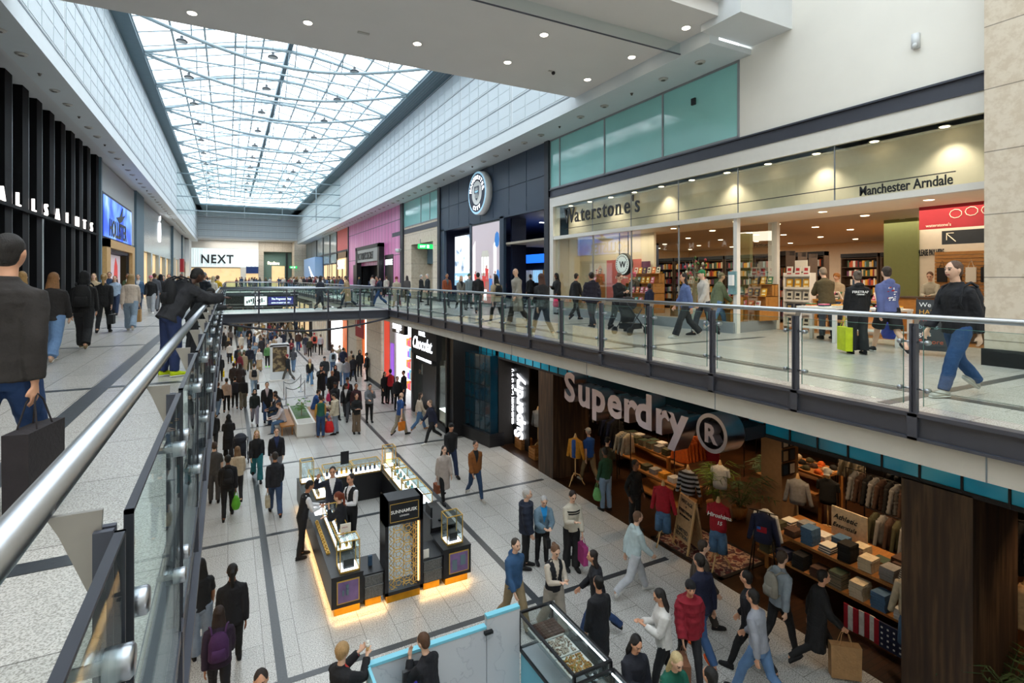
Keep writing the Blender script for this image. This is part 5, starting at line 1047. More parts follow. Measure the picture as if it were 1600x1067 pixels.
rail(13.9, 7.3, 9, 'puffer', ['black_cloth', 'brown_cloth', 'grey_cloth'], 'rail of padded jackets behind the Athletic Essentials sign', h=1.9); rail(11.8, 15.0, 5, 'coat', ['black_cloth', 'navy_cloth'], 'rail of dark coats beside the shoppers', h=1.9)
rail(11.5, 13.9, 3, 'long', ['cream_cloth', 'stripe_cloth'], 'short rail of pale checked shirts by the tables', h=1.7); rail(15.4, 13.2, 9, 'puffer', ['olive_cloth', 'black_cloth', 'orange_down'], 'rail of olive and orange jackets behind the folded shirts', h=2.1)
hw = longtable(14.3, 9.0, 15.3, 10.9, 1.3, 'tall wooden table stacked with caps')
for i in range(14):
    m = ['orange_down', 'cream_cloth', 'black_cloth', 'olive_cloth', 'brown_cloth'][i % 5]; x, y = 14.45+.35*(i % 3), 9.2+.35*(i//3); o = solid('cap', None, None, (x, y, 1.3)) if False else None
    b = MB().ell((0, 0, .02), .1, .11, .1).box(-.07, -.2, .0, .07, -.08, .015); o = obj('cap', b, m, None, True); o.location = (x, y, 1.31); o.rotation_euler = (0, 0, i); tag(o, '%s cap on the tall wooden table' % CN[m], 'cap', '%s caps on the tall table' % CN[m])
# rug, A board, flag, plants, crates
ramp_mat('rug_pattern', 5, [(0, '#2d1a1c'), (.42, '#5e2a2a'), (.5, '#a88f78'), (.56, '#3a2730'), (.8, '#7a3a34')], .95, detail=6)
rg = empty('rug', (10.45, 9.5, 0), 'patterned dark red rug at the shop entrance', 'rug'); obj('pile', MB().box(9.72, 8.42, .003, 11.2, 10.58, .018), 'rug_pattern', rg, world=True); obj('border', MB().box(9.67, 8.37, .003, 11.25, 8.47, .02).box(9.67, 10.53, .003, 11.25, 10.63, .02).box(9.67, 8.37, .003, 9.77, 10.63, .02).box(11.15, 8.37, .003, 11.25, 10.63, .02), 'black', rg, world=True)
x, y = at_px(1075, 858); ab = empty('a_board', (x, y, .02), 'wooden A board reading Vintage Streetwear on the rug', 'A board', rz=-.25); Rl = Matrix.Rotation(.18, 4, 'Y')
m_ = MB().box(-.015, -.33, .22, .015, .33, 1.25).mesh('board'); m_.materials.append(M('tan_cloth')); m_.transform(Matrix.Translation((-.22, 0, 0)) @ Rl); obj('front_board', m_, None, ab)
m_ = MB().box(-.02, -.35, 0, .02, -.31, 1.27).box(-.02, .31, 0, .02, .35, 1.27).mesh('leg'); m_.materials.append(M('pale_wood')); m_.transform(Matrix.Translation((-.22, 0, 0)) @ Rl); obj('front_frame', m_, None, ab)
m_ = MB().box(-.02, -.35, 0, .02, .35, 1.27).mesh('leg'); m_.materials.append(M('tan_cloth')); m_.transform(Matrix.Translation((.24, 0, 0)) @ Matrix.Rotation(-.18, 4, 'Y')); obj('rear_board', m_, None, ab)
for s_, sz, z in (('VINTAGE', .12, 1.1), ('+', .1, 1.0), ('STREETWEAR', .095, .88), ('IN STORE NOW', .06, .78), ('LIMITED', .13, .42), ('EDITION', .13, .3)):
    t = text_mesh(s_, sz, .006, .002, align='CENTER'); t.materials.clear(); t.materials.append(M('letter_black')); t.transform(Matrix.Translation((-.22, 0, 0)) @ Rl @ Matrix.Translation((-.02, 0, z)) @ Matrix.Rotation(-PI/2, 4, 'Z') @ Matrix.Rotation(PI/2, 4, 'X')); obj('lettering', t, None, ab)
fg = MB()
for i in range(5): fg.prism([(-.14+.24*i-.5, .0), (-.02+.24*i-.5, 0), (-.02+.24*i-.5, .35), (-.14+.24*i-.5, .35)], 'y', -.01+.02*math.sin(i), .01+.02*math.sin(i), i % 2)
x, y = at_px(1362, 975)
fl = empty('striped_flag', (10.45, 5.6, .0), 'red white and blue striped flag draped low under the long table', 'flag'); b = MB()
for i in range(7): b.box(-.02+.03*math.sin(i), -.1+.09*i, .05, .0+.03*math.sin(i), -.01+.09*i, .5, i % 2)
obj('stripes', b, ['red_cloth', 'white_cloth'], fl); obj('canton', MB().box(-.03, -.5, .05, .01, -.1, .5), 'navy_cloth', fl); b = MB()
for i in range(4):
    for j in range(4): b.cbox(-.035, -.45+.1*i, .12+.1*j, .006, .03, .03)
obj('star', b, 'white_cloth', fl)
mat('palm', '#2f4a24', .6, var=.35); mat('palm_light', '#6d8a35', .55, var=.3)
def palm(x, y, z, h, n, m, label, pot=True, spread=.6):
    r = empty('potted_palm', (x, y, z), label, 'plant'); b = MB(); rnd = random.Random(n)
    if pot: obj('pot', MB().lathe((0, 0, 0), [(.16, 0), (.22, .3), (.2, .32)], 12), 'table_wood', r, True)
    for i in range(n):
        a = rnd.random()*6.28; L = spread*rnd.uniform(.6, 1.2); hh = h*rnd.uniform(.55, 1.05); prev = None; pts = []
        for k in range(7): t = k/6; pts.append(Vector((L*t*math.cos(a), L*t*math.sin(a), .3+hh*(1.1*t-.55*t*t*t))))
        b.tube(pts, .005, 4)
        for k in range(1, 7):
            for s in (-1, 1):
                p = pts[k]; d = Vector((math.cos(a+s*1.0), math.sin(a+s*1.0), -.25)); q = p+d*.22; wv = Vector((math.cos(a), math.sin(a), 0))*.018; b.add([p-wv, p+wv, q+wv*.3, q-wv*.3, (p+q)/2+Vector((0, 0, .012))], [(0, 1, 4), (1, 2, 4), (2, 3, 4), (3, 0, 4)])
    obj('fronds', b, m, r); return r
x, y = at_px(1165, 830); palm(x+.5, y+.6, 0, 1.6, 26, 'palm', 'large dark palm beside the tan column', spread=.8)
palm(12.3, 10.9, 0, 1.9, 22, 'palm_light', 'yellow green palm under the circled R letter', spread=.5); palm(10.25, YA(1565, 10.2), 0, 1.3, 26, 'palm', 'dark palm at the lower right corner behind the big pillar', spread=.7); palm(14.8, 11.0, 0, 1.5, 18, 'palm', 'dark palm deep in the shop right of the orange jackets')
def crate(x, y, z, label, s=.5):
    r = empty('wooden_crate', (x, y, z), label, 'crate'); b = MB()
    for k in range(4):
        for sx in (-1, 1): b.box(sx*s/2-.01, -s/2, .02+.1*k, sx*s/2+.01, s/2, .1+.1*k); b.box(-s/2, sx*s/2-.01, .02+.1*k, s/2, sx*s/2+.01, .1+.1*k)
    b.box(-s/2, -s/2, 0, s/2, s/2, .02); obj('slat', b, 'table_wood', r); b = MB()
    for sx in (-1, 1):
        for sy in (-1, 1): b.cbox(sx*(s/2-.03), sy*(s/2-.03), .21, .04, .04, .42)
    obj('corner_post', b, 'table_wood', r)
crate(10.35, 18.6, 0, 'wooden crate in the left window bay under the neon letters'); crate(10.2, 17.3, 0, 'wooden crate beside the stands in the left window bay', .45); crate(12.0, 8.9, 0, 'wooden crate between the easel and the grey hooded top', .45)
# warm spot lights in the clothes shop
sp0 = None
for x, y, pw in ((10.6, 17.8, 60), (11.6, 13.8, 60), (13.4, 13.4, 110), (14.6, 12.6, 150), (10.9, 11.2, 55), (11.8, 9.2, 60), (12.2, 7.2, 110), (14.8, 9.8, 110), (14.8, 7.6, 90), (11.5, 5.9, 70), (11.4, 2.9, 90), (16.8, 13.5, 130), (15.4, 12.0, 120), (15.6, 15.0, 110), (15.8, 7.6, 120), (13.2, 16.5, 70), (17.2, 10.5, 90), (12.9, 4.8, 60)):
    if not sp0:
        sp0 = empty('track_spot', (x, y, 4.3), 'small warm spotlight on the dark ceiling of the clothes shop', 'ceiling light', 'warm spotlights in the clothes shop'); obj('body', MB().lathe((0, 0, 0), [(.06, -.2), (.06, -.05), (.02, -.04), (.02, 0)], 10), 'black', sp0); obj('lens', MB().lathe((0, 0, 0), [(.05, -.21), (.05, -.2)], 10), 'spot_warm', sp0)
    else: dup(sp0, (x, y, 4.3))
    l = bpy.data.lights.new('shop_spot', 'SPOT'); l.energy = pw*1.9; l.spot_size = 1.5; l.spot_blend = .6; l.color = (1, .66, .36); l.shadow_soft_size = .06; o = bpy.data.objects.new('shop_spot', l); COL.objects.link(o); o.location = (x, y, 4.05)
# ================================================================ perfume kiosk
mat('kiosk_black', '#15151a', .35, var=.1); mat('gold', '#d0a850', .45, metal=.4, var=.1); mat('gold_plinth', '#c98f1e', .35, metal=.7, var=.15); mat('led_white', '#ffffff', .4, emit=3.0, ecol='#f2f6ff'); mat('led_warm', '#ffd9a0', .4, emit=7, ecol='#ffb45e')
mat('counter_glass_top', '#3a4650', .1, coat=.5); mat('purple_photo', '#6c5680', .5, emit=.12, var=.5, vscale=3); mat('granite_grey', '#5c5e5e', .5, var=.5, vscale=40); mat('bottle_gold', '#b98a2c', .3, metal=.9); mat('bottle_dark', '#1d1f33', .15); mat('bottle_teal', '#3f7f7d', .2)
KX0, KX1, KY0, KY1 = 1.8, 4.78, 11.0, 17.0
def glasscase(x0, y0, x1, y1, z0, z1, label, lit=True):
    r = empty('glass_case', ((x0+x1)/2, (y0+y1)/2, z0), label, 'display case')
    obj('lit_base', MB().box(x0+.02, y0+.02, z0, x1-.02, y1-.02, z0+.04), 'led_white' if lit else 'kiosk_black', r, world=True)
    g = MB().box(x0, y0, z0, x0+.006, y1, z1).box(x1-.006, y0, z0, x1, y1, z1).box(x0, y0, z0, x1, y0+.006, z1).box(x0, y1-.006, z0, x1, y1, z1).box(x0, y0, z1-.006, x1, y1, z1); obj('glass', g, 'screen_glass', r, world=True)
    f = MB(); t = .009
    for x in (x0, x1):
        f.box(x-t, y0, z0-.005, x+t, y1, z0+.03); f.box(x-t, y0, z1-t, x+t, y1, z1+t)
    for y in (y0, y1):
        f.box(x0, y-t, z0-.005, x1, y+t, z0+.03); f.box(x0, y-t, z1-t, x1, y+t, z1+t)
        for x in (x0, x1): f.box(x-t, y-t, z0, x+t, y+t, z1)
    obj('gold_frame', f, 'gold', r, world=True)
bt = None
def bottle(x, y, z, m, where, s=1):
    b = gm2('bottle'); o = solid('perfume_bottle', b, m, (x, y, z), 0, (s, s, s), label='small %s perfume bottle %s' % ({'bottle_gold': 'gold', 'bottle_dark': 'dark', 'bottle_teal': 'teal'}[m], where), cat='bottle', group='%s perfume bottles %s' % ({'bottle_gold': 'gold', 'bottle_dark': 'dark', 'bottle_teal': 'teal'}[m], where))
def gm2(k):
    if k not in GM:
        b = MB().lathe((0, 0, 0), [(.028, 0), (.03, .01), (.03, .08), (.012, .09)], 8, mi=0).lathe((0, 0, 0), [(.014, .09), (.02, .1), (.02, .125)], 8, mi=1); m = b.mesh('perfume_bottle'); m.materials.append(M('bottle_gold')); m.materials.append(M('bottle_gold')); GM[k] = m
    return GM[k]
def counter(x0, y0, x1, y1, h, label, faces=(), plinth='gold_plinth', name='counter'):
    r = empty(name, ((x0+x1)/2, (y0+y1)/2, 0), label, 'counter')
    obj('plinth', MB().box(x0+.06, y0+.06, 0, x1-.06, y1-.06, .17), plinth, r, world=True); obj('body', MB().box(x0, y0, .17, x1, y1, h-.03), 'kiosk_black', r, world=True); obj('worktop', MB().box(x0-.005, y0-.005, h-.03, x1+.005, y1+.005, h), 'black', r, world=True)
    return r
HC = .8
c = counter(KX0, KY0, 2.42, 11.9, HC, 'black perfume counter corner with a purple picture, front left of the kiosk'); obj('picture_frame', MB().box(1.9, KY0-.015, .25, 2.34, KY0, .7), 'gold', c, world=True); obj('picture', MB().box(1.92, KY0-.02, .27, 2.32, KY0-.014, .68), 'purple_photo', c, world=True); b = MB().lathe((2.1, KY0-.03, .42), [(.025, 0), (.03, .1), (.01, .12), (.03, .14), (.03, .2)], 10).lathe((2.02, KY0-.03, .42), [(.02, 0), (.02, .08), (.01, .1)], 8); obj('bottle_image', b, 'dark_rim', c, world=True)
c = counter(4.14, KY0, KX1, 11.9, HC, 'black perfume counter corner with a purple picture, front right of the kiosk'); obj('picture_frame', MB().box(4.26, KY0-.015, .25, 4.72, KY0, .7), 'gold', c, world=True); obj('picture', MB().box(4.28, KY0-.02, .27, 4.70, KY0-.014, .68), 'purple_photo', c, world=True); obj('bottle_image', MB().box(4.33, KY0-.026, .32, 4.44, KY0-.02, .55).box(4.52, KY0-.026, .4, 4.64, KY0-.02, .62), 'dark_rim', c, world=True)
for x0, x1, n in ((2.42, 2.86, 'left'), (3.66, 4.14, 'right')):
    c = counter(x0, KY0+.05, x1, 11.8, HC-.12, 'low black drawer unit with grey stone fronts %s of the lattice tower' % n)
    obj('drawer', MB().box(x0+.04, KY0+.03, .44, x1-.04, KY0+.05, .64), 'granite_grey', c, world=True); obj('drawer', MB().box(x0+.04, KY0+.03, .19, x1-.04, KY0+.05, .42), 'granite_grey', c, world=True)
    obj('drawer_trim', MB().box(x0+.03, KY0+.02, .425, x1-.03, KY0+.05, .435).box(x0+.03, KY0+.02, .645, x1-.03, KY0+.05, .655), 'chrome', c, world=True)
tw = empty('kiosk_tower', (3.24, 11.2, 0), 'black kiosk tower with gold lattice window and SUNNAMUSK LONDON sign', 'display tower')
obj('plinth', MB().box(2.9, KY0, 0, 3.6, 11.35, .17), 'gold_plinth', tw, world=True)
obj('frame', MB().box(2.85, KY0-.05, .17, 2.92, 11.4, 2.12).box(3.59, KY0-.05, .17, 3.66, 11.4, 2.12).box(2.85, KY0-.05, 1.6, 3.66, 11.4, 2.12).box(2.85, KY0-.05, .17, 3.66, 11.4, .24), 'kiosk_black', tw, world=True)
obj('sign_border', MB().box(2.95, KY0-.055, 1.66, 3.56, KY0-.05, 1.67).box(2.95, KY0-.055, 2.03, 3.56, KY0-.05, 2.04).box(2.95, KY0-.055, 1.66, 2.96, KY0-.05, 2.04).box(3.55, KY0-.055, 1.66, 3.56, KY0-.05, 2.04), 'gold', tw, world=True)
text('lettering', 'SUNNAMUSK', .093, 'white_letter', (2.965, KY0-.06, 1.84), 'S', tw, depth=.01, off=.001); text('lettering', 'LONDON', .045, 'white_letter', (3.15, KY0-.06, 1.76), 'S', tw, depth=.006)
lt = MB(); W0, W1, Z0, Z1 = 2.93, 3.55, .27, 1.58; cs_ = .21
for i in range(4):
    for j in range(8):
        cx_, cz_ = W0+.0+cs_*i, Z0+.0+cs_*.95*j+(.1 if i % 2 else 0)
        for k in range(10):
            a = 2*PI*k/10; a2 = 2*PI*(k+1)/10
            for r_ in (.05, .105):
                rr = r_*(1.0 if k % 2 else 1.15); r2 = r_*(1.15 if k % 2 else 1.0)
                p = (cx_+rr*math.cos(a), cz_+rr*math.sin(a)); q = (cx_+r2*math.cos(a2), cz_+r2*math.sin(a2))
                if all(W0 <= u[0] <= W1 and Z0 <= u[1] <= Z1 for u in (p, q)): lt.tube([(p[0], KY0-.01, p[1]), (q[0], KY0-.01, q[1])], .007, 4, cap=False)
            if k % 2 == 0:
                p = (cx_+.055*math.cos(a), cz_+.055*math.sin(a)); q = (cx_+.118*math.cos(a), cz_+.118*math.sin(a))
                if all(W0 <= u[0] <= W1 and Z0 <= u[1] <= Z1 for u in (p, q)): lt.tube([(p[0], KY0-.01, p[1]), (q[0], KY0-.01, q[1])], .006, 4, cap=False)
obj('lattice', lt, 'gold', tw, world=True); obj('light_strip', MB().box(3.565, KY0-.0, .3, 3.58, KY0+.03, 1.56), 'led_warm', tw, world=True); obj('glass', MB().box(2.93, KY0+.1, .25, 3.57, KY0+.105, 1.6), 'screen_glass', tw, world=True)
counter(KX0, 11.9, 2.42, 14.1, HC, 'long black perfume counter on the left side of the kiosk, nearer half'); counter(KX0, 14.1, 2.42, 15.0, HC-.08, 'white lit serving counter between the two left glass cases'); counter(KX0, 15.0, 2.42, KY1, HC, 'long black perfume counter on the left side of the kiosk, farther half')
counter(2.42, 16.4, 4.2, KY1, HC, 'black counter across the back of the kiosk', plinth='kiosk_black'); counter(4.16, 13.3, KX1, 16.6, HC, 'long black counter on the right side of the kiosk', plinth='kiosk_black'); counter(4.2, 16.6, KX1, KY1, HC, 'small black corner counter at the back right of the kiosk')
c = counter(4.2, 11.9, KX1, 13.3, HC+.1, 'black till counter on the right side of the kiosk'); obj('till_screen', MB().box(4.3, 12.3, .95, 4.34, 12.7, 1.2), 'black', c, world=True); tag(obj('side_panel', MB().box(4.15, 11.9, .0, 4.19, 12.6, 1.12), 'kiosk_black'), 'tall black side panel behind the right gold cube case', 'panel')
obj('lit_top', MB().box(1.9, 14.15, HC-.08, 2.35, 14.95, HC-.06), 'led_white', bpy.data.objects['counter.005'] if 'counter.005' in bpy.data.objects else None, world=False) if False else None
tag(obj('lit_tray', MB().box(1.95, 14.2, HC-.08, 2.36, 14.9, HC-.05), 'led_white'), 'glowing white tray on the serving counter', 'tray')
glasscase(2.08, 12.0, 2.4, 13.95, HC, HC+.3, 'long lit glass case of bottles on the left counter, nearer half'); glasscase(2.08, 15.1, 2.4, 16.7, HC, HC+.3, 'long lit glass case of bottles on the left counter, farther half')
glasscase(2.5, 16.45, 3.3, 16.95, HC, HC+.3, 'lit glass case at the back of the kiosk, left half'); glasscase(3.34, 16.45, 4.15, 16.95, HC, HC+.3, 'lit glass case at the back of the kiosk, right half')
for i, (a, b_) in enumerate(((15.6, 16.5), (14.6, 15.55), (13.4, 14.55))): glasscase(4.25, a, 4.72, b_, HC, HC+.3, 'lit glass case on the right counter, %s of the stepped three' % ['farthest', 'middle', 'nearest'][i])
for x0, y0, s, lab, lit in ((1.98, 11.08, .38, 'front left corner', 1), (4.28, 11.15, .36, 'front right corner', 1), (1.86, 16.45, .34, 'back left corner', 1), (4.32, 16.62, .34, 'back right corner', 0)):
    glasscase(x0, y0, x0+s, y0+s, HC, HC+.62, 'gold framed glass cube case on the %s of the kiosk' % lab, True)
    if y0 < 12: tag(obj('gift_box', MB().box(x0+.08, y0+.08, HC+.04, x0+s-.09, y0+s-.1, HC+.22), 'kiosk_black'), 'black perfume gift box in the gold cube case on the %s' % lab, 'box')
tag(obj('lit_card', MB().box(4.4, 16.75, HC+.05, 4.56, 16.8, HC+.4), 'led_warm'), 'glowing cream panel in the back right gold cube case', 'panel')
rnd = random.Random(3)
for a, b_, x in ((12.1, 13.85, 2.16), (15.2, 16.6, 2.16), (12.1, 13.85, 2.3)):
    y = a
    while y < b_: bottle(x, y, HC+.04, rnd.choice(('bottle_gold', 'bottle_dark', 'bottle_teal')), 'in the left glass cases', 1.1); y += .12
for x in [2.6+.14*k for k in range(11)]: bottle(x, 16.6+.06*rnd.random(), HC+.04, rnd.choice(('bottle_gold', 'bottle_dark')), 'in the back glass cases', 1.3)
for k in range(16): bottle(4.4+.12*(k % 2), 13.6+.18*k, HC+.04, rnd.choice(('bottle_gold', 'bottle_dark', 'bottle_teal')), 'in the right glass cases', 1.3)
for y in [12.0+.16*k for k in range(11)]: tag(obj('tester_tray', MB().box(1.86, y, HC, 1.94, y+.12, HC+.03).box(1.88, y+.02, HC+.03, 1.92, y+.05, HC+.06).box(1.88, y+.07, HC+.03, 1.92, y+.1, HC+.06), 'gold'), 'small gold tester tray along the outer edge of the left counter', 'tray', 'gold tester trays on the left counter')
cdm = MB().box(-.1, -.01, 0, .1, .01, .28).mesh('card'); 
ca = tag(obj('show_card', MB().box(2.14, 11.95, HC+.31, 2.36, 11.97, HC+.6, 0).box(2.17, 11.94, HC+.35, 2.22, 11.95, HC+.42, 1).box(2.25, 11.94, HC+.35, 2.3, 11.95, HC+.42, 2), ['paper', 'red_banner', 'bottle_teal']), 'upright card reading SPECIAL GIFT on the left glass case', 'card'); text('lettering', 'SPECIAL', .035, 'red_banner', (2.17, 11.935, HC+.52), 'S', ca, depth=.003)
tag(obj('show_card', MB().box(3.0, 16.7, HC+.3, 3.24, 16.72, HC+.68), 'black_matt'), 'black upright card on the back glass cases', 'card'); tag(obj('price_card', MB().box(3.72, 11.1, HC-.12, 3.84, 11.12, HC+.06), 'paper'), 'small white price card right of the lattice tower', 'card')
tag(obj('card_reader', MB().box(2.6, 11.35, HC-.12, 2.68, 11.4, HC+.08), 'book_slate blue'), 'small slate blue stand on the low left unit', 'stand')
for y in (11.95, 12.2): tag(obj('tape_dispenser', MB().lathe((4.5, y, HC+.1), [(.05, 0), (.05, .04), (.02, .06)], 10), 'black'), 'small round black pot on the till counter', 'pot', 'black pots on the till counter')
for nm, loc, rot, sx, sy in (('kiosk_glow', (KX0+.02, 14, .16), (0, -.5, 0), .05, 5.8), ('kiosk_glow', (KX1-.02, 14, .16), (0, .5, 0), .05, 5.8), ('kiosk_glow', (3.3, KY0+.03, .16), (-.5, 0, 0), 2.9, .05)):
    area(nm, loc, rot, sx, sy, 13, (1, .62, .25))
# ================================================================ dessert kiosk at the bottom edge
mat('marble', '#c9ccd3', .25, var=.05, vscale=2); ramp_mat('marble_vein', 1.6, [(0, '#d3d6db'), (.49, '#cdd0d6'), (.5, '#bbbfc7'), (.51, '#d0d3d8')], .25, detail=6); mat('pale_cyan', '#7fd0e6', .4); mat('choc', '#4b2b20', .5, var=.3, vscale=30); ramp_mat('choc_mix', 26, [(.35, '#3a2118'), (.5, '#d9cdbb'), (.6, '#6b4a35')], .5); ramp_mat('nut_mix', 24, [(.35, '#7a4a1e'), (.5, '#c98f3c'), (.62, '#6d7a3a')], .5)
def pnl(x0, x1, z1, label):
    r = empty('partition', ((x0+x1)/2, 7.6, 0), label, 'partition'); obj('board', MB().box(x0, 7.57, 0, x1, 7.65, z1-.04), 'marble_vein', r, world=True); obj('trim', MB().box(x0, 7.56, z1-.04, x1, 7.66, z1), 'pale_cyan', r, world=True); return r
pnl(1.72, 3.55, 1.3, 'long low marble panel with pale cyan edge at the bottom kiosk'); pnl(3.56, 4.14, 1.45, 'taller marble panel beside the chocolate case with a black clasp')
tag(obj('clasp', MB().box(3.5, 7.5, 1.2, 3.64, 7.56, 1.24), 'black'), 'black clasp joining the two marble panels', 'clasp'); struct('trim_11', MB().box(1.72, 5.0, 0, 1.76, 7.6, 1.28), 'pale_cyan')
def dessert(x0, y0, x1, y1, h, label, trays):
    r = empty('dessert_case', ((x0+x1)/2, (y0+y1)/2, 0), label, 'display case'); obj('body', MB().box(x0+.02, y0+.02, 0, x1-.02, y1-.02, .7), 'pale_cyan', r, world=True); obj('shelf', MB().box(x0+.03, y0+.03, .7, x1-.03, y1-.03, .73), 'marble', r, world=True)
    t = .018; f = MB()
    for x in (x0, x1):
        for z in (.73, h): f.box(x-t, y0, z-t, x+t, y1, z+t)
        for y in (y0, y1): f.box(x-t, y-t, .7, x+t, y+t, h)
    for y in (y0, y1):
        for z in (.73, h): f.box(x0, y-t, z-t, x1, y+t, z+t)
    obj('frame', f, 'black', r, world=True); g = MB().box(x0, y0, .73, x0+.005, y1, h).box(x1-.005, y0, .73, x1, y1, h).box(x0, y0, h-.004, x1, y1, h); obj('glass', g, 'screen_glass', r, world=True); obj('led_strip', MB().box(x1-.06, y0+.03, h-.03, x1-.04, y1-.03, h-.015), 'led_white', r, world=True)
    obj('upper_shelf', MB().box(x0+.04, y0+.03, h-.22, x1-.05, y1-.03, h-.21), 'screen_glass', r, world=True)
    for i, m in enumerate(trays):
        ya_ = y1-.1-.42*(i+1); q = empty('dessert_tray', ((x0+x1)/2, ya_+.19, h-.205), '%s in the dessert case' % {'choc': 'tray of dark chocolate blocks', 'choc_mix': 'tray of speckled chocolate pieces', 'nut_mix': 'tray of nutty golden pieces', 'paper': 'white paper covered tray'}[m]+(' behind the marble panel' if y0 > 6 else ' at the bottom edge of the view'), 'tray')
        obj('tray', MB().box(x0+.08, ya_, h-.205, x1-.1, ya_+.39, h-.19), 'shop_white', q, world=True); b = MB()
        if m == 'choc':
            for a in range(7):
                for c in range(6): b.box(x0+.1+.065*a, ya_+.02+.06*c, h-.19, x0+.16+.065*a, ya_+.072+.06*c, h-.155)
        elif m == 'paper': b.box(x0+.12, ya_+.04, h-.185, x1-.14, ya_+.34, h-.17)
        else:
            for k in range(150): b.ell((x0+.1+(x1-x0-.24)*rnd.random(), ya_+.02+.34*rnd.random(), h-.175), .018, .018, .014, 6, 4)
        obj('sweets', b, m, q, world=True)['kind'] = 'stuff'
    return r
dessert(4.16, 6.06, 4.78, 7.62, 1.3, 'glass dessert case with black frame and three trays of chocolate', ['choc', 'choc_mix', 'nut_mix']); dessert(4.16, 4.3, 4.78, 6.0, 1.22, 'nearer glass dessert case with paper covered trays at the bottom edge', ['paper', 'nut_mix', 'choc_mix'])
bn = empty('waste_bin', (3.72, 6.55, 0), 'grey open bin with crumpled clear wrappers and a red cup', 'bin'); obj('bucket', MB().lathe((0, 0, 0), [(.14, 0), (.19, .62), (.2, .62), (.2, .65)], 18), 'grey_paint', bn, True); b = MB()
for k in range(14): b.ell((.1*rnd.uniform(-1, 1), .1*rnd.uniform(-1, 1), .66+.08*rnd.random()), .06, .05, .05, 6, 4)
obj('wrappers', b, 'shop_white', bn); obj('red_cup', MB().lathe((.05, .08, .74), [(.03, 0), (.04, .08)], 10), 'red_cloth', bn)
tl = empty('pay_terminal', (2.35, 7.25, 1.0), 'black framed payment screen glowing violet behind the marble panel', 'screen'); obj('casing', MB().box(-.22, -.03, -.1, .22, .03, .28), 'black', tl); obj('screen', MB().box(-.12, -.036, 0, .02, -.03, .24), 'screen_violet', tl); obj('screen_light', MB().box(-.1, -.04, .14, 0, -.036, .2).box(-.1, -.04, .02, 0, -.036, .06), 'led_white', tl); obj('stand', MB().box(-.05, -.02, -1.0, .05, .02, -.1), 'black', tl)
tl.rotation_euler = (0, 0, 0); table(2.5, 6.6, 1.2, .5, .9, 'marble', 'pale marble worktop behind the low marble panel', 'worktop_table', 0, 'worktop')
# ================================================================ other furniture of the lower mall
def totem(px, pyb, label, m, w_=1.15, h=2.45):
    x, y = P(px, pyb, 0); r = empty('screen_totem', (x, y, 0), label, 'screen'); obj('base', MB().box(-w_/2-.03, -.3, 0, w_/2+.03, .3, .12), 'shop_white', r); b = MB()
    b.box(-w_/2, -.15, .12, -w_/2+.14, .15, h-.1); b.box(w_/2-.14, -.15, .12, w_/2, .15, h-.1); b.box(-w_/2+.05, -.15, h-.15, w_/2-.05, .15, h); b.box(-w_/2, -.15, h-.2, w_/2, .15, h-.08); b.box(-w_/2+.1, -.12, .12, w_/2-.1, .12, .62); obj('casing', b, 'white_paint', r); obj('screen', MB().box(-w_/2+.14, -.1, .6, w_/2-.14, .1, h-.2), m, r); return r
picture_mat('totem_dark', [(0, '#1a1410'), (.5, '#3f3427'), (.62, '#8a7a5a'), (.7, '#2a2018')], 3, .25); picture_mat('totem_bright', [(0, '#c8a03a'), (.5, '#5a4b3a'), (.65, '#e8e4da')], 2.5, .6)
totem(437, 595, 'white framed screen totem with a dark picture beside the red bin', 'totem_dark'); totem(406, 537, 'distant white framed screen totem under the footbridge', 'totem_bright', 1.3, 2.6)
x, y = P(443, 590, 0); tag(obj('red_bin', MB().box(x-.12, y-.3, 0, x+.22, y-.05, .75), 'red_banner'), 'red box bin at the foot of the screen totem', 'bin')
pb = empty('planter_bench', (2.9, 24.2, 0), 'white planter bench with slatted seats in the middle of the mall', 'bench')
obj('planter_box', MB().box(2.55, 24.0, .08, 3.3, 27.8, .6).box(2.6, 24.05, 0, 3.25, 27.7, .08), 'shop_white', pb, world=True); obj('gravel', MB().box(2.62, 24.1, .6, 3.22, 24.9, .605), 'concrete', pb, world=True); obj('soil', MB().box(2.62, 24.95, .6, 3.22, 27.7, .605), 'leaf', pb, world=True)
for sx in (-1, 1): obj('seat', MB().box(2.92+sx*.4, 24.6, .4, 2.92+sx*.95, 27.8, .46).box(2.92+sx*.45, 24.8, 0, 2.92+sx*.5, 24.9, .4).box(2.92+sx*.45, 27.5, 0, 2.92+sx*.5, 27.6, .4).box(2.92+sx*.9, 24.8, 0, 2.92+sx*.85, 24.9, .4).box(2.92+sx*.9, 27.5, 0, 2.92+sx*.85, 27.6, .4), 'table_wood', pb, world=True)
mat('bush', '#5f8f45', .6, var=.35)
b = MB()
for k in range(90):
    p = Vector((2.9+rnd.gauss(0, .16), 25.6+rnd.gauss(0, .25), .85+abs(rnd.gauss(0, .3)))); a = rnd.random()*6.28; d = Vector((math.cos(a), math.sin(a), rnd.uniform(-.5, .5)))*.09; q = Vector((-d.y, d.x, .03))*.5; b.add([p-d, p+q, p+d, p-q], [(0, 1, 2, 3)])
pl_ = empty('planter_shrub', (2.9, 25.6, .6), 'green leafy shrub growing in the white planter bench', 'plant'); obj('foliage', b, 'bush', pl_, world=True); obj('stem', MB().tube([(2.9, 25.6, .6), (2.92, 25.6, 1.2)], .02, 5), 'twig', pl_, world=True)
posts = [(443.5, 624), (447, 634), (470, 612), (476, 622)]; bp = None
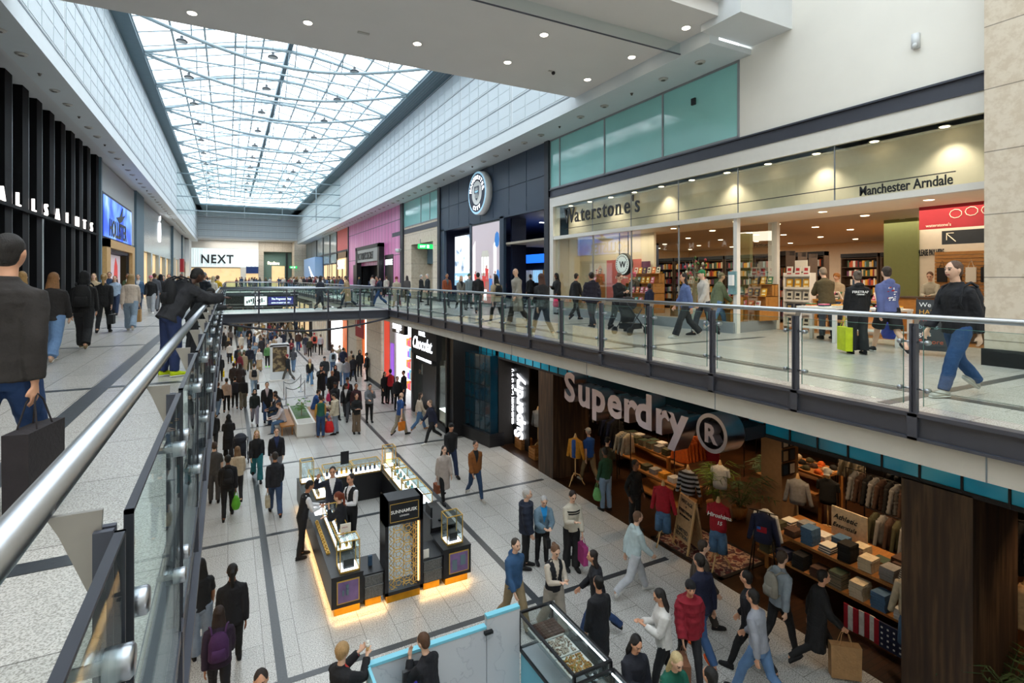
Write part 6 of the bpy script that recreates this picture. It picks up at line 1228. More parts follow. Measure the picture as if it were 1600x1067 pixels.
for i, (px, py) in enumerate(posts):
    x, y = P(px, py, 0)
    if not bp: bp = empty('barrier_post', (x, y, 0), 'slim chrome queue post with rope beside the bench', 'barrier', 'chrome queue posts'); obj('pole', MB().lathe((0, 0, 0), [(.16, 0), (.16, .02), (.025, .04), (.025, .98), (.035, .99), (.035, 1.02)], 14), 'chrome', bp, True)
    else: dup(bp, (x, y, 0))
for (i, j, n) in ((0, 2, 'far'), (1, 3, 'near')):
    a = Vector(P(*posts[i], 0)+(.95,)); c = Vector(P(*posts[j], 0)+(.95,)); tag(obj('barrier_rope', MB().tube([a.lerp(c, t/8)-Vector((0, 0, .25*math.sin(PI*t/8))) for t in range(9)], .018, 6), 'black', None, True), 'sagging dark queue rope on the %s side' % n, 'rope')
# ================================================================ people
def tint_mat(name, attr, rough, var, sc, bump, bs, stretch=None):
    m = mat(name, '#ffffff', rough, var=var, vscale=sc, bump=bump, bscale=bs, stretch=stretch); nt = m.node_tree; b = nt.nodes['Principled BSDF']
    at = nt.nodes.new('ShaderNodeAttribute'); at.attribute_type = 'OBJECT'; at.attribute_name = attr
    mx = nt.nodes.new('ShaderNodeMix'); mx.data_type = 'RGBA'; mx.blend_type = 'MULTIPLY'; mx.inputs[0].default_value = 1
    r = [n for n in nt.nodes if n.type == 'VALTORGB'][0]; nt.links.new(r.outputs[0], mx.inputs[6]); nt.links.new(at.outputs['Color'], mx.inputs[7]); nt.links.new(mx.outputs[2], b.inputs['Base Color'])
tint_mat('cloth', 'tint_a', .85, .16, 10, .3, 30); tint_mat('cloth_inner', 'tint_b', .85, .1, 10, .2, 30); tint_mat('hair', 'tint_a', .6, .35, 30, .5, 60, (3, 3, .6)); tint_mat('skin', 'tint_a', .55, .05, 20, 0, 1)
V = Vector
def mirror(p): return p
def skeleton(lean=0, hz=.92, L=(0, 0), R=(0, 0), la=(5, 8, 10, 0), ra=(5, 8, 10, 0), hp=0, hy=0, sit=False):
    J = {}; ln = math.radians(lean); U = V((0, math.sin(ln), math.cos(ln))); F = V((0, math.cos(ln), -math.sin(ln)))
    def leg(s, a, k):
        a, k = math.radians(a), math.radians(k); h = V((s*.09, 0, -.02)); kn = h+V((s*.012, math.sin(a), -math.cos(a)))*.44; an = kn+V((0, math.sin(a-k), -math.cos(a-k)))*.40; return h, kn, an, a-k
    lg = {1: leg(1, *R), -1: leg(-1, *L)}; low = min(v[2].z for v in lg.values()); off = V((0, 0, .09-low)) if not sit else V((0, 0, hz))
    J['P'] = off; J['U'] = U; J['F'] = F
    for s in (1, -1): J['leg', s] = tuple(q+off for q in lg[s][:3])+(lg[s][3],)
    for s, A in ((1, ra), (-1, la)):
        sw, ab, el, iw = [math.radians(q) for q in A]; S = off+U*.455+V((s*.158, 0, 0)); u = V((s*math.sin(ab), math.sin(sw)*math.cos(ab), -math.cos(sw)*math.cos(ab))); E = S+u*.285
        f = V((s*math.sin(ab)*.4-s*math.sin(iw), math.sin(sw+el)*math.cos(iw), -math.cos(sw+el)*math.cos(iw))).normalized(); W = E+f*.25; J['arm', s] = (S, E, W, f)
    J['H'] = off+U*.745+F*.03; J['HR'] = Matrix.Rotation(math.radians(hy), 3, 'Z') @ Matrix.Rotation(-math.radians(hp)-ln*.4, 3, 'X'); J['sit'] = sit
    return J
POSES = {
 'stand': dict(L=(2, 3), R=(-3, 3), la=(4, 9, 12, 3), ra=(6, 9, 14, 3)),
 'walk': dict(lean=3, L=(26, 8), R=(-16, 28), la=(-17, 6, 12, 0), ra=(15, 6, 20, 4)),
 'walk2': dict(lean=3, L=(-14, 22), R=(20, 6), la=(13, 6, 18, 4), ra=(-15, 6, 12, 0)),
 'stride': dict(lean=6, L=(30, 12), R=(-20, 34), la=(-22, 7, 18, 0), ra=(18, 7, 30, 5)),
 'phone': dict(lean=3, L=(4, 5), R=(-3, 4), la=(8, 8, 25, 10), ra=(20, 4, 92, 28), hp=26),
 'phonewalk': dict(lean=3, L=(18, 8), R=(-12, 20), la=(18, 6, 95, 30), ra=(22, 4, 90, 28), hp=24),
 'cross': dict(L=(2, 3), R=(-3, 3), la=(12, 10, 80, 55), ra=(12, 10, 84, 55)),
 'pocket': dict(L=(3, 3), R=(-2, 3), la=(-14, 20, 42, 10), ra=(-14, 20, 42, 10)),
 'leanrail': dict(lean=32, L=(-2, 4), R=(6, 10), la=(62, 6, 34, 8), ra=(58, 6, 36, 8), hp=12),
 'wave': dict(lean=2, L=(3, 3), R=(-2, 3), ra=(25, 72, 140, 40), la=(8, 8, 14, 3), hp=0),
 'serve': dict(lean=12, L=(4, 4), R=(-6, 4), la=(28, 6, 55, 30), ra=(20, 6, 62, 34), hp=18),
 'chin': dict(lean=8, L=(3, 3), R=(-2, 3), la=(40, 4, 120, 25), ra=(34, 8, 50, 20), hp=14),
 'push': dict(lean=8, L=(24, 8), R=(-16, 24), la=(38, 5, 42, 4), ra=(38, 5, 42, 4)),
 'photo': dict(lean=0, L=(2, 3), R=(-2, 3), la=(60, 10, 75, 30), ra=(60, 10, 75, 30)),
 'sit': dict(lean=14, hz=.52, sit=True, L=(82, 78), R=(78, 84), la=(30, 8, 50, 12), ra=(28, 8, 55, 12), hp=10)}
SK = {k: skeleton(**v) for k, v in POSES.items()}
def torso_rings(J, prof):
    return [(J['P']+J['U']*h+J['F']*o, V((a, 0, 0)), J['F']*c) for h, a, c, o in prof]
def vox(mb, name, size, smooth=2, wr=0, seed=0):
    me = mb.mesh(name); o = bpy.data.objects.new('tmp', me); COL2.objects.link(o)
    m = o.modifiers.new('r', 'REMESH'); m.mode = 'VOXEL'; m.voxel_size = size; m.use_smooth_shade = True
    if smooth: s = o.modifiers.new('s', 'SMOOTH'); s.iterations = smooth; s.factor = .5
    SC2.view_layers[0].update(); dg = SC2.view_layers[0].depsgraph; dg.update(); out = bpy.data.meshes.new_from_object(o.evaluated_get(dg)); bpy.data.objects.remove(o); bpy.data.meshes.remove(me)
    if wr:
        ns = [v.normal.copy() for v in out.vertices]; cs = []
        for v, nn in zip(out.vertices, ns):
            n = noise.noise(v.co*V((9, 9, 14))+V((seed, 0, 0)))+.5*noise.noise(v.co*28); q = v.co+nn*n*wr; cs += [q.x, q.y, q.z]
        out.vertices.foreach_set('co', cs)
    out.name = name; out.polygons.foreach_set('use_smooth', [True]*len(out.polygons)); out.update(); return out
SC2 = bpy.data.scenes.new('workshop'); COL2 = SC2.collection
def head(mb, J):
    R, c = J['HR'], J['H']
    def f(q):
        z = q.z/.118
        if z < 0: q.x *= 1-.32*z*z; q.y = q.y*(1-.1*z*z)+.012*(-z)*(1 if q.y > 0 else -.2)
        if q.y > 0 and -.25 < z < .3: q.y -= .006*math.exp(-((abs(q.x)-.03)/.02)**2)*math.exp(-((z-.05)/.15)**2)*1.0
        return R @ q
    mb.ell(c, .076, .098, .118, 20, 16, f=f)
    T = lambda x, y, z: c+R @ V((x, y, z))
    mb.tube([T(0, .088, .012), T(0, .108, -.022), T(0, .09, -.034)], [.008, .013, .009], 8)
    mb.tube([T(-.028, .088, -.058), T(0, .098, -.056), T(.028, .088, -.058)], [.006, .009, .006], 6)
    for s in (-1, 1):
        mb.ell(T(s*.078, -.005, -.005), .012, .02, .032, 8, 6); mb.ell(T(s*.03, .086, .008), .015, .011, .01, 8, 6)
        mb.tube([T(s*.012, .092, .03), T(s*.045, .083, .032)], .007, 5)
def hand(mb, W, f, side, palmdown):
    f = f.normalized(); sx = V((side, 0, 0)); sx = (sx-f*sx.dot(f)); sx = sx.normalized() if sx.length > .2 else V((0, 1, 0)); n = f.cross(sx).normalized()
    a = n if not palmdown else sx       # across the knuckles
    t = f.cross(a).normalized()         # through the palm
    if t.x*side > 0: t = -t
    mb.loft([(W-f*.02, a*.024, t*.018), (W+f*.03, a*.034, t*.016), (W+f*.085, a*.042, t*.014), (W+f*.095, a*.036, t*.011)])
    for k, L in enumerate((.068, .078, .072, .055)):
        p = W+f*.088+a*(.032-.0215*k); mb.tube([p-f*.01, p+f*L*.45+t*.008, p+f*L*.85+t*.03], [.0095, .009, .0075], 7)
    p = W+f*.03+a*.03; mb.tube([p-a*.01, p+a*.022+f*.03+t*.012, p+a*.026+f*.058+t*.022], [.012, .011, .009], 7)
HT = {}
def body_mesh(pose):
    k = ('body', pose)
    if k in HT: return HT[k]
    J = SK[pose]; mb = MB()
    mb.loft(torso_rings(J, [(-.13, .10, .07, 0), (-.05, .16, .11, 0), (.06, .155, .108, 0), (.17, .138, .093, 0), (.3, .152, .103, .005), (.42, .172, .108, 0), (.49, .158, .09, -.01), (.53, .10, .068, -.012), (.56, .06, .058, -.005), (.62, .052, .055, .012), (.68, .05, .056, .02)]))
    for s in (1, -1):
        h, kn, an, fa = J['leg', s]; mb.tube([h+V((0, 0, .03)), h*.6+kn*.4, kn, kn*.6+an*.4+V((0, -.012, 0)), an, an+V((0, 0, -.03))], [.085, .078, .053, .054, .036, .034], 12)
        RF = Matrix.Rotation(-max(-.6, min(.3, fa if not J['sit'] else 0)) if an.z > .11 else 0, 3, 'X'); g = lambda y, z: an+RF @ V((s*.012, y, z)); mb.loft([(g(-.045, -.035), V((.02, 0, 0)), V((0, 0, .022))), (g(0, -.035), V((.028, 0, 0)), V((0, 0, .035))), (g(.1, -.055), V((.032, 0, 0)), V((0, 0, .018))), (g(.15, -.062), V((.022, 0, 0)), V((0, 0, .011)))])
        S, E, W, f = J['arm', s]; mb.tube([S+V((-s*.03, 0, .005)), S+V((s*.005, 0, -.01)), S*.5+E*.5, E, E*.6+W*.4, W, W+f*.02], [.05, .054, .045, .038, .038, .025, .022], 12); hand(mb, W+f*.015, f, s, f.z > -.6)
    head(mb, J); m = vox(mb, 'person', .0085, 1); c, R = J['H'], J['HR'].transposed()
    m.materials.clear(); [m.materials.append(M(q)) for q in ('skin', 'eye', 'lip')]
    for p in m.polygons:
        q = R @ (p.center-c)
        if q.y > .06 and abs(q.z-.008) < .009 and .017 < abs(q.x) < .042: p.material_index = 1
        elif q.y > .06 and abs(q.z-.032) < .006 and .012 < abs(q.x) < .048: p.material_index = 1
        elif q.y > .07 and abs(q.z+.057) < .008 and abs(q.x) < .026: p.material_index = 2
    HT[k] = m; return m
def sleeve(mb, J, s, add, frac, ripple=0, cuff=.0):
    S, E, W, f = J['arm', s]; pts = [S+V((-s*.06, 0, .012)), S+V((s*.004, 0, -.008))]; rs = [.05+add*.7, .056+add*.8]
    tot = .535*frac; n = 9
    for i in range(1, n+1):
        t = tot*i/n; p = S+(E-S)*(t/.285) if t < .285 else E+(W-E)*min(1.06, (t-.285)/.25); pts.append(p); rs.append((.054-.022*t/.535)+add+(ripple*(i % 2)))
    if frac > .9: rs[-1] -= .004+cuff
    mb.tube(pts, rs, 12)
def top_mesh(pose, kind):
    k = ('top', pose, kind)
    if k in HT: return HT[k]
    J = SK[pose]; mb = MB(); a = {'tee': .016, 'shirt': .014, 'vest': .02, 'jumper': .026, 'hoodie': .032, 'jacket': .036, 'puffer': .058, 'coat': .04, 'suit': .028, 'dress': .022}[kind]; rp = .012 if kind == 'puffer' else 0
    hem = {'tee': -.06, 'shirt': -.02, 'vest': -.03, 'jumper': -.04, 'hoodie': -.06, 'jacket': -.08, 'puffer': -.1, 'coat': -.5, 'suit': -.14, 'dress': -.42}[kind]
    if kind in ('coat', 'dress'): prof = [(hem, .2+a*.5, .17, .02), (hem*.5, .19+a*.5, .15, .01), (-.06, .168+a, .118+a, 0)]
    elif kind == 'puffer':
        prof = []
        for i in range(9): h = hem+.08*i; prof.append((h, .165+a-.012*(i % 2)-.012*math.sin(i/8*PI), .115+a-.012*(i % 2), 0))
    else: prof = [(hem, .158+a, .112+a, 0), (hem+.03, .163+a*.9, .114+a*.9, 0)]
    prof = [p for p in prof]+[(h, w_+a, c+a*.9, o) for h, w_, c, o in ((.08, .156, .108, 0), (.18, .146, .1, 0), (.3, .155, .106, .005), (.42, .172, .108, 0), (.49, .155, .088, -.01)) if h > prof[-1][0]+.02]
    prof += [(.535, .105+a*.5, .07+a*.6, -.012), (.565, .066+a*.25, .062+a*.25, -.005), (.585, .06+a*.2, .058+a*.2, 0)]
    mb.loft(torso_rings(J, prof))
    fr = {'tee': .42, 'vest': 0, 'dress': .95}.get(kind, 1.0)
    if fr:
        for s in (1, -1): sleeve(mb, J, s, a*.8, fr, rp)
    if kind in ('hoodie', 'puffer'): q = J['P']+J['U']*.54-J['F']*.085; mb.ell(q, .1, .05, .075, 10, 8)
    if kind in ('coat', 'suit', 'jacket'): q = J['P']+J['U']*.56; mb.loft([(q-J['U']*.03-J['F']*.01, V((.09, 0, 0)), J['F']*.08), (q+J['U']*.03-J['F']*.012, V((.072, 0, 0)), J['F']*.07)])
    m = vox(mb, 'top', .0115, 2, .006 if kind != 'suit' else .003, hash(kind) % 7); m.materials.clear(); m.materials.append(M('cloth')); m.materials.append(M('cloth_inner'))
    if kind in ('suit', 'jacket', 'coat', 'vest'):
        P0, U, F = J['P'], J['U'], J['F']
        for p in m.polygons:
            q = p.center-P0; h = q.dot(U); 
            if p.normal.dot(F) > .3 and abs(q.x) < (.07 if kind != 'vest' else .05)*max(0, (h-.2)/.3) and h > .2 and q.dot(F) > 0: p.material_index = 1
    HT[k] = m; return m
def legs_mesh(pose, kind):
    k = ('legs', pose, kind)
    if k in HT: return HT[k]
    J = SK[pose]; mb = MB(); a0, a1 = {'slim': (.012, .014), 'jeans': (.02, .03), 'wide': (.028, .062), 'shorts': (.03, .05), 'jogger': (.03, .03), 'skirt': (.03, .1)}[kind]
    mb.loft(torso_rings(J, [(-.14, .11, .08, 0), (-.06, .162+a0*.5, .112+a0*.5, 0), (.04, .158+a0*.4, .11+a0*.4, 0), (.09, .15+a0*.3, .105+a0*.3, 0)]))
    for s in (1, -1):
        h, kn, an, fa = J['leg', s]; pts = [h+V((0, 0, .04)), h*.65+kn*.35, kn]; rs = [.086+a0, .078+a0, .056+a0]
        if kind == 'shorts': pts[2] = h*.1+kn*.9; rs = [.09+a0, .09+a0, .085+a0]
        else: pts += [kn*.5+an*.5+V((0, -.008, 0)), an+V((0, 0, -.005))]; rs += [.048+(a0+a1)/2, .036+a1]
        mb.tube(pts, rs, 14)
    if kind == 'skirt': p = J['P']; mb.loft([(p+V((0, .03, -.6)), V((.24, 0, 0)), V((0, .24, 0))), (p+V((0, 0, -.2)), V((.19, 0, 0)), V((0, .15, 0))), (p, V((.16, 0, 0)), V((0, .11, 0)))])
    m = vox(mb, 'trousers', .0115, 2, .005, 3); m.materials.clear(); m.materials.append(M('cloth')); HT[k] = m; return m
def shoe_mesh(pose):
    k = ('shoe', pose)
    if k in HT: return HT[k]
    J = SK[pose]; out = []
    for s in (1, -1):
        an = J['leg', s][2]; mb = MB(); R = Matrix.Rotation(-max(-.6, min(.3, J['leg', s][3] if not J['sit'] else 0)) if an.z > .11 else 0, 3, 'X')
        g = lambda y, z: an+R @ V((s*.012, y, z))
        mb.loft([(g(-.065, -.045), V((.028, 0, 0)), V((0, 0, .035))), (g(-.03, -.03), V((.038, 0, 0)), V((0, 0, .055))), (g(.03, -.035), V((.042, 0, 0)), V((0, 0, .048))), (g(.1, -.05), V((.048, 0, 0)), V((0, 0, .034))), (g(.16, -.058), V((.045, 0, 0)), V((0, 0, .028))), (g(.195, -.064), V((.026, 0, 0)), V((0, 0, .02)))], 0)
        mb.loft([(g(-.07, -.078), V((.03, 0, 0)), V((0, 0, .012))), (g(.05, -.078), V((.044, 0, 0)), V((0, 0, .012))), (g(.15, -.078), V((.048, 0, 0)), V((0, 0, .012))), (g(.2, -.076), V((.026, 0, 0)), V((0, 0, .01)))], 1)
        m = mb.mesh('shoe', True); m.materials.append(M('cloth')); m.materials.append(M('cloth_inner')); out.append(m)
    HT[k] = out; return out
def hair_mesh(pose, kind):
    k = ('hair', pose, kind)
    if k in HT: return HT[k]
    J = SK[pose]; R, c = J['HR'], J['H']; mb = MB(); T = lambda x, y, z: c+R @ V((x, y, z)); D = lambda x, y, z, h: c+R @ V((x, y, z))-V((0, 0, h))
    ft = lambda q: R @ q
    if kind in ('short', 'long', 'bun', 'pony', 'curly'): mb.ell(T(0, -.02, .03), .084, .1, .1, 16, 12, f=ft); mb.ell(T(0, -.045, -.02), .076, .065, .08, 12, 8, f=ft)
    if kind == 'curly': mb.ell(T(0, -.015, .04), .1, .112, .105, 14, 10, f=ft)
    if kind == 'long': mb.loft([(T(0, -.03, .03), V((.088, 0, 0)), V((0, .075, 0))), (T(0, -.045, -.08), V((.1, 0, 0)), V((0, .055, 0))), (D(0, -.075, -.1, .09), V((.115, 0, 0)), V((0, .05, 0))), (D(0, -.085, -.1, .22), V((.1, 0, 0)), V((0, .04, 0))), (D(0, -.08, -.1, .33), V((.06, 0, 0)), V((0, .025, 0)))])
    if kind == 'bun': mb.ell(T(0, -.1, .07), .045, .045, .045, 10, 8)
    if kind == 'pony': mb.tube([T(0, -.1, .05), T(0, -.15, .03), D(0, -.14, -.1, .06), D(0, -.12, -.12, .2)], [.03, .036, .035, .012], 10)
    if kind == 'hood': mb.ell(T(0, -.028, .012), .102, .112, .132, 16, 12, f=ft); mb.loft([(T(0, -.03, -.05), V((.1, 0, 0)), V((0, .095, 0))), (D(0, -.03, -.06, .1), V((.12, 0, 0)), V((0, .085, 0)))])
    if kind == 'cap': mb.ell(T(0, -.012, .045), .084, .104, .085, 16, 10, f=ft); mb.loft([(T(0, .07, .05), R @ V((.06, 0, 0)), R @ V((0, .01, .008))), (T(0, .15, .035), R @ V((.05, 0, 0)), R @ V((0, .01, .006)))]); mb.ell(T(0, -.05, -.02), .074, .055, .06, 10, 8, f=ft)
    if kind == 'beanie': mb.ell(T(0, -.01, .045), .09, .108, .1, 16, 10, f=ft)
    if kind == 'scarf': mb.ell(T(0, -.015, .01), .094, .104, .13, 16, 12, f=ft); mb.loft([(T(0, -.015, -.07), V((.085, 0, 0)), V((0, .09, 0))), (D(0, 0, -.1, .1), V((.15, 0, 0)), V((0, .11, 0)))])
    if kind == 'bald': mb.ell(T(0, -.06, -.02), .066, .045, .05, 10, 8, f=ft)
    m = vox(mb, 'hair', .009, 1, .003, 5); m.materials.clear(); m.materials.append(M('hair' if kind in ('short', 'long', 'bun', 'pony', 'curly', 'bald') else 'cloth')); HT[k] = m; return m
SKIN = ('#e2b79c', '#d39d7e', '#b27a58', '#7d4f37', '#4a2d20')
mat('eye', '#2a2220', .4, var=.1); mat('lip', '#9a5650', .5, var=.1)
def cmat(h, kind='c'):
    if not h.startswith('#'): return h
    n = kind+h
    if n not in MATS:
        if kind == 'hair': mat(n, h, .6, var=.35, vscale=30, bump=.5, bscale=60, stretch=(3, 3, .6))
        else: mat(n, h, .85, var=.14, vscale=10, bump=.25, bscale=30)
    return n
PP = []
def person(x, y, z, face, pose, h, top, legs, hair, skin, label, shoe='#1c1c1f', under='#d9d9d6', group=None, cat='person'):
    s = h/1.77; o = bpy.data.objects.new('person', body_mesh(pose)); COL.objects.link(o); o.location = (x, y, z); o.rotation_euler = (0, 0, math.radians(face)); o.scale = (s*random.uniform(.97, 1.04),)*2+(s,)
    o['tint_a'] = lin(SKIN[skin])[:3]; tag(o, label, cat, group)
    def ch(nm, me, ms):
        c = bpy.data.objects.new(nm, me); COL.objects.link(c); c.parent = o
        for i, m in enumerate(ms): c['tint_'+'ab'[i]] = lin(m)[:3]
        return c
    tk, tc = top.split(':'); lk, lc = legs.split(':'); hk, hc = hair.split(':')
    ch({'tee': 't_shirt', 'shirt': 'shirt', 'vest': 'waistcoat', 'jumper': 'jumper', 'hoodie': 'hooded_top', 'jacket': 'jacket', 'puffer': 'padded_jacket', 'coat': 'coat', 'suit': 'suit_jacket', 'dress': 'dress'}[tk], top_mesh(pose, tk), [tc, under])
    if tk == 'vest': ch('shirt', top_mesh(pose, 'shirt'), [under, under])
    ch({'shorts': 'shorts', 'skirt': 'skirt'}.get(lk, 'trousers'), legs_mesh(pose, lk), [lc])
    for m in shoe_mesh(pose): ch('shoe', m, [shoe, '#d8d8d4' if shoe not in ('#1c1c1f', '#3a2a20') else '#1c1c1f'])
    if hk != 'none': ch({'hood': 'hood', 'cap': 'cap', 'beanie': 'beanie', 'scarf': 'headscarf'}.get(hk, 'hair'), hair_mesh(pose, hk), [hc])
    PP.append(o); return o
def hand_at(o, side):
    J = SK[POSE_OF[o.name]]; S, E, W, f = J['arm', side]; return lm(o) @ (W+f*.08)
POSE_OF = {}
def bag(o, side, kind, col, label, sz=1.0, txt=None):
    p = hand_at(o, side); r = empty('shopping_bag' if kind != 'handbag' else 'handbag', (p.x, p.y, p.z-.16*sz), label, 'bag', rz=o.rotation_euler.z)
    w_, h, d = (.3*sz, .36*sz, .1*sz) if kind == 'paper' else ((.26*sz, .2*sz, .1*sz) if kind == 'handbag' else (.28*sz, .34*sz, .12*sz)); b = MB()
    if kind == 'plastic': b.loft([((0, 0, -h), (d*.7, 0, 0), (0, w_*.45, 0)), ((0, 0, -h*.7), (d, 0, 0), (0, w_*.55, 0)), ((0, 0, -h*.2), (d*.7, 0, 0), (0, w_*.4, 0)), ((0, 0, 0), (d*.3, 0, 0), (0, w_*.3, 0))])
    else: b.prism([(-w_/2, -h), (w_/2, -h), (w_/2*1.04, -.0), (-w_/2*1.04, 0)], 'x', -d/2, d/2)
    obj('bag_body', b, cmat(col), r, kind == 'plastic'); b = MB()
    for q in (-d*.4, d*.4): b.tube([(q, -w_*.22, -.01), (q*.4, -w_*.12, .12*sz), (q*.2, 0, .155*sz), (q*.4, w_*.12, .12*sz), (q, w_*.22, -.01)], .006, 5)
    obj('handle', b, cmat(col), r)
    return r
def backpack(o, col, label, s=1):
    J = SK[POSE_OF[o.name]]; m = lm(o); p = m @ (J['P']+J['U']*.3-J['F']*.2); r = empty('backpack', p, label, 'backpack', rz=o.rotation_euler.z)
    b = MB().loft([((0, 0, -.2), (.12, 0, 0), (0, .06, 0)), ((0, 0, -.17), (.145, 0, 0), (0, .085, 0)), ((0, 0, .08), (.14, 0, 0), (0, .08, 0)), ((0, .01, .19), (.1, 0, 0), (0, .05, 0)), ((0, .02, .21), (.05, 0, 0), (0, .03, 0))]); obj('bag_body', b, cmat(col), r, True); obj('pocket', MB().loft([((0, -.08, -.17), (.1, 0, 0), (0, .03, 0)), ((0, -.09, -.05), (.1, 0, 0), (0, .035, 0)), ((0, -.07, .0), (.09, 0, 0), (0, .02, 0))]), cmat(col), r, True)
    b = MB()
    for q in (-1, 1): b.tube([(q*.09, .0, .2), (q*.11, .12, .25), (q*.13, .25, .2), (q*.135, .3, .0), (q*.13, .2, -.12), (q*.1, .05, -.17)], .016, 6)
    obj('strap', b, cmat(col), r, True); r.scale = (s, s, s); return r
def stroller(x, y, z, face, col, label):
    r = empty('stroller', (x, y, z), label, 'stroller', rz=math.radians(face)); f = MB()
    for s in (-1, 1):
        f.tube([(s*.24, -.55, 1.0), (s*.24, -.3, .75), (s*.24, .35, .12)], .014, 6); f.tube([(s*.24, .2, .7), (s*.24, -.35, .12)], .014, 6)
        for yy in (-.35, .35): obj('wheel', MB().lathe((s*.27, yy, .11), [(.04, -.02), (.11, -.018), (.11, .018), (.04, .02)], 16, axis='x'), 'black', r)
    f.tube([(-.24, -.55, 1.0), (.24, -.55, 1.0)], .018, 8); obj('frame', f, 'dark_steel', r, True)
    obj('seat', MB().loft([((0, -.15, .35), (.2, 0, 0), (0, .16, 0)), ((0, -.1, .5), (.21, 0, 0), (0, .2, 0)), ((0, -.2, .75), (.2, 0, 0), (0, .1, 0))]), cmat(col), r, True); obj('canopy', MB().ell((0, -.1, .85), .23, .28, .2, 12, 8), cmat(col), r, True); obj('basket', MB().box(-.2, -.25, .15, .2, .25, .3), cmat(col), r)
    return r
def PL(px, py, h, face, pose, top, legs, hair, skin, label, **k):     # lower floor, head top pixel
    x, y = P(px, py, h); bg_ = k.pop('bag', None); bp_ = k.pop('pack', None); o = person(x, y, .004, face, pose, h, top, legs, hair, skin, label, **k); return ext(o, pose, bg_, bp_)
def PU(px, py, h, face, pose, top, legs, hair, skin, label, **k):     # upper floor, foot pixel
    x, y = P(px, py, UF); bg_ = k.pop('bag', None); bp_ = k.pop('pack', None); o = person(x, y, UF+.004, face, pose, h, top, legs, hair, skin, label, **k); return ext(o, pose, bg_, bp_)
def ext(o, pose, bg_, bp_):
    POSE_OF[o.name] = pose
    if bg_: bag(o, *bg_)
    if bp_: backpack(o, *bp_)
    return o
BK = '#17181b'; DN = '#45607f'; LJ = '#7f9bb8'; BH = '#2a1d17'; KH = '#111010'; BL = '#b8955f'; GY = '#6f7276'
# ================================================================ who stands where: lower floor
PL(344, 555, 1.7, 0, 'stand', 'jacket:'+BK, 'slim:'+BK, 'hood:'+BK, 1, 'person in a black hood and black clothes beside the left balustrade with a yellow bag', under=BK, bag=(1, 'paper', '#e8c60e', 'yellow paper bag with a red mark held by the hooded person in black'))
PL(350, 519, 1.68, 0, 'walk', 'coat:'+BK, 'slim:'+BK, 'long:'+KH, 1, 'person with black hair in a long black coat far down the left side', under=BK)
PL(357, 528, 1.62, 0, 'stand', 'jacket:#2a2725', 'jeans:'+DN, 'long:'+BL, 0, 'blonde person in a dark jacket behind the white topped walker')
PL(359, 535, 1.66, 0, 'walk2', 'jumper:#d8d5cf', 'slim:'+BK, 'bun:'+KH, 1, 'person in a white jumper and black leggings walking away far left', bag=(1, 'paper', '#e6cb1a', 'yellow bag held by the walker in the white jumper'))
PL(372, 541, 1.7, 0, 'stand', 'jacket:#1d2230', 'slim:'+BK, 'short:'+BH, 1, 'person in a very dark navy jacket left of the puffer coat', bag=(-1, 'paper', '#edd21c', 'yellow bag in front of the person in very dark navy'))
PL(390, 541, 1.8, 0, 'stand', 'puffer:#161b2b', 'jeans:#4d4c36', 'short:'+BH, 0, 'person in a navy padded jacket and olive trousers left of the grey blue t shirt')
PL(398, 535, 1.76, 180, 'phone', 'tee:#7f93a5', 'jeans:#41566f', 'short:#4a4642', 0, 'person in a grey blue t shirt looking down at the hands')
PL(405, 545, 1.62, 180, 'stand', 'jumper:#d9d6d0', 'skirt:#b49c79', 'short:'+KH, 0, 'person in a white patterned jumper and tan skirt beside the green top')
PL(418, 538, 1.72, 180, 'stand', 'hoodie:#5c8f57', 'slim:'+BK, 'short:'+KH, 0, 'person in a green hooded top and neon green trainers facing the viewer', shoe='#8dff5a')
PL(450, 553, 1.76, 55, 'walk', 'jacket:#22272b', 'jeans:#5c5a55', 'cap:#8d2b37', 1, 'person in a dark red cap and black leather jacket at the screen totem', under=BK)
PL(397, 568, 1.78, 0, 'walk2', 'jacket:#cfc4b4', 'jeans:#8fa9bf', 'short:#6b5138', 0, 'person in a cream jacket and light jeans wearing a black backpack', under='#cfc4b4', pack=('#15171c', 'black backpack worn over the cream jacket'), bag=(1, 'handbag', BK, 'black holdall carried beside the cream jacket', 1.3))
PL(365, 568, 1.72, 0, 'stand', 'jacket:#302621', 'slim:'+BK, 'bun:'+KH, 3, 'person in a dark brown jacket left of a long haired companion')
PL(375, 569, 1.74, 0, 'stand', 'coat:#2c1f1c', 'jeans:#32405a', 'long:#2a1c18', 2, 'person with long dark brown hair in a maroon coat far left')
PL(340, 597, 1.66, -20, 'walk', 'jacket:#1a1a1c', 'jeans:#5f7793', 'bun:#5b3824', 1, 'person in a black jacket and blue jeans, leftmost of four walking abreast')
PL(354, 591, 1.68, 0, 'walk2', 'jumper:#b79f8e', 'slim:'+BK, 'bun:'+KH, 2, 'person in a beige jumper and black trousers, second of four walking abreast')
PL(367, 588, 1.66, 0, 'walk', 'vest:#2b2d35', 'slim:'+BK, 'short:'+KH, 1, 'person in a dark slate gilet and black trousers, third of four walking abreast', under='#2b2d35')
PL(380, 588, 1.68, 0, 'walk2', 'jumper:'+BK, 'wide:#6b6657', 'long:'+KH, 1, 'person in a black jumper and wide olive trousers, rightmost of four abreast')
PL(398, 607, 1.66, 180, 'walk', 'hoodie:#16201e', 'jogger:#8c8a99', 'hood:#16201e', 0, 'person in a black hooded top and lilac grey joggers holding hands', under='#16201e')
PL(417, 597, 1.82, 180, 'walk2', 'coat:#15171c', 'jeans:#35507a', 'short:#3a2a20', 0, 'tall person in an open black coat over a pinkish shirt and blue jeans', under='#cbb9bd', bag=(-1, 'paper', '#c9b077', 'tan paper bag held by the tall person in the black coat'))
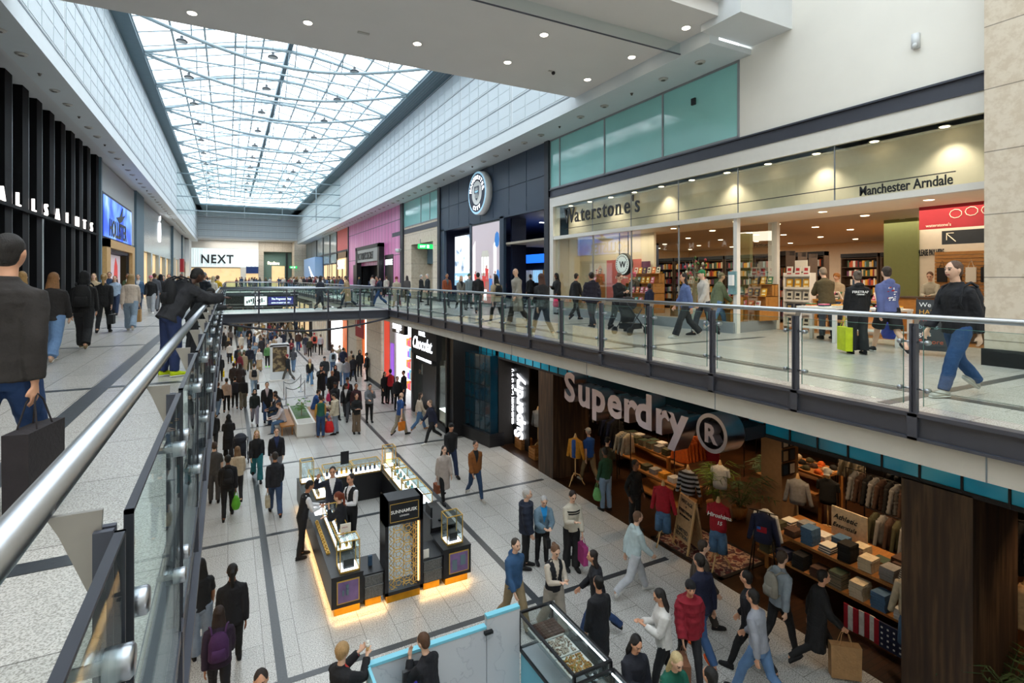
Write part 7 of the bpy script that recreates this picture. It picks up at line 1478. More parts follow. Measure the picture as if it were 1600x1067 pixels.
PL(333, 640, 1.7, 0, 'walk', 'hoodie:#141416', 'slim:'+BK, 'long:#8d7350', 0, 'blonde person in a black hooded top with pink print walking beside the stroller')
PL(357, 648, 1.64, 0, 'push', 'coat:#0f0f12', 'wide:#0f0f12', 'scarf:#141418', 1, 'person in a black headscarf and long black coat pushing a stroller', under='#0f0f12')
x, y = P(360, 735, .0); stroller(x+.32, y+.9, .004, 0, '#20242f', 'dark stroller pushed by the person in the long black coat')
PL(401, 671, 1.68, 180, 'walk', 'jacket:#15161b', 'wide:#1f6f78', 'long:'+BL, 0, 'person with long blonde hair, black jacket and teal trousers', under=BK)
PL(432, 668, 1.76, 180, 'walk2', 'jacket:#17181f', 'jeans:#8b8d96', 'short:#5d4a3b', 0, 'person in a black jacket with a blue lanyard and pale grey trousers', under='#26345e')
PL(430, 706, 1.78, 0, 'walk', 'jacket:#20232a', 'jeans:#374d70', 'short:#2d231d', 2, 'person in a dark grey jacket and jeans with a cream satchel', under=BK, bag=(-1, 'handbag', '#b5ab93', 'cream satchel hanging beside the dark grey jacket', 1.2))
PL(335, 693, 1.76, 0, 'stand', 'tee:#4b4846', 'jeans:#4a4746', 'short:#4a3a2f', 0, 'person in a charcoal t shirt and charcoal trousers by the left beam', bag=(-1, 'handbag', BK, 'small black bag held by the person in charcoal'))
PL(356, 712, 1.74, 0, 'walk2', 'hoodie:#121317', 'slim:'+BK, 'short:'+KH, 3, 'person in a black hooded top with a black backpack and green bag', pack=('#101114', 'black drawstring backpack worn over the black hooded top'), bag=(1, 'plastic', '#5fae2e', 'bright green plastic bag held by the person in black'))
PL(371, 697, 1.62, 0, 'walk', 'jacket:#c9b69a', 'slim:'+BK, 'long:#8a6a4a', 0, 'person in a cream jacket with a thin strap beside the green bag', under='#c9b69a')
PL(314, 877, 1.7, 10, 'stand', 'tee:'+BK, 'wide:#8a97a8', 'long:#0c0b0b', 2, 'person with long black hair, black top and pale jeans at the lower left')
PL(363, 884, 1.78, 0, 'walk2', 'jacket:#121217', 'slim:#101114', 'pony:#0c0b0b', 3, 'person in a black jacket and black trousers at the lower left', under=BK)
PL(342, 948, 1.62, 0, 'walk', 'jacket:#2a1a30', 'slim:#17151b', 'long:#2d1d18', 2, 'person with brown hair in a dark plum jacket at the lower left', under='#3a2044', pack=('#43204f', 'purple backpack worn by the brown haired person at the lower left'))
PL(408, 1040, 1.75, 175, 'walk', 'jacket:#1c1d20', 'jeans:'+BK, 'short:'+BH, 1, 'person with dark hair whose head shows at the lower left edge', under=BK)
# seated and standing round the planter bench
def seat(px_x, yy, face, **k): return None
def sitter(x, y, face, h, top, legs, hair, skin, label, **k): o = person(x, y, .004, face, 'sit', h, top, legs, hair, skin, label, **k); POSE_OF[o.name] = 'sit'; return o
sitter(2.15, 27.0, 90, 1.78, 'jacket:#243247', 'jeans:#2b3d55', 'short:'+BH, 1, 'seated person in a navy jacket on the left side of the planter bench', under='#9a9a9a')
sitter(2.15, 25.4, 90, 1.7, 'jumper:#c2b9bb', 'jeans:#53749a', 'bun:#70492b', 0, 'seated person in a pale pink jumper and blue jeans on the planter bench')
sitter(2.2, 27.9, 90, 1.75, 'jacket:#343a41', 'jeans:#31353b', 'short:#2c2119', 1, 'seated person in a grey jacket at the far end of the bench')
sitter(3.65, 27.2, -90, 1.78, 'jacket:#27508f', 'jeans:#2b3d55', 'short:'+BH, 1, 'seated person in a bright blue jacket on the right side of the bench')
sitter(3.65, 25.9, -90, 1.66, 'jacket:#4a2630', 'jeans:#50719a', 'long:#2f1e18', 1, 'seated person with long dark hair on the right side of the bench', under='#4a2630')
PL(501, 619, 1.74, 5, 'stand', 'vest:#1f5a48', 'jeans:#27436b', 'short:#2c2119', 1, 'person in a green gilet with mustard sleeves and dark jeans beside the bench', under='#c0913d', shoe='#8a5a2c')
PL(524, 616, 1.72, 75, 'phone', 'puffer:#c7bca5', 'jeans:#8b97a6', 'short:'+KH, 1, 'person in a cream padded jacket with a big red shopping bag', bag=(-1, 'plastic', '#d01f1f', 'large red shopping bag with white marks', 1.35))
PL(557, 616, 1.7, 180, 'cross', 'jacket:'+BK, 'wide:#776654', 'long:'+BH, 1, 'person in a black jacket and wide brown patterned trousers with long hair', under=BK)
PL(577, 600, 1.78, 180, 'chin', 'hoodie:#6f7278', 'slim:'+BK, 'short:'+KH, 1, 'person in a grey hooded top and black trousers near the dark floor stripe')
PL(502, 571, 1.86, 180, 'photo', 'coat:'+BK, 'slim:'+BK, 'cap:'+BK, 1, 'tall person in a black coat and cap holding up a phone', under=BK)
PL(519, 580, 1.8, 180, 'stand', 'jacket:#18191d', 'slim:#15161a', 'none:'+BK, 2, 'bald person in a black jacket standing in the group', under=BK, bag=(1, 'plastic', '#d23a6a', 'pink and white plastic bag held in the dark group', 1.1))
PL(523, 596, 1.78, 190, 'walk', 'jacket:#23252b', 'jeans:#1b1d22', 'cap:#2b2b2e', 3, 'person in a dark jacket and black cap at the front of the group', under=BK)
PL(541, 598, 1.76, 160, 'walk', 'jacket:#121317', 'jeans:#3f4147', 'beanie:#15161a', 3, 'person in a black beanie and grey trousers walking in the group', under='#c9c9c9')
PL(543, 591, 1.78, 180, 'stand', 'jacket:#1a1618', 'slim:'+BK, 'cap:#141518', 2, 'person in a black cap with a red collar at the back of the group', under='#b02a30')
PL(556, 599, 1.76, 180, 'walk2', 'hoodie:#3a1a20', 'slim:'+BK, 'short:'+KH, 2, 'person in a dark red and black hooded top behind the patterned trousers')
PL(507, 558, 1.78, 180, 'stand', 'puffer:#2c3238', 'jeans:#2b3d5b', 'cap:#2c3035', 0, 'person in a charcoal padded jacket behind the tall person with the phone')
PL(484, 560, 1.68, 180, 'walk', 'jacket:#1b1c1f', 'wide:#5d86ac', 'long:#9b7a4c', 0, 'person with long blonde hair, dark jacket and wide blue jeans alone in the aisle', under='#d8c98f', shoe='#d9b58a', bag=(-1, 'handbag', '#8f7b5a', 'tan handbag held by the person in wide blue jeans'))
PL(524, 572, 1.72, 170, 'stand', 'jacket:#1a1b1f', 'slim:'+BK, 'hood:#1a1b1f', 1, 'person in a raised black hood before the white t shirt', under=BK)
PL(530, 559, 1.78, 0, 'stand', 'tee:#dcdad8', 'jeans:#5b7696', 'short:#3a2a20', 0, 'person in a white t shirt and blue jeans in the crowd by the orange shop')
PL(541, 560, 1.76, 10, 'stand', 'hoodie:#8f9296', 'jeans:#4b6990', 'short:#7a6048', 0, 'person in a light grey hooded top and jeans in the crowd by the orange shop')
PL(552, 554, 1.76, 0, 'walk', 'jacket:#24252b', 'slim:'+BK, 'short:'+KH, 3, 'person in a black patterned jacket in the crowd by the orange shop', under='#8b8d96')
PL(562, 548, 1.76, 180, 'stand', 'hoodie:#16171a', 'slim:#20222c', 'hood:#16171a', 1, 'person in black with a colourful bag beside the stone wall downstairs', under='#3f62b0')
PL(573, 552, 1.8, 90, 'stand', 'jacket:#18191b', 'slim:#141517', 'short:#2c2b2a', 1, 'person in a black jacket standing by the stone passage downstairs', under=BK)
PL(549, 549, 1.74, 0, 'stand', 'jumper:#a98f73', 'jeans:#3d5070', 'short:#5a4632', 0, 'person in a tan jumper at the orange shop')
PL(536, 544, 1.76, 0, 'stand', 'puffer:#1c2540', 'slim:'+BK, 'short:'+BH, 0, 'person in a navy padded jacket at the orange shop')
PL(531, 540, 1.68, 90, 'photo', 'jacket:#b9a890', 'jeans:#3d5070', 'short:#8f7350', 0, 'person in a beige jacket reaching up at the orange shop', under='#b9a890')
PL(520, 546, 1.68, 0, 'stand', 'jacket:#b4c3cc', 'jeans:#4a6488', 'bun:#8d6b45', 0, 'person in a pale blue jacket with a small black backpack', under='#b4c3cc', pack=('#17181b', 'small black backpack worn over the pale blue jacket', .8))
PL(519, 539, 1.66, -90, 'stand', 'jumper:#3b2a22', 'slim:'+BK, 'long:#3b261c', 0, 'person with long dark brown hair near the cream striped shop')
PL(501, 523, 1.76, 0, 'stand', 'shirt:#b9c2cb', 'slim:'+BK, 'short:#8d8478', 0, 'person in a pale grey blue shirt and black trousers walking away on the right')
PL(491, 521, 1.72, 0, 'stand', 'puffer:#d9705f', 'slim:'+BK, 'beanie:#a8263a', 0, 'person in a salmon pink jacket and red beanie with a black rucksack', pack=('#1b1b1e', 'black rucksack worn over the salmon pink jacket'))
PL(484, 528, 1.64, 0, 'stand', 'jacket:#34372a', 'slim:'+BK, 'long:#c2ab82', 0, 'blonde person in a dark green jacket and tall boots', under='#34372a', shoe='#8a5a3c')
PL(466, 518, 1.78, 0, 'stand', 'puffer:#4a3429', 'jeans:#2c4a78', 'short:#1e1a18', 1, 'person in a brown padded jacket and blue jeans with a red carrier bag', bag=(1, 'plastic', '#d8342c', 'red carrier bag beside the brown padded jacket', 1.1))
PL(455, 523, 1.7, 0, 'walk', 'coat:#1e1e24', 'slim:'+BK, 'hood:#1e1e24', 1, 'person in a black hooded coat right of the screen totem top', under=BK)
PL(377, 521, 1.68, 180, 'walk', 'coat:#d3c8b6', 'jeans:#b9ac98', 'long:#8e6f4c', 0, 'person in a long cream cardigan walking towards the viewer', under='#d3c8b6')
PL(390, 521, 1.68, 180, 'walk2', 'dress:#161618', 'slim:#5b4334', 'long:'+BH, 1, 'person in a short black dress walking towards the viewer far away')
PL(411, 522, 1.74, 0, 'stand', 'jacket:#a79d90', 'slim:'+BK, 'beanie:#77726a', 1, 'person in a taupe jacket with a round black backpack far away', under='#a79d90', pack=('#1a1b1f', 'round black backpack worn over the taupe jacket'))
PL(426, 520, 1.74, 0, 'stand', 'puffer:#20294a', 'jeans:#2c3b5a', 'short:'+BH, 1, 'person in a dark blue padded jacket above the screen totem')
PL(435, 519, 1.7, 180, 'stand', 'jacket:#1b1b1e', 'slim:'+BK, 'long:'+BH, 0, 'person with a bare neck and black jacket above the screen totem')
PL(443, 518, 1.76, 0, 'stand', 'jacket:#1d2234', 'jeans:#22283a', 'short:#5a4b3c', 0, 'person in a midnight blue jacket right above the screen totem', under='#1d2234')
PL(352, 510, 1.68, 0, 'walk', 'tee:#e2dfdc', 'jeans:#b9a8a0', 'short:'+BH, 0, 'person in a white t shirt far down the left edge')
PL(360, 514, 1.68, 0, 'walk2', 'jumper:#6c625d', 'jeans:#2c2f3a', 'long:#3a2a22', 1, 'person in a taupe grey jumper far down the left edge')
PL(601, 582, 1.66, 200, 'stand', 'coat:#17181c', 'slim:'+BK, 'long:'+KH, 1, 'person in a long black coat left of the red vested guard', under=BK)
PL(610, 578, 1.8, 0, 'stand', 'vest:#c0242c', 'slim:'+BK, 'short:'+KH, 1, 'guard in a red and white vest with black trousers outside the toy shop', under='#17181c')
PL(621, 589, 1.68, 180, 'stand', 'jacket:#1a1a1e', 'slim:'+BK, 'short:#3a2a20', 0, 'shorter person in black between the red vest and the tall dark jacket', under=BK)
PL(631, 580, 1.8, 100, 'stand', 'jacket:#18191d', 'slim:#1d2132', 'short:'+KH, 1, 'tall person in a black jacket at the toy shop window', under=BK)
PL(625, 614, 1.8, -70, 'walk2', 'tee:#234a86', 'jeans:#8f8776', 'bald:#7a6858', 0, 'bald person in a blue t shirt and khaki trousers', bag=(1, 'paper', '#e07f1e', 'orange bag held by the bald person in blue'))
PL(655, 613, 1.68, -90, 'walk', 'jumper:#cfc0ae', 'jeans:#5377a0', 'long:#3a2a22', 0, 'person in a cream jumper and blue jeans before the chocolate shop', shoe='#a8703c')
PL(675, 623, 1.8, 100, 'stride', 'suit:#1a2038', 'slim:'+BK, 'short:#8a7362', 0, 'person in a navy suit jacket and white trainers striding left', shoe='#d8d5cc', under='#1a2038')
PL(704, 660, 1.8, 180, 'walk', 'jacket:#16171a', 'jeans:#1d2c4c', 'beanie:#16171a', 1, 'person in a black beanie and black jacket before the black pier', under=BK)
PL(693, 696, 1.68, 180, 'walk2', 'coat:#b7aba3', 'slim:'+BK, 'long:'+BH, 0, 'person in a long pale dress with a black jacket and tan bag', under='#b7aba3', bag=(1, 'handbag', '#8a4b2c', 'tan shoulder bag beside the long pale dress', 1.2))
PL(742, 687, 1.8, 180, 'walk', 'jacket:#8a5220', 'slim:#2c4668', 'short:'+BH, 1, 'bearded person in a rust brown jacket and blue jeans', under='#17181c', shoe='#b7b2a8')
# kiosk staff and customer
PL(472, 755, 1.78, -80, 'serve', 'vest:#14151a', 'slim:'+BK, 'short:'+KH, 2, 'kiosk worker in a black waistcoat leaning on the outside of the left counter', under='#e9e9ec')
PL(520, 731, 1.8, 165, 'wave', 'suit:#14182a', 'slim:#14182a', 'short:'+KH, 1, 'kiosk worker in a dark suit and tie with a hand raised to his head', under='#f0f0f2')
PL(549, 743, 1.78, 120, 'cross', 'vest:#15161c', 'slim:'+BK, 'short:'+BH, 1, 'kiosk worker in a black waistcoat over a white short sleeved shirt inside the kiosk', under='#ececf0')
PL(536, 771, 1.68, 60, 'chin', 'suit:#15171f', 'slim:'+BK, 'pony:#7a3318', 0, 'kiosk worker with a long red ponytail and black suit leaning on the counter', under='#15171f')
# centre and right
PL(822, 767, 1.78, -120, 'stand', 'puffer:#1a2438', 'slim:#16181c', 'short:#cfcac4', 0, 'old person with white hair in a navy quilted jacket')
PL(847, 772, 1.66, 165, 'serve', 'jacket:#6d8799', 'slim:'+BK, 'short:#c9c9ca', 0, 'old person with silver hair in a pale denim jacket and bright blue top', under='#1d8fd6', bag=(1, 'handbag', BK, 'small black shoulder bag beside the pale denim jacket'))
o = PL(893, 768, 1.8, 170, 'phone', 'jumper:#cbc4b4', 'wide:'+BK, 'short:#2a1d17', 0, 'bearded person in a cream jumper with two black chest stripes', bag=(-1, 'paper', '#a83a7a', 'pink and blue striped shopping bag', 1.15))
b = MB(); J = SK['phone']
for hz_ in (.36, .41): b.loft([(J['P']+J['U']*hz_, V((.202, 0, 0)), J['F']*.138), (J['P']+J['U']*(hz_+.028), V((.204, 0, 0)), J['F']*.138)])
sx_ = obj('chest_stripe', b, 'black_cloth', o, True)
for p_ in range(5): pass
PL(803, 838, 1.76, 190, 'walk', 'hoodie:#31567e', 'jeans:#8c7a5c', 'short:#3a3129', 0, 'person in a blue hooded top and khaki trousers by the dark floor stripe')
PL(865, 850, 1.7, 180, 'phonewalk', 'vest:#16181f', 'wide:#a59d92', 'bun:#6f4f36', 0, 'person with a top knot in a black gilet and cream sleeves looking at a phone', under='#cabfb0')
PL(934, 857, 1.66, 60, 'stride', 'jacket:#15171f', 'jeans:#27406b', 'long:#231a17', 1, 'person with dark hair in a black jacket and flared jeans walking left', under=BK)
PL(936, 905, 1.68, 0, 'stand', 'coat:#14161c', 'slim:'+BK, 'bun:#0f0e0e', 1, 'person with black hair tied low in a long black padded coat', under='#14161c')
PL(990, 797, 1.8, -100, 'stride', 'hoodie:#c3d6da', 'jogger:#c9ccd2', 'short:#7a5a44', 0, 'person in a pale mint hooded top and pale joggers striding right', shoe='#e4e2de')
PL(1094, 842, 1.78, -120, 'walk', 'jacket:#4a4036', 'jeans:#3a3530', 'short:#3a2d24', 0, 'person in a brown jacket passing the A board', under='#9a8f86')
PL(1097, 868, 1.82, 0, 'walk2', 'jacket:#141a34', 'jeans:#3a5a86', 'short:#1b1714', 1, 'person in a navy jacket and jeans with orange soled trainers', under='#141a34', shoe='#e0571e')
PL(1077, 903, 1.7, 150, 'walk', 'puffer:#8c1527', 'slim:#1a1b20', 'beanie:'+BK, 1, 'person in a red padded jacket and black hat', bag=(1, 'handbag', '#7a5038', 'brown handbag held by the person in the red padded jacket', 1.4))
PL(1037, 922, 1.68, 60, 'phonewalk', 'hoodie:#d9d6d2', 'slim:#17181c', 'long:#1a1513', 1, 'person with long black hair in an oversized white hooded top')
PL(990, 993, 1.66, 175, 'phone', 'jacket:#171a26', 'jeans:'+BK, 'long:#120d0c', 1, 'person with very long dark hair in a navy jacket at the bottom edge', under='#171a26')
PL(1046, 1010, 1.68, 170, 'serve', 'tee:#0f5c4a', 'jeans:'+DN, 'long:#d2bc8c', 0, 'blonde person in a dark green top at the bottom edge')
PL(1112, 1050, 1.68, 0, 'stand', 'jacket:#17181b', 'slim:'+BK, 'short:#0f0d0d', 1, 'person with glossy black hair cut off by the bottom edge', under=BK)
PL(1186, 922, 1.76, 10, 'stride', 'jumper:#9a9ea8', 'jeans:#5d7fa8', 'short:#16120f', 1, 'person in a light grey jumper and blue jeans walking away lower right', shoe='#16171a')
PL(1172, 892, 1.74, 20, 'walk', 'jacket:#191a22', 'slim:'+BK, 'short:#1a1512', 1, 'person in a dark jacket half hidden behind the grey jumper', under=BK)
PL(1218, 862, 1.8, -100, 'walk2', 'hoodie:#8d98a2', 'slim:'+BK, 'short:#4a3a2e', 0, 'person in a pale blue grey hooded top and black trousers lower right', pack=('#8f8a80', 'pale rucksack worn over the blue grey hooded top'))
PL(1277, 886, 1.74, -130, 'stride', 'coat:#15161a', 'slim:'+BK, 'short:#1a1512', 1, 'person in a black coat carrying a large brown paper bag', under=BK, bag=(1, 'paper', '#a88258', 'large brown paper bag held by the person in the black coat', 1.5))
PL(672, 998, 1.7, 30, 'chin', 'hoodie:#15161d', 'slim:'+BK, 'short:#5d3f2a', 0, 'person with brown hair in a black hooded top behind the marble panel')
PL(533, 1012, 1.66, -60, 'photo', 'jacket:#191a1f', 'jeans:'+BK, 'curly:#c09a68', 0, 'older person with fair hair and a red top holding up an ice cream', under='#c8342c')
o = PP[-1]; p = hand_at(o, 1) if POSE_OF.get(o.name) else V((0, 0, 0)); ic = empty('ice_cream', (p.x, p.y, p.z+.02), 'white ice cream in a cone held up at the bottom edge', 'ice cream'); obj('cone', MB().lathe((0, 0, 0), [(.006, -.06), (.028, .05)], 10), 'pale_wood', ic, True); obj('scoop', MB().ell((0, 0, .075), .036, .036, .034).ell((.0, 0, .11), .026, .026, .028), 'cream_wall', ic, True)
# inside the clothes shop
PL(921, 668, 1.8, 0, 'walk', 'tee:#1f56a8', 'jeans:#8f7a5c', 'cap:#c8c4bc', 0, 'person in a royal blue polo shirt and khaki trousers in the clothes shop', shoe='#e6e4df')
PL(948, 686, 1.76, -60, 'phone', 'jacket:#39382a', 'jeans:#2b2b30', 'cap:#1b1b1c', 0, 'person in a dark olive jacket and cap looking at clothes', under='#39382a')
PL(946, 702, 1.76, 0, 'stand', 'shirt:#1f4a35', 'jeans:#7f97b3', 'short:#1a1512', 3, 'person in a dark green checked shirt and light jeans in the clothes shop', bag=(-1, 'plastic', '#6fae6a', 'green and red carrier bag beside the light jeans'))
PL(992, 721, 1.82, 185, 'pocket', 'shirt:#121316', 'slim:'+BK, 'short:#0f0d0c', 3, 'shop worker in black with a blue lanyard standing in the clothes shop')
# ================================================================ upper floor, left side
PU(6, 800, 1.84, -12, 'walk2', 'jacket:#2b2624', 'jeans:#24406e', 'short:#1b1512', 1, 'big person in a worn dark brown leather jacket close at the left edge', under='#2b2624', shoe='#3a2a20', bag=(1, 'paper', '#2a2427', 'dark carrier bag with red and white marks at the left edge', 1.4))
PU(82, 566, 1.68, -5, 'walk', 'jacket:#1f1c1c', 'wide:#6787b0', 'long:#8d6238', 0, 'person with long brown hair, black leather jacket and light blue jeans', under='#1f1c1c', shoe='#b59a84')
PU(33, 560, 1.68, 0, 'walk2', 'jumper:#d8cbbd', 'jeans:#8a93a0', 'long:#b08a54', 0, 'blonde person in a cream fleece at the left edge')
PU(10, 545, 1.7, 0, 'walk', 'puffer:#c8a8a4', 'jeans:#3f4650', 'short:#3a2a20', 0, 'person in a pale pink jacket partly cut by the left edge')
PU(131, 546, 1.72, 0, 'walk', 'jacket:#141518', 'wide:'+BK, 'hood:#141518', 1, 'person in a black hooded coat with a large black backpack', under=BK, shoe='#8d7a5c', pack=('#101114', 'large black backpack with white badges worn by the hooded person', 1.15))
PU(162, 520, 1.68, 0, 'walk2', 'jumper:#151619', 'slim:'+BK, 'pony:#b8955f', 0, 'person with a blonde ponytail in a black jumper and leggings', bag=(1, 'handbag', '#1f2024', 'black and white shoulder bag beside the blonde ponytail', 1.3))
PU(204, 517, 1.7, 0, 'walk', 'jumper:#d3c3b4', 'wide:#8ea2b5', 'long:#b39261', 0, 'blonde person in a cream jumper and grey blue jeans', shoe='#c8c4be', bag=(1, 'paper', '#b98f5a', 'brown paper bag carried beside the cream jumper'))
PU(236, 490, 1.7, 180, 'walk', 'jacket:#17181b', 'jogger:#a5a8ac', 'cap:#c76f82', 0, 'person in a black jacket, grey joggers and pink cap', under=BK, shoe='#dcdad4')
PU(264, 489, 1.7, 180, 'cross', 'jacket:#16171c', 'jeans:#b4b9bf', 'short:'+KH, 1, 'person in a black jacket and very pale jeans with crossed arms', under=BK)
PU(251, 484, 1.7, 0, 'stand', 'jacket:#191a1e', 'slim:'+BK, 'hood:#191a1e', 1, 'person in a black hood between the grey joggers and pale jeans', under=BK)
PU(180, 492, 1.68, 180, 'walk', 'jumper:#9fb1c6', 'jeans:#22314d', 'long:#6b4a33', 0, 'person with long brown hair in a pale blue top facing the viewer')
PU(147, 497, 1.74, 180, 'walk2', 'jacket:#b59f7f', 'slim:'+BK, 'long:#a08050', 0, 'person in a tan fur collared coat beyond the big backpack', under='#b59f7f')
PU(171, 490, 1.78, 180, 'stand', 'jacket:#1d3654', 'jeans:#22314d', 'short:'+KH, 1, 'tall person in a petrol blue jacket before the oak doorway', under='#1d3654')
PU(216, 487, 1.76, 180, 'walk', 'jacket:#42607e', 'jeans:#2a3850', 'short:#7b6a58', 0, 'person in a mid blue denim jacket behind the grey blue jeans', under='#c8c8c8')
o = PU(266, 588, 1.80, -62, 'leanrail', 'puffer:#26272c', 'jogger:#22315c', 'short:#120f0e', 4, 'boy in a black padded jacket and navy joggers leaning on the near handrail', shoe='#c4d80a', pack=('#17181c', 'black rucksack worn by the boy leaning on the handrail'))
PU(300, 559, 1.42, -75, 'leanrail', 'jacket:#23262a', 'jogger:#2a2b30', 'short:#120f0e', 4, 'small boy leaning on the handrail beside the older boy', under='#b6d51a')
PU(318, 505, 1.72, -40, 'stand', 'puffer:#1b222d', 'slim:'+BK, 'short:#6f7478', 1, 'grey haired person in a navy padded jacket at the rail beyond the boys')
PU(303, 512, 1.74, -60, 'stand', 'jacket:#5c5446', 'slim:'+BK, 'beanie:#3c4452', 3, 'person in a slate beanie at the rail beyond the boys', under='#5c5446')
PU(333, 487, 1.62, -40, 'stand', 'jumper:#c9bfae', 'jeans:#4b5a70', 'long:#c8b68e', 0, 'fair haired person in a cream jumper at the rail near the footbridge corner')
PU(340, 482, 1.66, -40, 'stand', 'jacket:#c9a21e', 'slim:'+BK, 'short:#6b5138', 0, 'person in a yellow jacket at the footbridge corner', under='#8a6a20')
# upper floor, right side
PU(1340, 553, 1.66, -38, 'stand', 'hoodie:#121316', 'wide:#191a1d', 'bun:#6e6054', 0, 'person in a black hooded top printed FIRETRAP at the bookshop entrance', bag=(-1, 'paper', '#c9d420', 'lime green shopping bag lettered ISLAND', 1.35))
fo = PP[-1]; FJ = SK['stand']
def back_text(o, J, s_, sz, h, m='white_letter', dy=.155):
    t = text_mesh(s_, sz, .004, .001, align='CENTER'); t.materials.clear(); t.materials.append(M(m)); c = J['P']+J['U']*h-J['F']*dy; t.transform(Matrix.Translation(c) @ Matrix.Rotation(PI/2, 4, 'X')); 
    for v in t.vertices: v.co.y += (v.co.x**2)*1.1
    return obj('printed_lettering', t, None, o)
back_text(fo, FJ, 'FIRETRAP', .075, .38); back_text(fo, FJ, '- GARAGE -', .035, .34)
PU(1388, 552, 1.82, -32, 'walk', 'hoodie:#5f6a9c', 'shorts:#16171a', 'short:#3a2d24', 0, 'person in a periwinkle blue hooded top with a white back print and black shorts', shoe='#26262a', bag=(1, 'plastic', '#3a4fb8', 'blue and white carrier bag beside the black shorts', 1.1))
b = MB(); J = SK['walk']
rnd2 = random.Random(5)
for k in range(16):
    a, h = rnd2.uniform(-.08, .06), rnd2.uniform(.16, .44); c = J['P']+J['U']*h-J['F']*(.158-.8*a*a)+V((a, 0, 0)); s1, s2 = rnd2.uniform(.01, .035), rnd2.uniform(.008, .02); b.add([c+V((-s1, 0, -s2)), c+V((s1, 0, -s2*.3)), c+V((s1*.7, 0, s2)), c+V((-s1*.8, 0, s2*.6))], [(0, 1, 2, 3)], k % 4 == 0)
obj('back_print', b, ['white_letter', 'red_banner'], PP[-1])
PU(1497, 617, 1.8, 70, 'walk', 'jacket:#13151c', 'jeans:#274a78', 'short:#5f4636', 0, 'person in a black jacket and blue jeans closest to the right rail', under=BK, shoe='#b9b6ae', pack=('#14161c', 'black rucksack worn by the person closest to the right rail', 1.1))
PU(871, 491, 1.72, 100, 'phone', 'hoodie:#15161b', 'slim:'+BK, 'hood:#15161b', 3, 'person in a raised black hood looking at a phone by the bookshop corner', under=BK, bag=(-1, 'plastic', '#d43b6a', 'pink and red carrier bag beside the hooded phone user'))
PU(899, 500, 1.76, -80, 'walk', 'jumper:#17181b', 'slim:'+BK, 'short:#2c2119', 1, 'person in a black jumper and trousers right of the hooded phone user')
PU(925, 512, 1.74, -10, 'walk2', 'puffer:#1e1b2c', 'jeans:#2d3038', 'bun:#2c2119', 1, 'person in a dark aubergine padded jacket by the pink poster')
PU(966, 517, 1.68, 180, 'phonewalk', 'jumper:#17181c', 'jogger:#1d1e22', 'bun:#6b4a35', 0, 'person in a black sweatshirt and striped joggers beside the stroller')
PU(991, 500, 1.74, 0, 'stand', 'hoodie:#5d5f63', 'slim:'+BK, 'cap:#d9648e', 1, 'person in a pink cap and grey hooded top with a rucksack', pack=('#2b2826', 'dark brown rucksack worn over the grey hooded top'))
x, y = P(985, 522, UF); stroller(x, y, UF+.004, -80, '#1f2024', 'black stroller with a pink blanket outside the bookshop')
PU(1015, 508, 1.35, 0, 'stand', 'hoodie:#1c2440', 'jogger:#1b1c22', 'short:#120f0e', 4, 'child in a navy hooded top outside the bookshop window')
PU(1072, 528, 1.70, 60, 'walk', 'jacket:#5a6d9c', 'wide:#26282d', 'long:#1a1513', 1, 'person with dark hair in a periwinkle denim jacket by the window', under='#5a6d9c', shoe='#d6d3cc')
PU(1100, 524, 1.78, 70, 'walk2', 'hoodie:#c6c0b6', 'jeans:#3b3f48', 'cap:#2f7a4a', 0, 'person in a green bucket hat and off white hooded top')
PU(1122, 518, 1.76, -110, 'stride', 'jacket:#6f7a5c', 'jeans:#6d8fb8', 'cap:#8a7f68', 0, 'person in a sage green jacket and light jeans stepping right', under='#c6c0b6', shoe='#d9d6d0')
PU(698, 481, 1.76, 180, 'stand', 'jacket:#8a4322', 'jeans:#23283a', 'short:#2a1d17', 2, 'person in a rust orange jacket before the navy football shop', under='#5a5a5c')
PU(720, 484, 1.7, 180, 'walk', 'coat:#7c7a72', 'slim:'+BK, 'long:#b59a6a', 0, 'blonde person in a long grey coat before the kit screen', under=BK)
PU(747, 490, 1.8, -20, 'walk2', 'jacket:#15161a', 'jeans:#2f3b42', 'short:'+KH, 1, 'person in a black jacket before the tall video wall', under=BK)
PU(733, 482, 1.74, 180, 'stand', 'hoodie:#7f8f94', 'slim:'+BK, 'beanie:#4b6a55', 0, 'person in a green beanie and pale grey hooded top')
PU(776, 507, 1.68, 0, 'walk', 'jacket:#b8a78a', 'slim:'+BK, 'long:#17110f', 1, 'person with black hair, sand jacket and small black backpack', under='#b8a78a', shoe='#d8d6d0', pack=('#121316', 'small black backpack worn over the sand jacket', .85))
PU(785, 480, 1.74, 0, 'stand', 'jumper:#b51f33', 'slim:'+BK, 'beanie:#4a9cc0', 0, 'person in a red jumper and sky blue hat at the football shop door')
PU(808, 506, 1.88, 100, 'walk2', 'coat:#a39d92', 'wide:#3a3632', 'bald:#b9ada0', 0, 'tall bald person in a long pale grey coat and glasses', under='#a39d92', shoe='#d6d3c8')
PU(847, 526, 1.7, 0, 'walk', 'jacket:#1d1e22', 'slim:#1f2b38', 'long:#4a2a1e', 0, 'person with long reddish hair in a charcoal jacket near the rail', under='#1d1e22', shoe='#e2e0da')
PU(829, 482, 1.72, 0, 'stand', 'jacket:#17181d', 'slim:'+BK, 'short:'+BH, 1, 'person in dark clothes inside the football shop doorway', under=BK)
PU(658, 472, 1.74, -90, 'stand', 'jacket:#16171b', 'slim:'+BK, 'short:#d0ccc6', 0, 'white haired person in a black jacket, left of a pair by the stone wall', under='#888888')
PU(668, 477, 1.76, 90, 'stand', 'jacket:#1c2126', 'slim:#22262b', 'short:#c4c2be', 0, 'silver haired person in a black jacket, right of a pair by the stone wall', under='#1c2126')
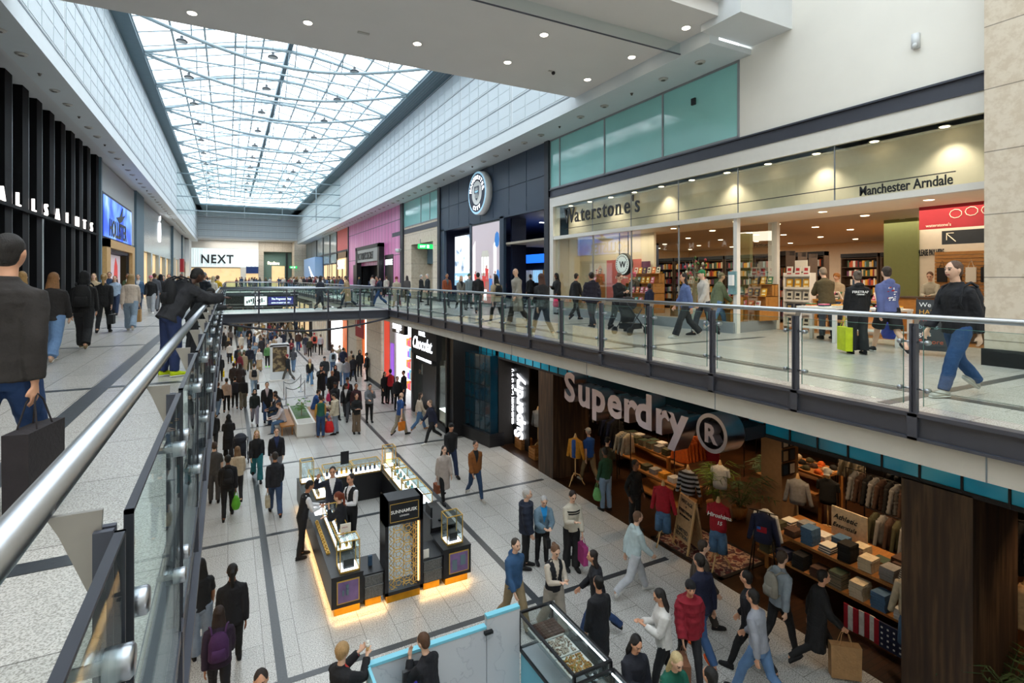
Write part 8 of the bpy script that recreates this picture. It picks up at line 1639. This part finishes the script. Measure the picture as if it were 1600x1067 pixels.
PU(636, 473, 1.68, 0, 'stand', 'jacket:#55504e', 'slim:'+BK, 'long:#2a1c1a', 1, 'person with long dark hair in a brown grey jacket near the stone wall', under='#55504e', bag=(1, 'handbag', '#2d5fc0', 'small blue bag beside the long dark hair'))
PU(620, 481, 1.66, 0, 'walk', 'coat:#b0a38f', 'slim:#5a1f2c', 'beanie:#7a1f2f', 0, 'person in a maroon beanie and beige coat by the footbridge corner', under='#b0a38f')
PU(543, 482, 1.72, 60, 'stride', 'coat:#a18a68', 'slim:#1c2a38', 'short:#4a4038', 0, 'person in a camel coat striding left over the footbridge', under='#a18a68')
PU(500, 484, 1.7, -60, 'walk', 'coat:#2a2f3c', 'slim:'+BK, 'long:'+BH, 1, 'person in a dark blue coat crossing the footbridge', under='#2a2f3c')
PU(592, 478, 1.72, 90, 'stride', 'jacket:#1f2b3c', 'jeans:#2b4a78', 'short:'+BH, 1, 'person in a dark jacket carrying an orange trimmed holdall at the footbridge end', under='#b02a3a', bag=(1, 'handbag', '#2b2a2c', 'dark holdall swinging at the end of the footbridge', 1.5))
PU(603, 460, 1.76, 0, 'stand', 'jacket:#4f5560', 'slim:'+BK, 'short:'+BH, 0, 'person in a slate grey jacket before the pink tiles', under='#4f5560')
# inside the bookshop
def inshop(x, y, face, pose, h, top, legs, hair, sk_, label): o = person(x, y, UF+.008, face, pose, h, top, legs, hair, sk_, label); POSE_OF[o.name] = pose
inshop(*P(1292, 530, UF), -30, 'serve', 1.8, 'jacket:#4a4025', 'jeans:#4b5563', 'short:#8a7a68', 0, 'person in a dark olive jacket browsing inside the bookshop')
inshop(16.4, YA(1308, 16.4), 90, 'stand', 1.66, 'jumper:#c9b79a', 'jeans:'+DN, 'curly:#c2803c', 0, 'ginger haired person in a beige top deep inside the bookshop')
inshop(17.1, YA(1456, 17.1), 100, 'serve', 1.7, 'shirt:#b9b4a2', 'slim:'+BK, 'short:#6b4226', 0, 'bookseller in a pale shirt behind the till counter')
# ================================================================ the far crowd
rc = random.Random(11)
TOPS = [('puffer', '#1b1d24', 'black padded jacket'), ('coat', '#24242a', 'dark coat'), ('jacket', '#2b3240', 'slate jacket'), ('hoodie', '#4c4f55', 'grey hooded top'), ('jumper', '#c9c2b6', 'cream jumper'), ('jacket', '#6b563f', 'brown jacket'), ('hoodie', '#1f2b4d', 'navy hooded top'), ('tee', '#d6d5d2', 'white t shirt'), ('coat', '#a38f70', 'camel coat'), ('jumper', '#7a2a36', 'dark red jumper'), ('jacket', '#4a5b3e', 'green jacket'), ('puffer', '#39506f', 'blue padded jacket')]
LEGS = [('slim', BK), ('jeans', '#3d5373'), ('jeans', '#6482a3'), ('wide', '#2a2b30'), ('jogger', '#77797e')]
HAIRS = [('short', BH), ('short', KH), ('long', BH), ('long', '#a98a58'), ('bun', '#5a3c28'), ('hood', '#22232a'), ('beanie', '#3b3d45'), ('short', '#6b4e36')]
def far(n, xr, yr, z, zone, dens=1.0, avoid=None):
    pts = []; tries = 0
    while len(pts) < n and tries < 4000:
        tries += 1; x = rc.uniform(*xr); y = yr[0]+(yr[1]-yr[0])*rc.random()**dens
        if any((x-a)**2+(y-b_)**2 < .3 for a, b_ in pts) or any((x-q.location.x)**2+(y-q.location.y)**2 < .35 and abs(q.location.z-z) < 1 for q in PP): continue
        if avoid and avoid(x, y): continue
        pts.append((x, y)); t = rc.choice(TOPS); l = rc.choice(LEGS); h = rc.choice(HAIRS); hh = rc.uniform(1.58, 1.84)
        o = person(x, y, z+.004, rc.choice((0, 0, 180, 180, rc.uniform(0, 360))), rc.choice(('walk', 'walk2', 'stand', 'stand', 'phonewalk')), hh, t[0]+':'+t[1], l[0]+':'+l[1], h[0]+':'+(h[1] if h[0] != 'hood' else t[1]), rc.choice((0, 0, 1, 1, 2, 3)), 'far shopper in a %s %s' % (t[2], zone), group='far shoppers in a %s %s' % (t[2], zone))
totx = lambda x, y: False
far(70, (.2, 7.6), (37, 100), 0, 'crowding the lower mall beyond the footbridge', .8, lambda x, y: abs(x-P(437, 595, 0)[0]) < .9 and abs(y-P(437, 595, 0)[1]) < 1)
far(38, (7.6, 11.6), (36, 100), UF, 'on the right walkway beyond the stone entrance', .75)
far(20, (-5.0, -.9), (22, 100), UF, 'on the left walkway beyond the black fins', 1.0)
far(8, (.3, 6.7), (97, 106), UF, 'gathered before the end shops')
cw = MB(); occ = [(q.location.x, q.location.y, q.location.z) for q in PP]
def fig(x, y, z, h, c, l, hr, sk):
    s = h/1.77; a = rc.uniform(0, 6.28); ux, uy = math.cos(a), math.sin(a); U = lambda w_: (ux*w_*s, uy*w_*s, 0); W = lambda w_: (-uy*w_*s, ux*w_*s, 0); st = rc.uniform(-.22, .22)
    P_ = lambda u, v, t: (x+(ux*u-uy*v)*s, y+(uy*u+ux*v)*s, z+t*s)
    for sd in (-1, 1): cw.tube([P_(sd*.09, 0, .92), P_(sd*.1, sd*st*.5, .5), P_(sd*.1, sd*st, .03)], [.1*s, .07*s, .05*s], 6, l); cw.tube([P_(sd*.2, 0, 1.4), P_(sd*.25, -sd*st*.5, 1.12), P_(sd*.24, -sd*st*.8+.05, .85)], [.065*s, .055*s, .04*s], 6, c)
    cw.loft([(P_(0, 0, .82), U(.18), W(.13)), (P_(0, 0, 1.1), U(.17), W(.12)), (P_(0, 0, 1.38), U(.2), W(.12)), (P_(0, 0, 1.5), U(.08), W(.07)), (P_(0, 0, 1.56), U(.055), W(.055))], c)
    cw.ell(P_(0, 0, 1.65), .08*s, .08*s, .115*s, 8, 6, sk); cw.ell(P_(0, -.02, 1.68), .088*s, .088*s, .105*s, 8, 6, hr)
for n, xr, yr, z in ((75, (.2, 7.6), (50, 101), 0), (70, (7.6, 11.8), (45, 101), UF), (34, (-5.2, -.9), (40, 101), UF), (14, (.3, 6.7), (97, 106), UF)):
    for k in range(n):
        x, y = rc.uniform(*xr), rc.uniform(*yr)
        if any(abs(x-a) < .5 and abs(y-b_) < .5 and abs(z-c_) < 1 for a, b_, c_ in occ): continue
        occ.append((x, y, z)); fig(x, y, z+.005, rc.uniform(1.58, 1.84), rc.randrange(12), 12+rc.randrange(5), 17+rc.randrange(4), 21+rc.randrange(3))
cw_m = [mat('crowd'+t[1], t[1], .85, var=.1) for t in TOPS]+[mat('crowd'+l[1]+l[0], l[1], .85, var=.1) for l in LEGS]+[mat('crowd'+q, q, .7, var=.1) for q in (BH, KH, '#a98a58', '#6b4e36')]+[mat('crowd'+q, q, .6, var=.05) for q in SKIN[:3]]
obj('distant_crowd', cw, cw_m, None, True, label='dense crowd of tiny distant shoppers filling both floors at the far end', cat='crowd', kind='stuff')
bpy.data.scenes.remove(SC2)
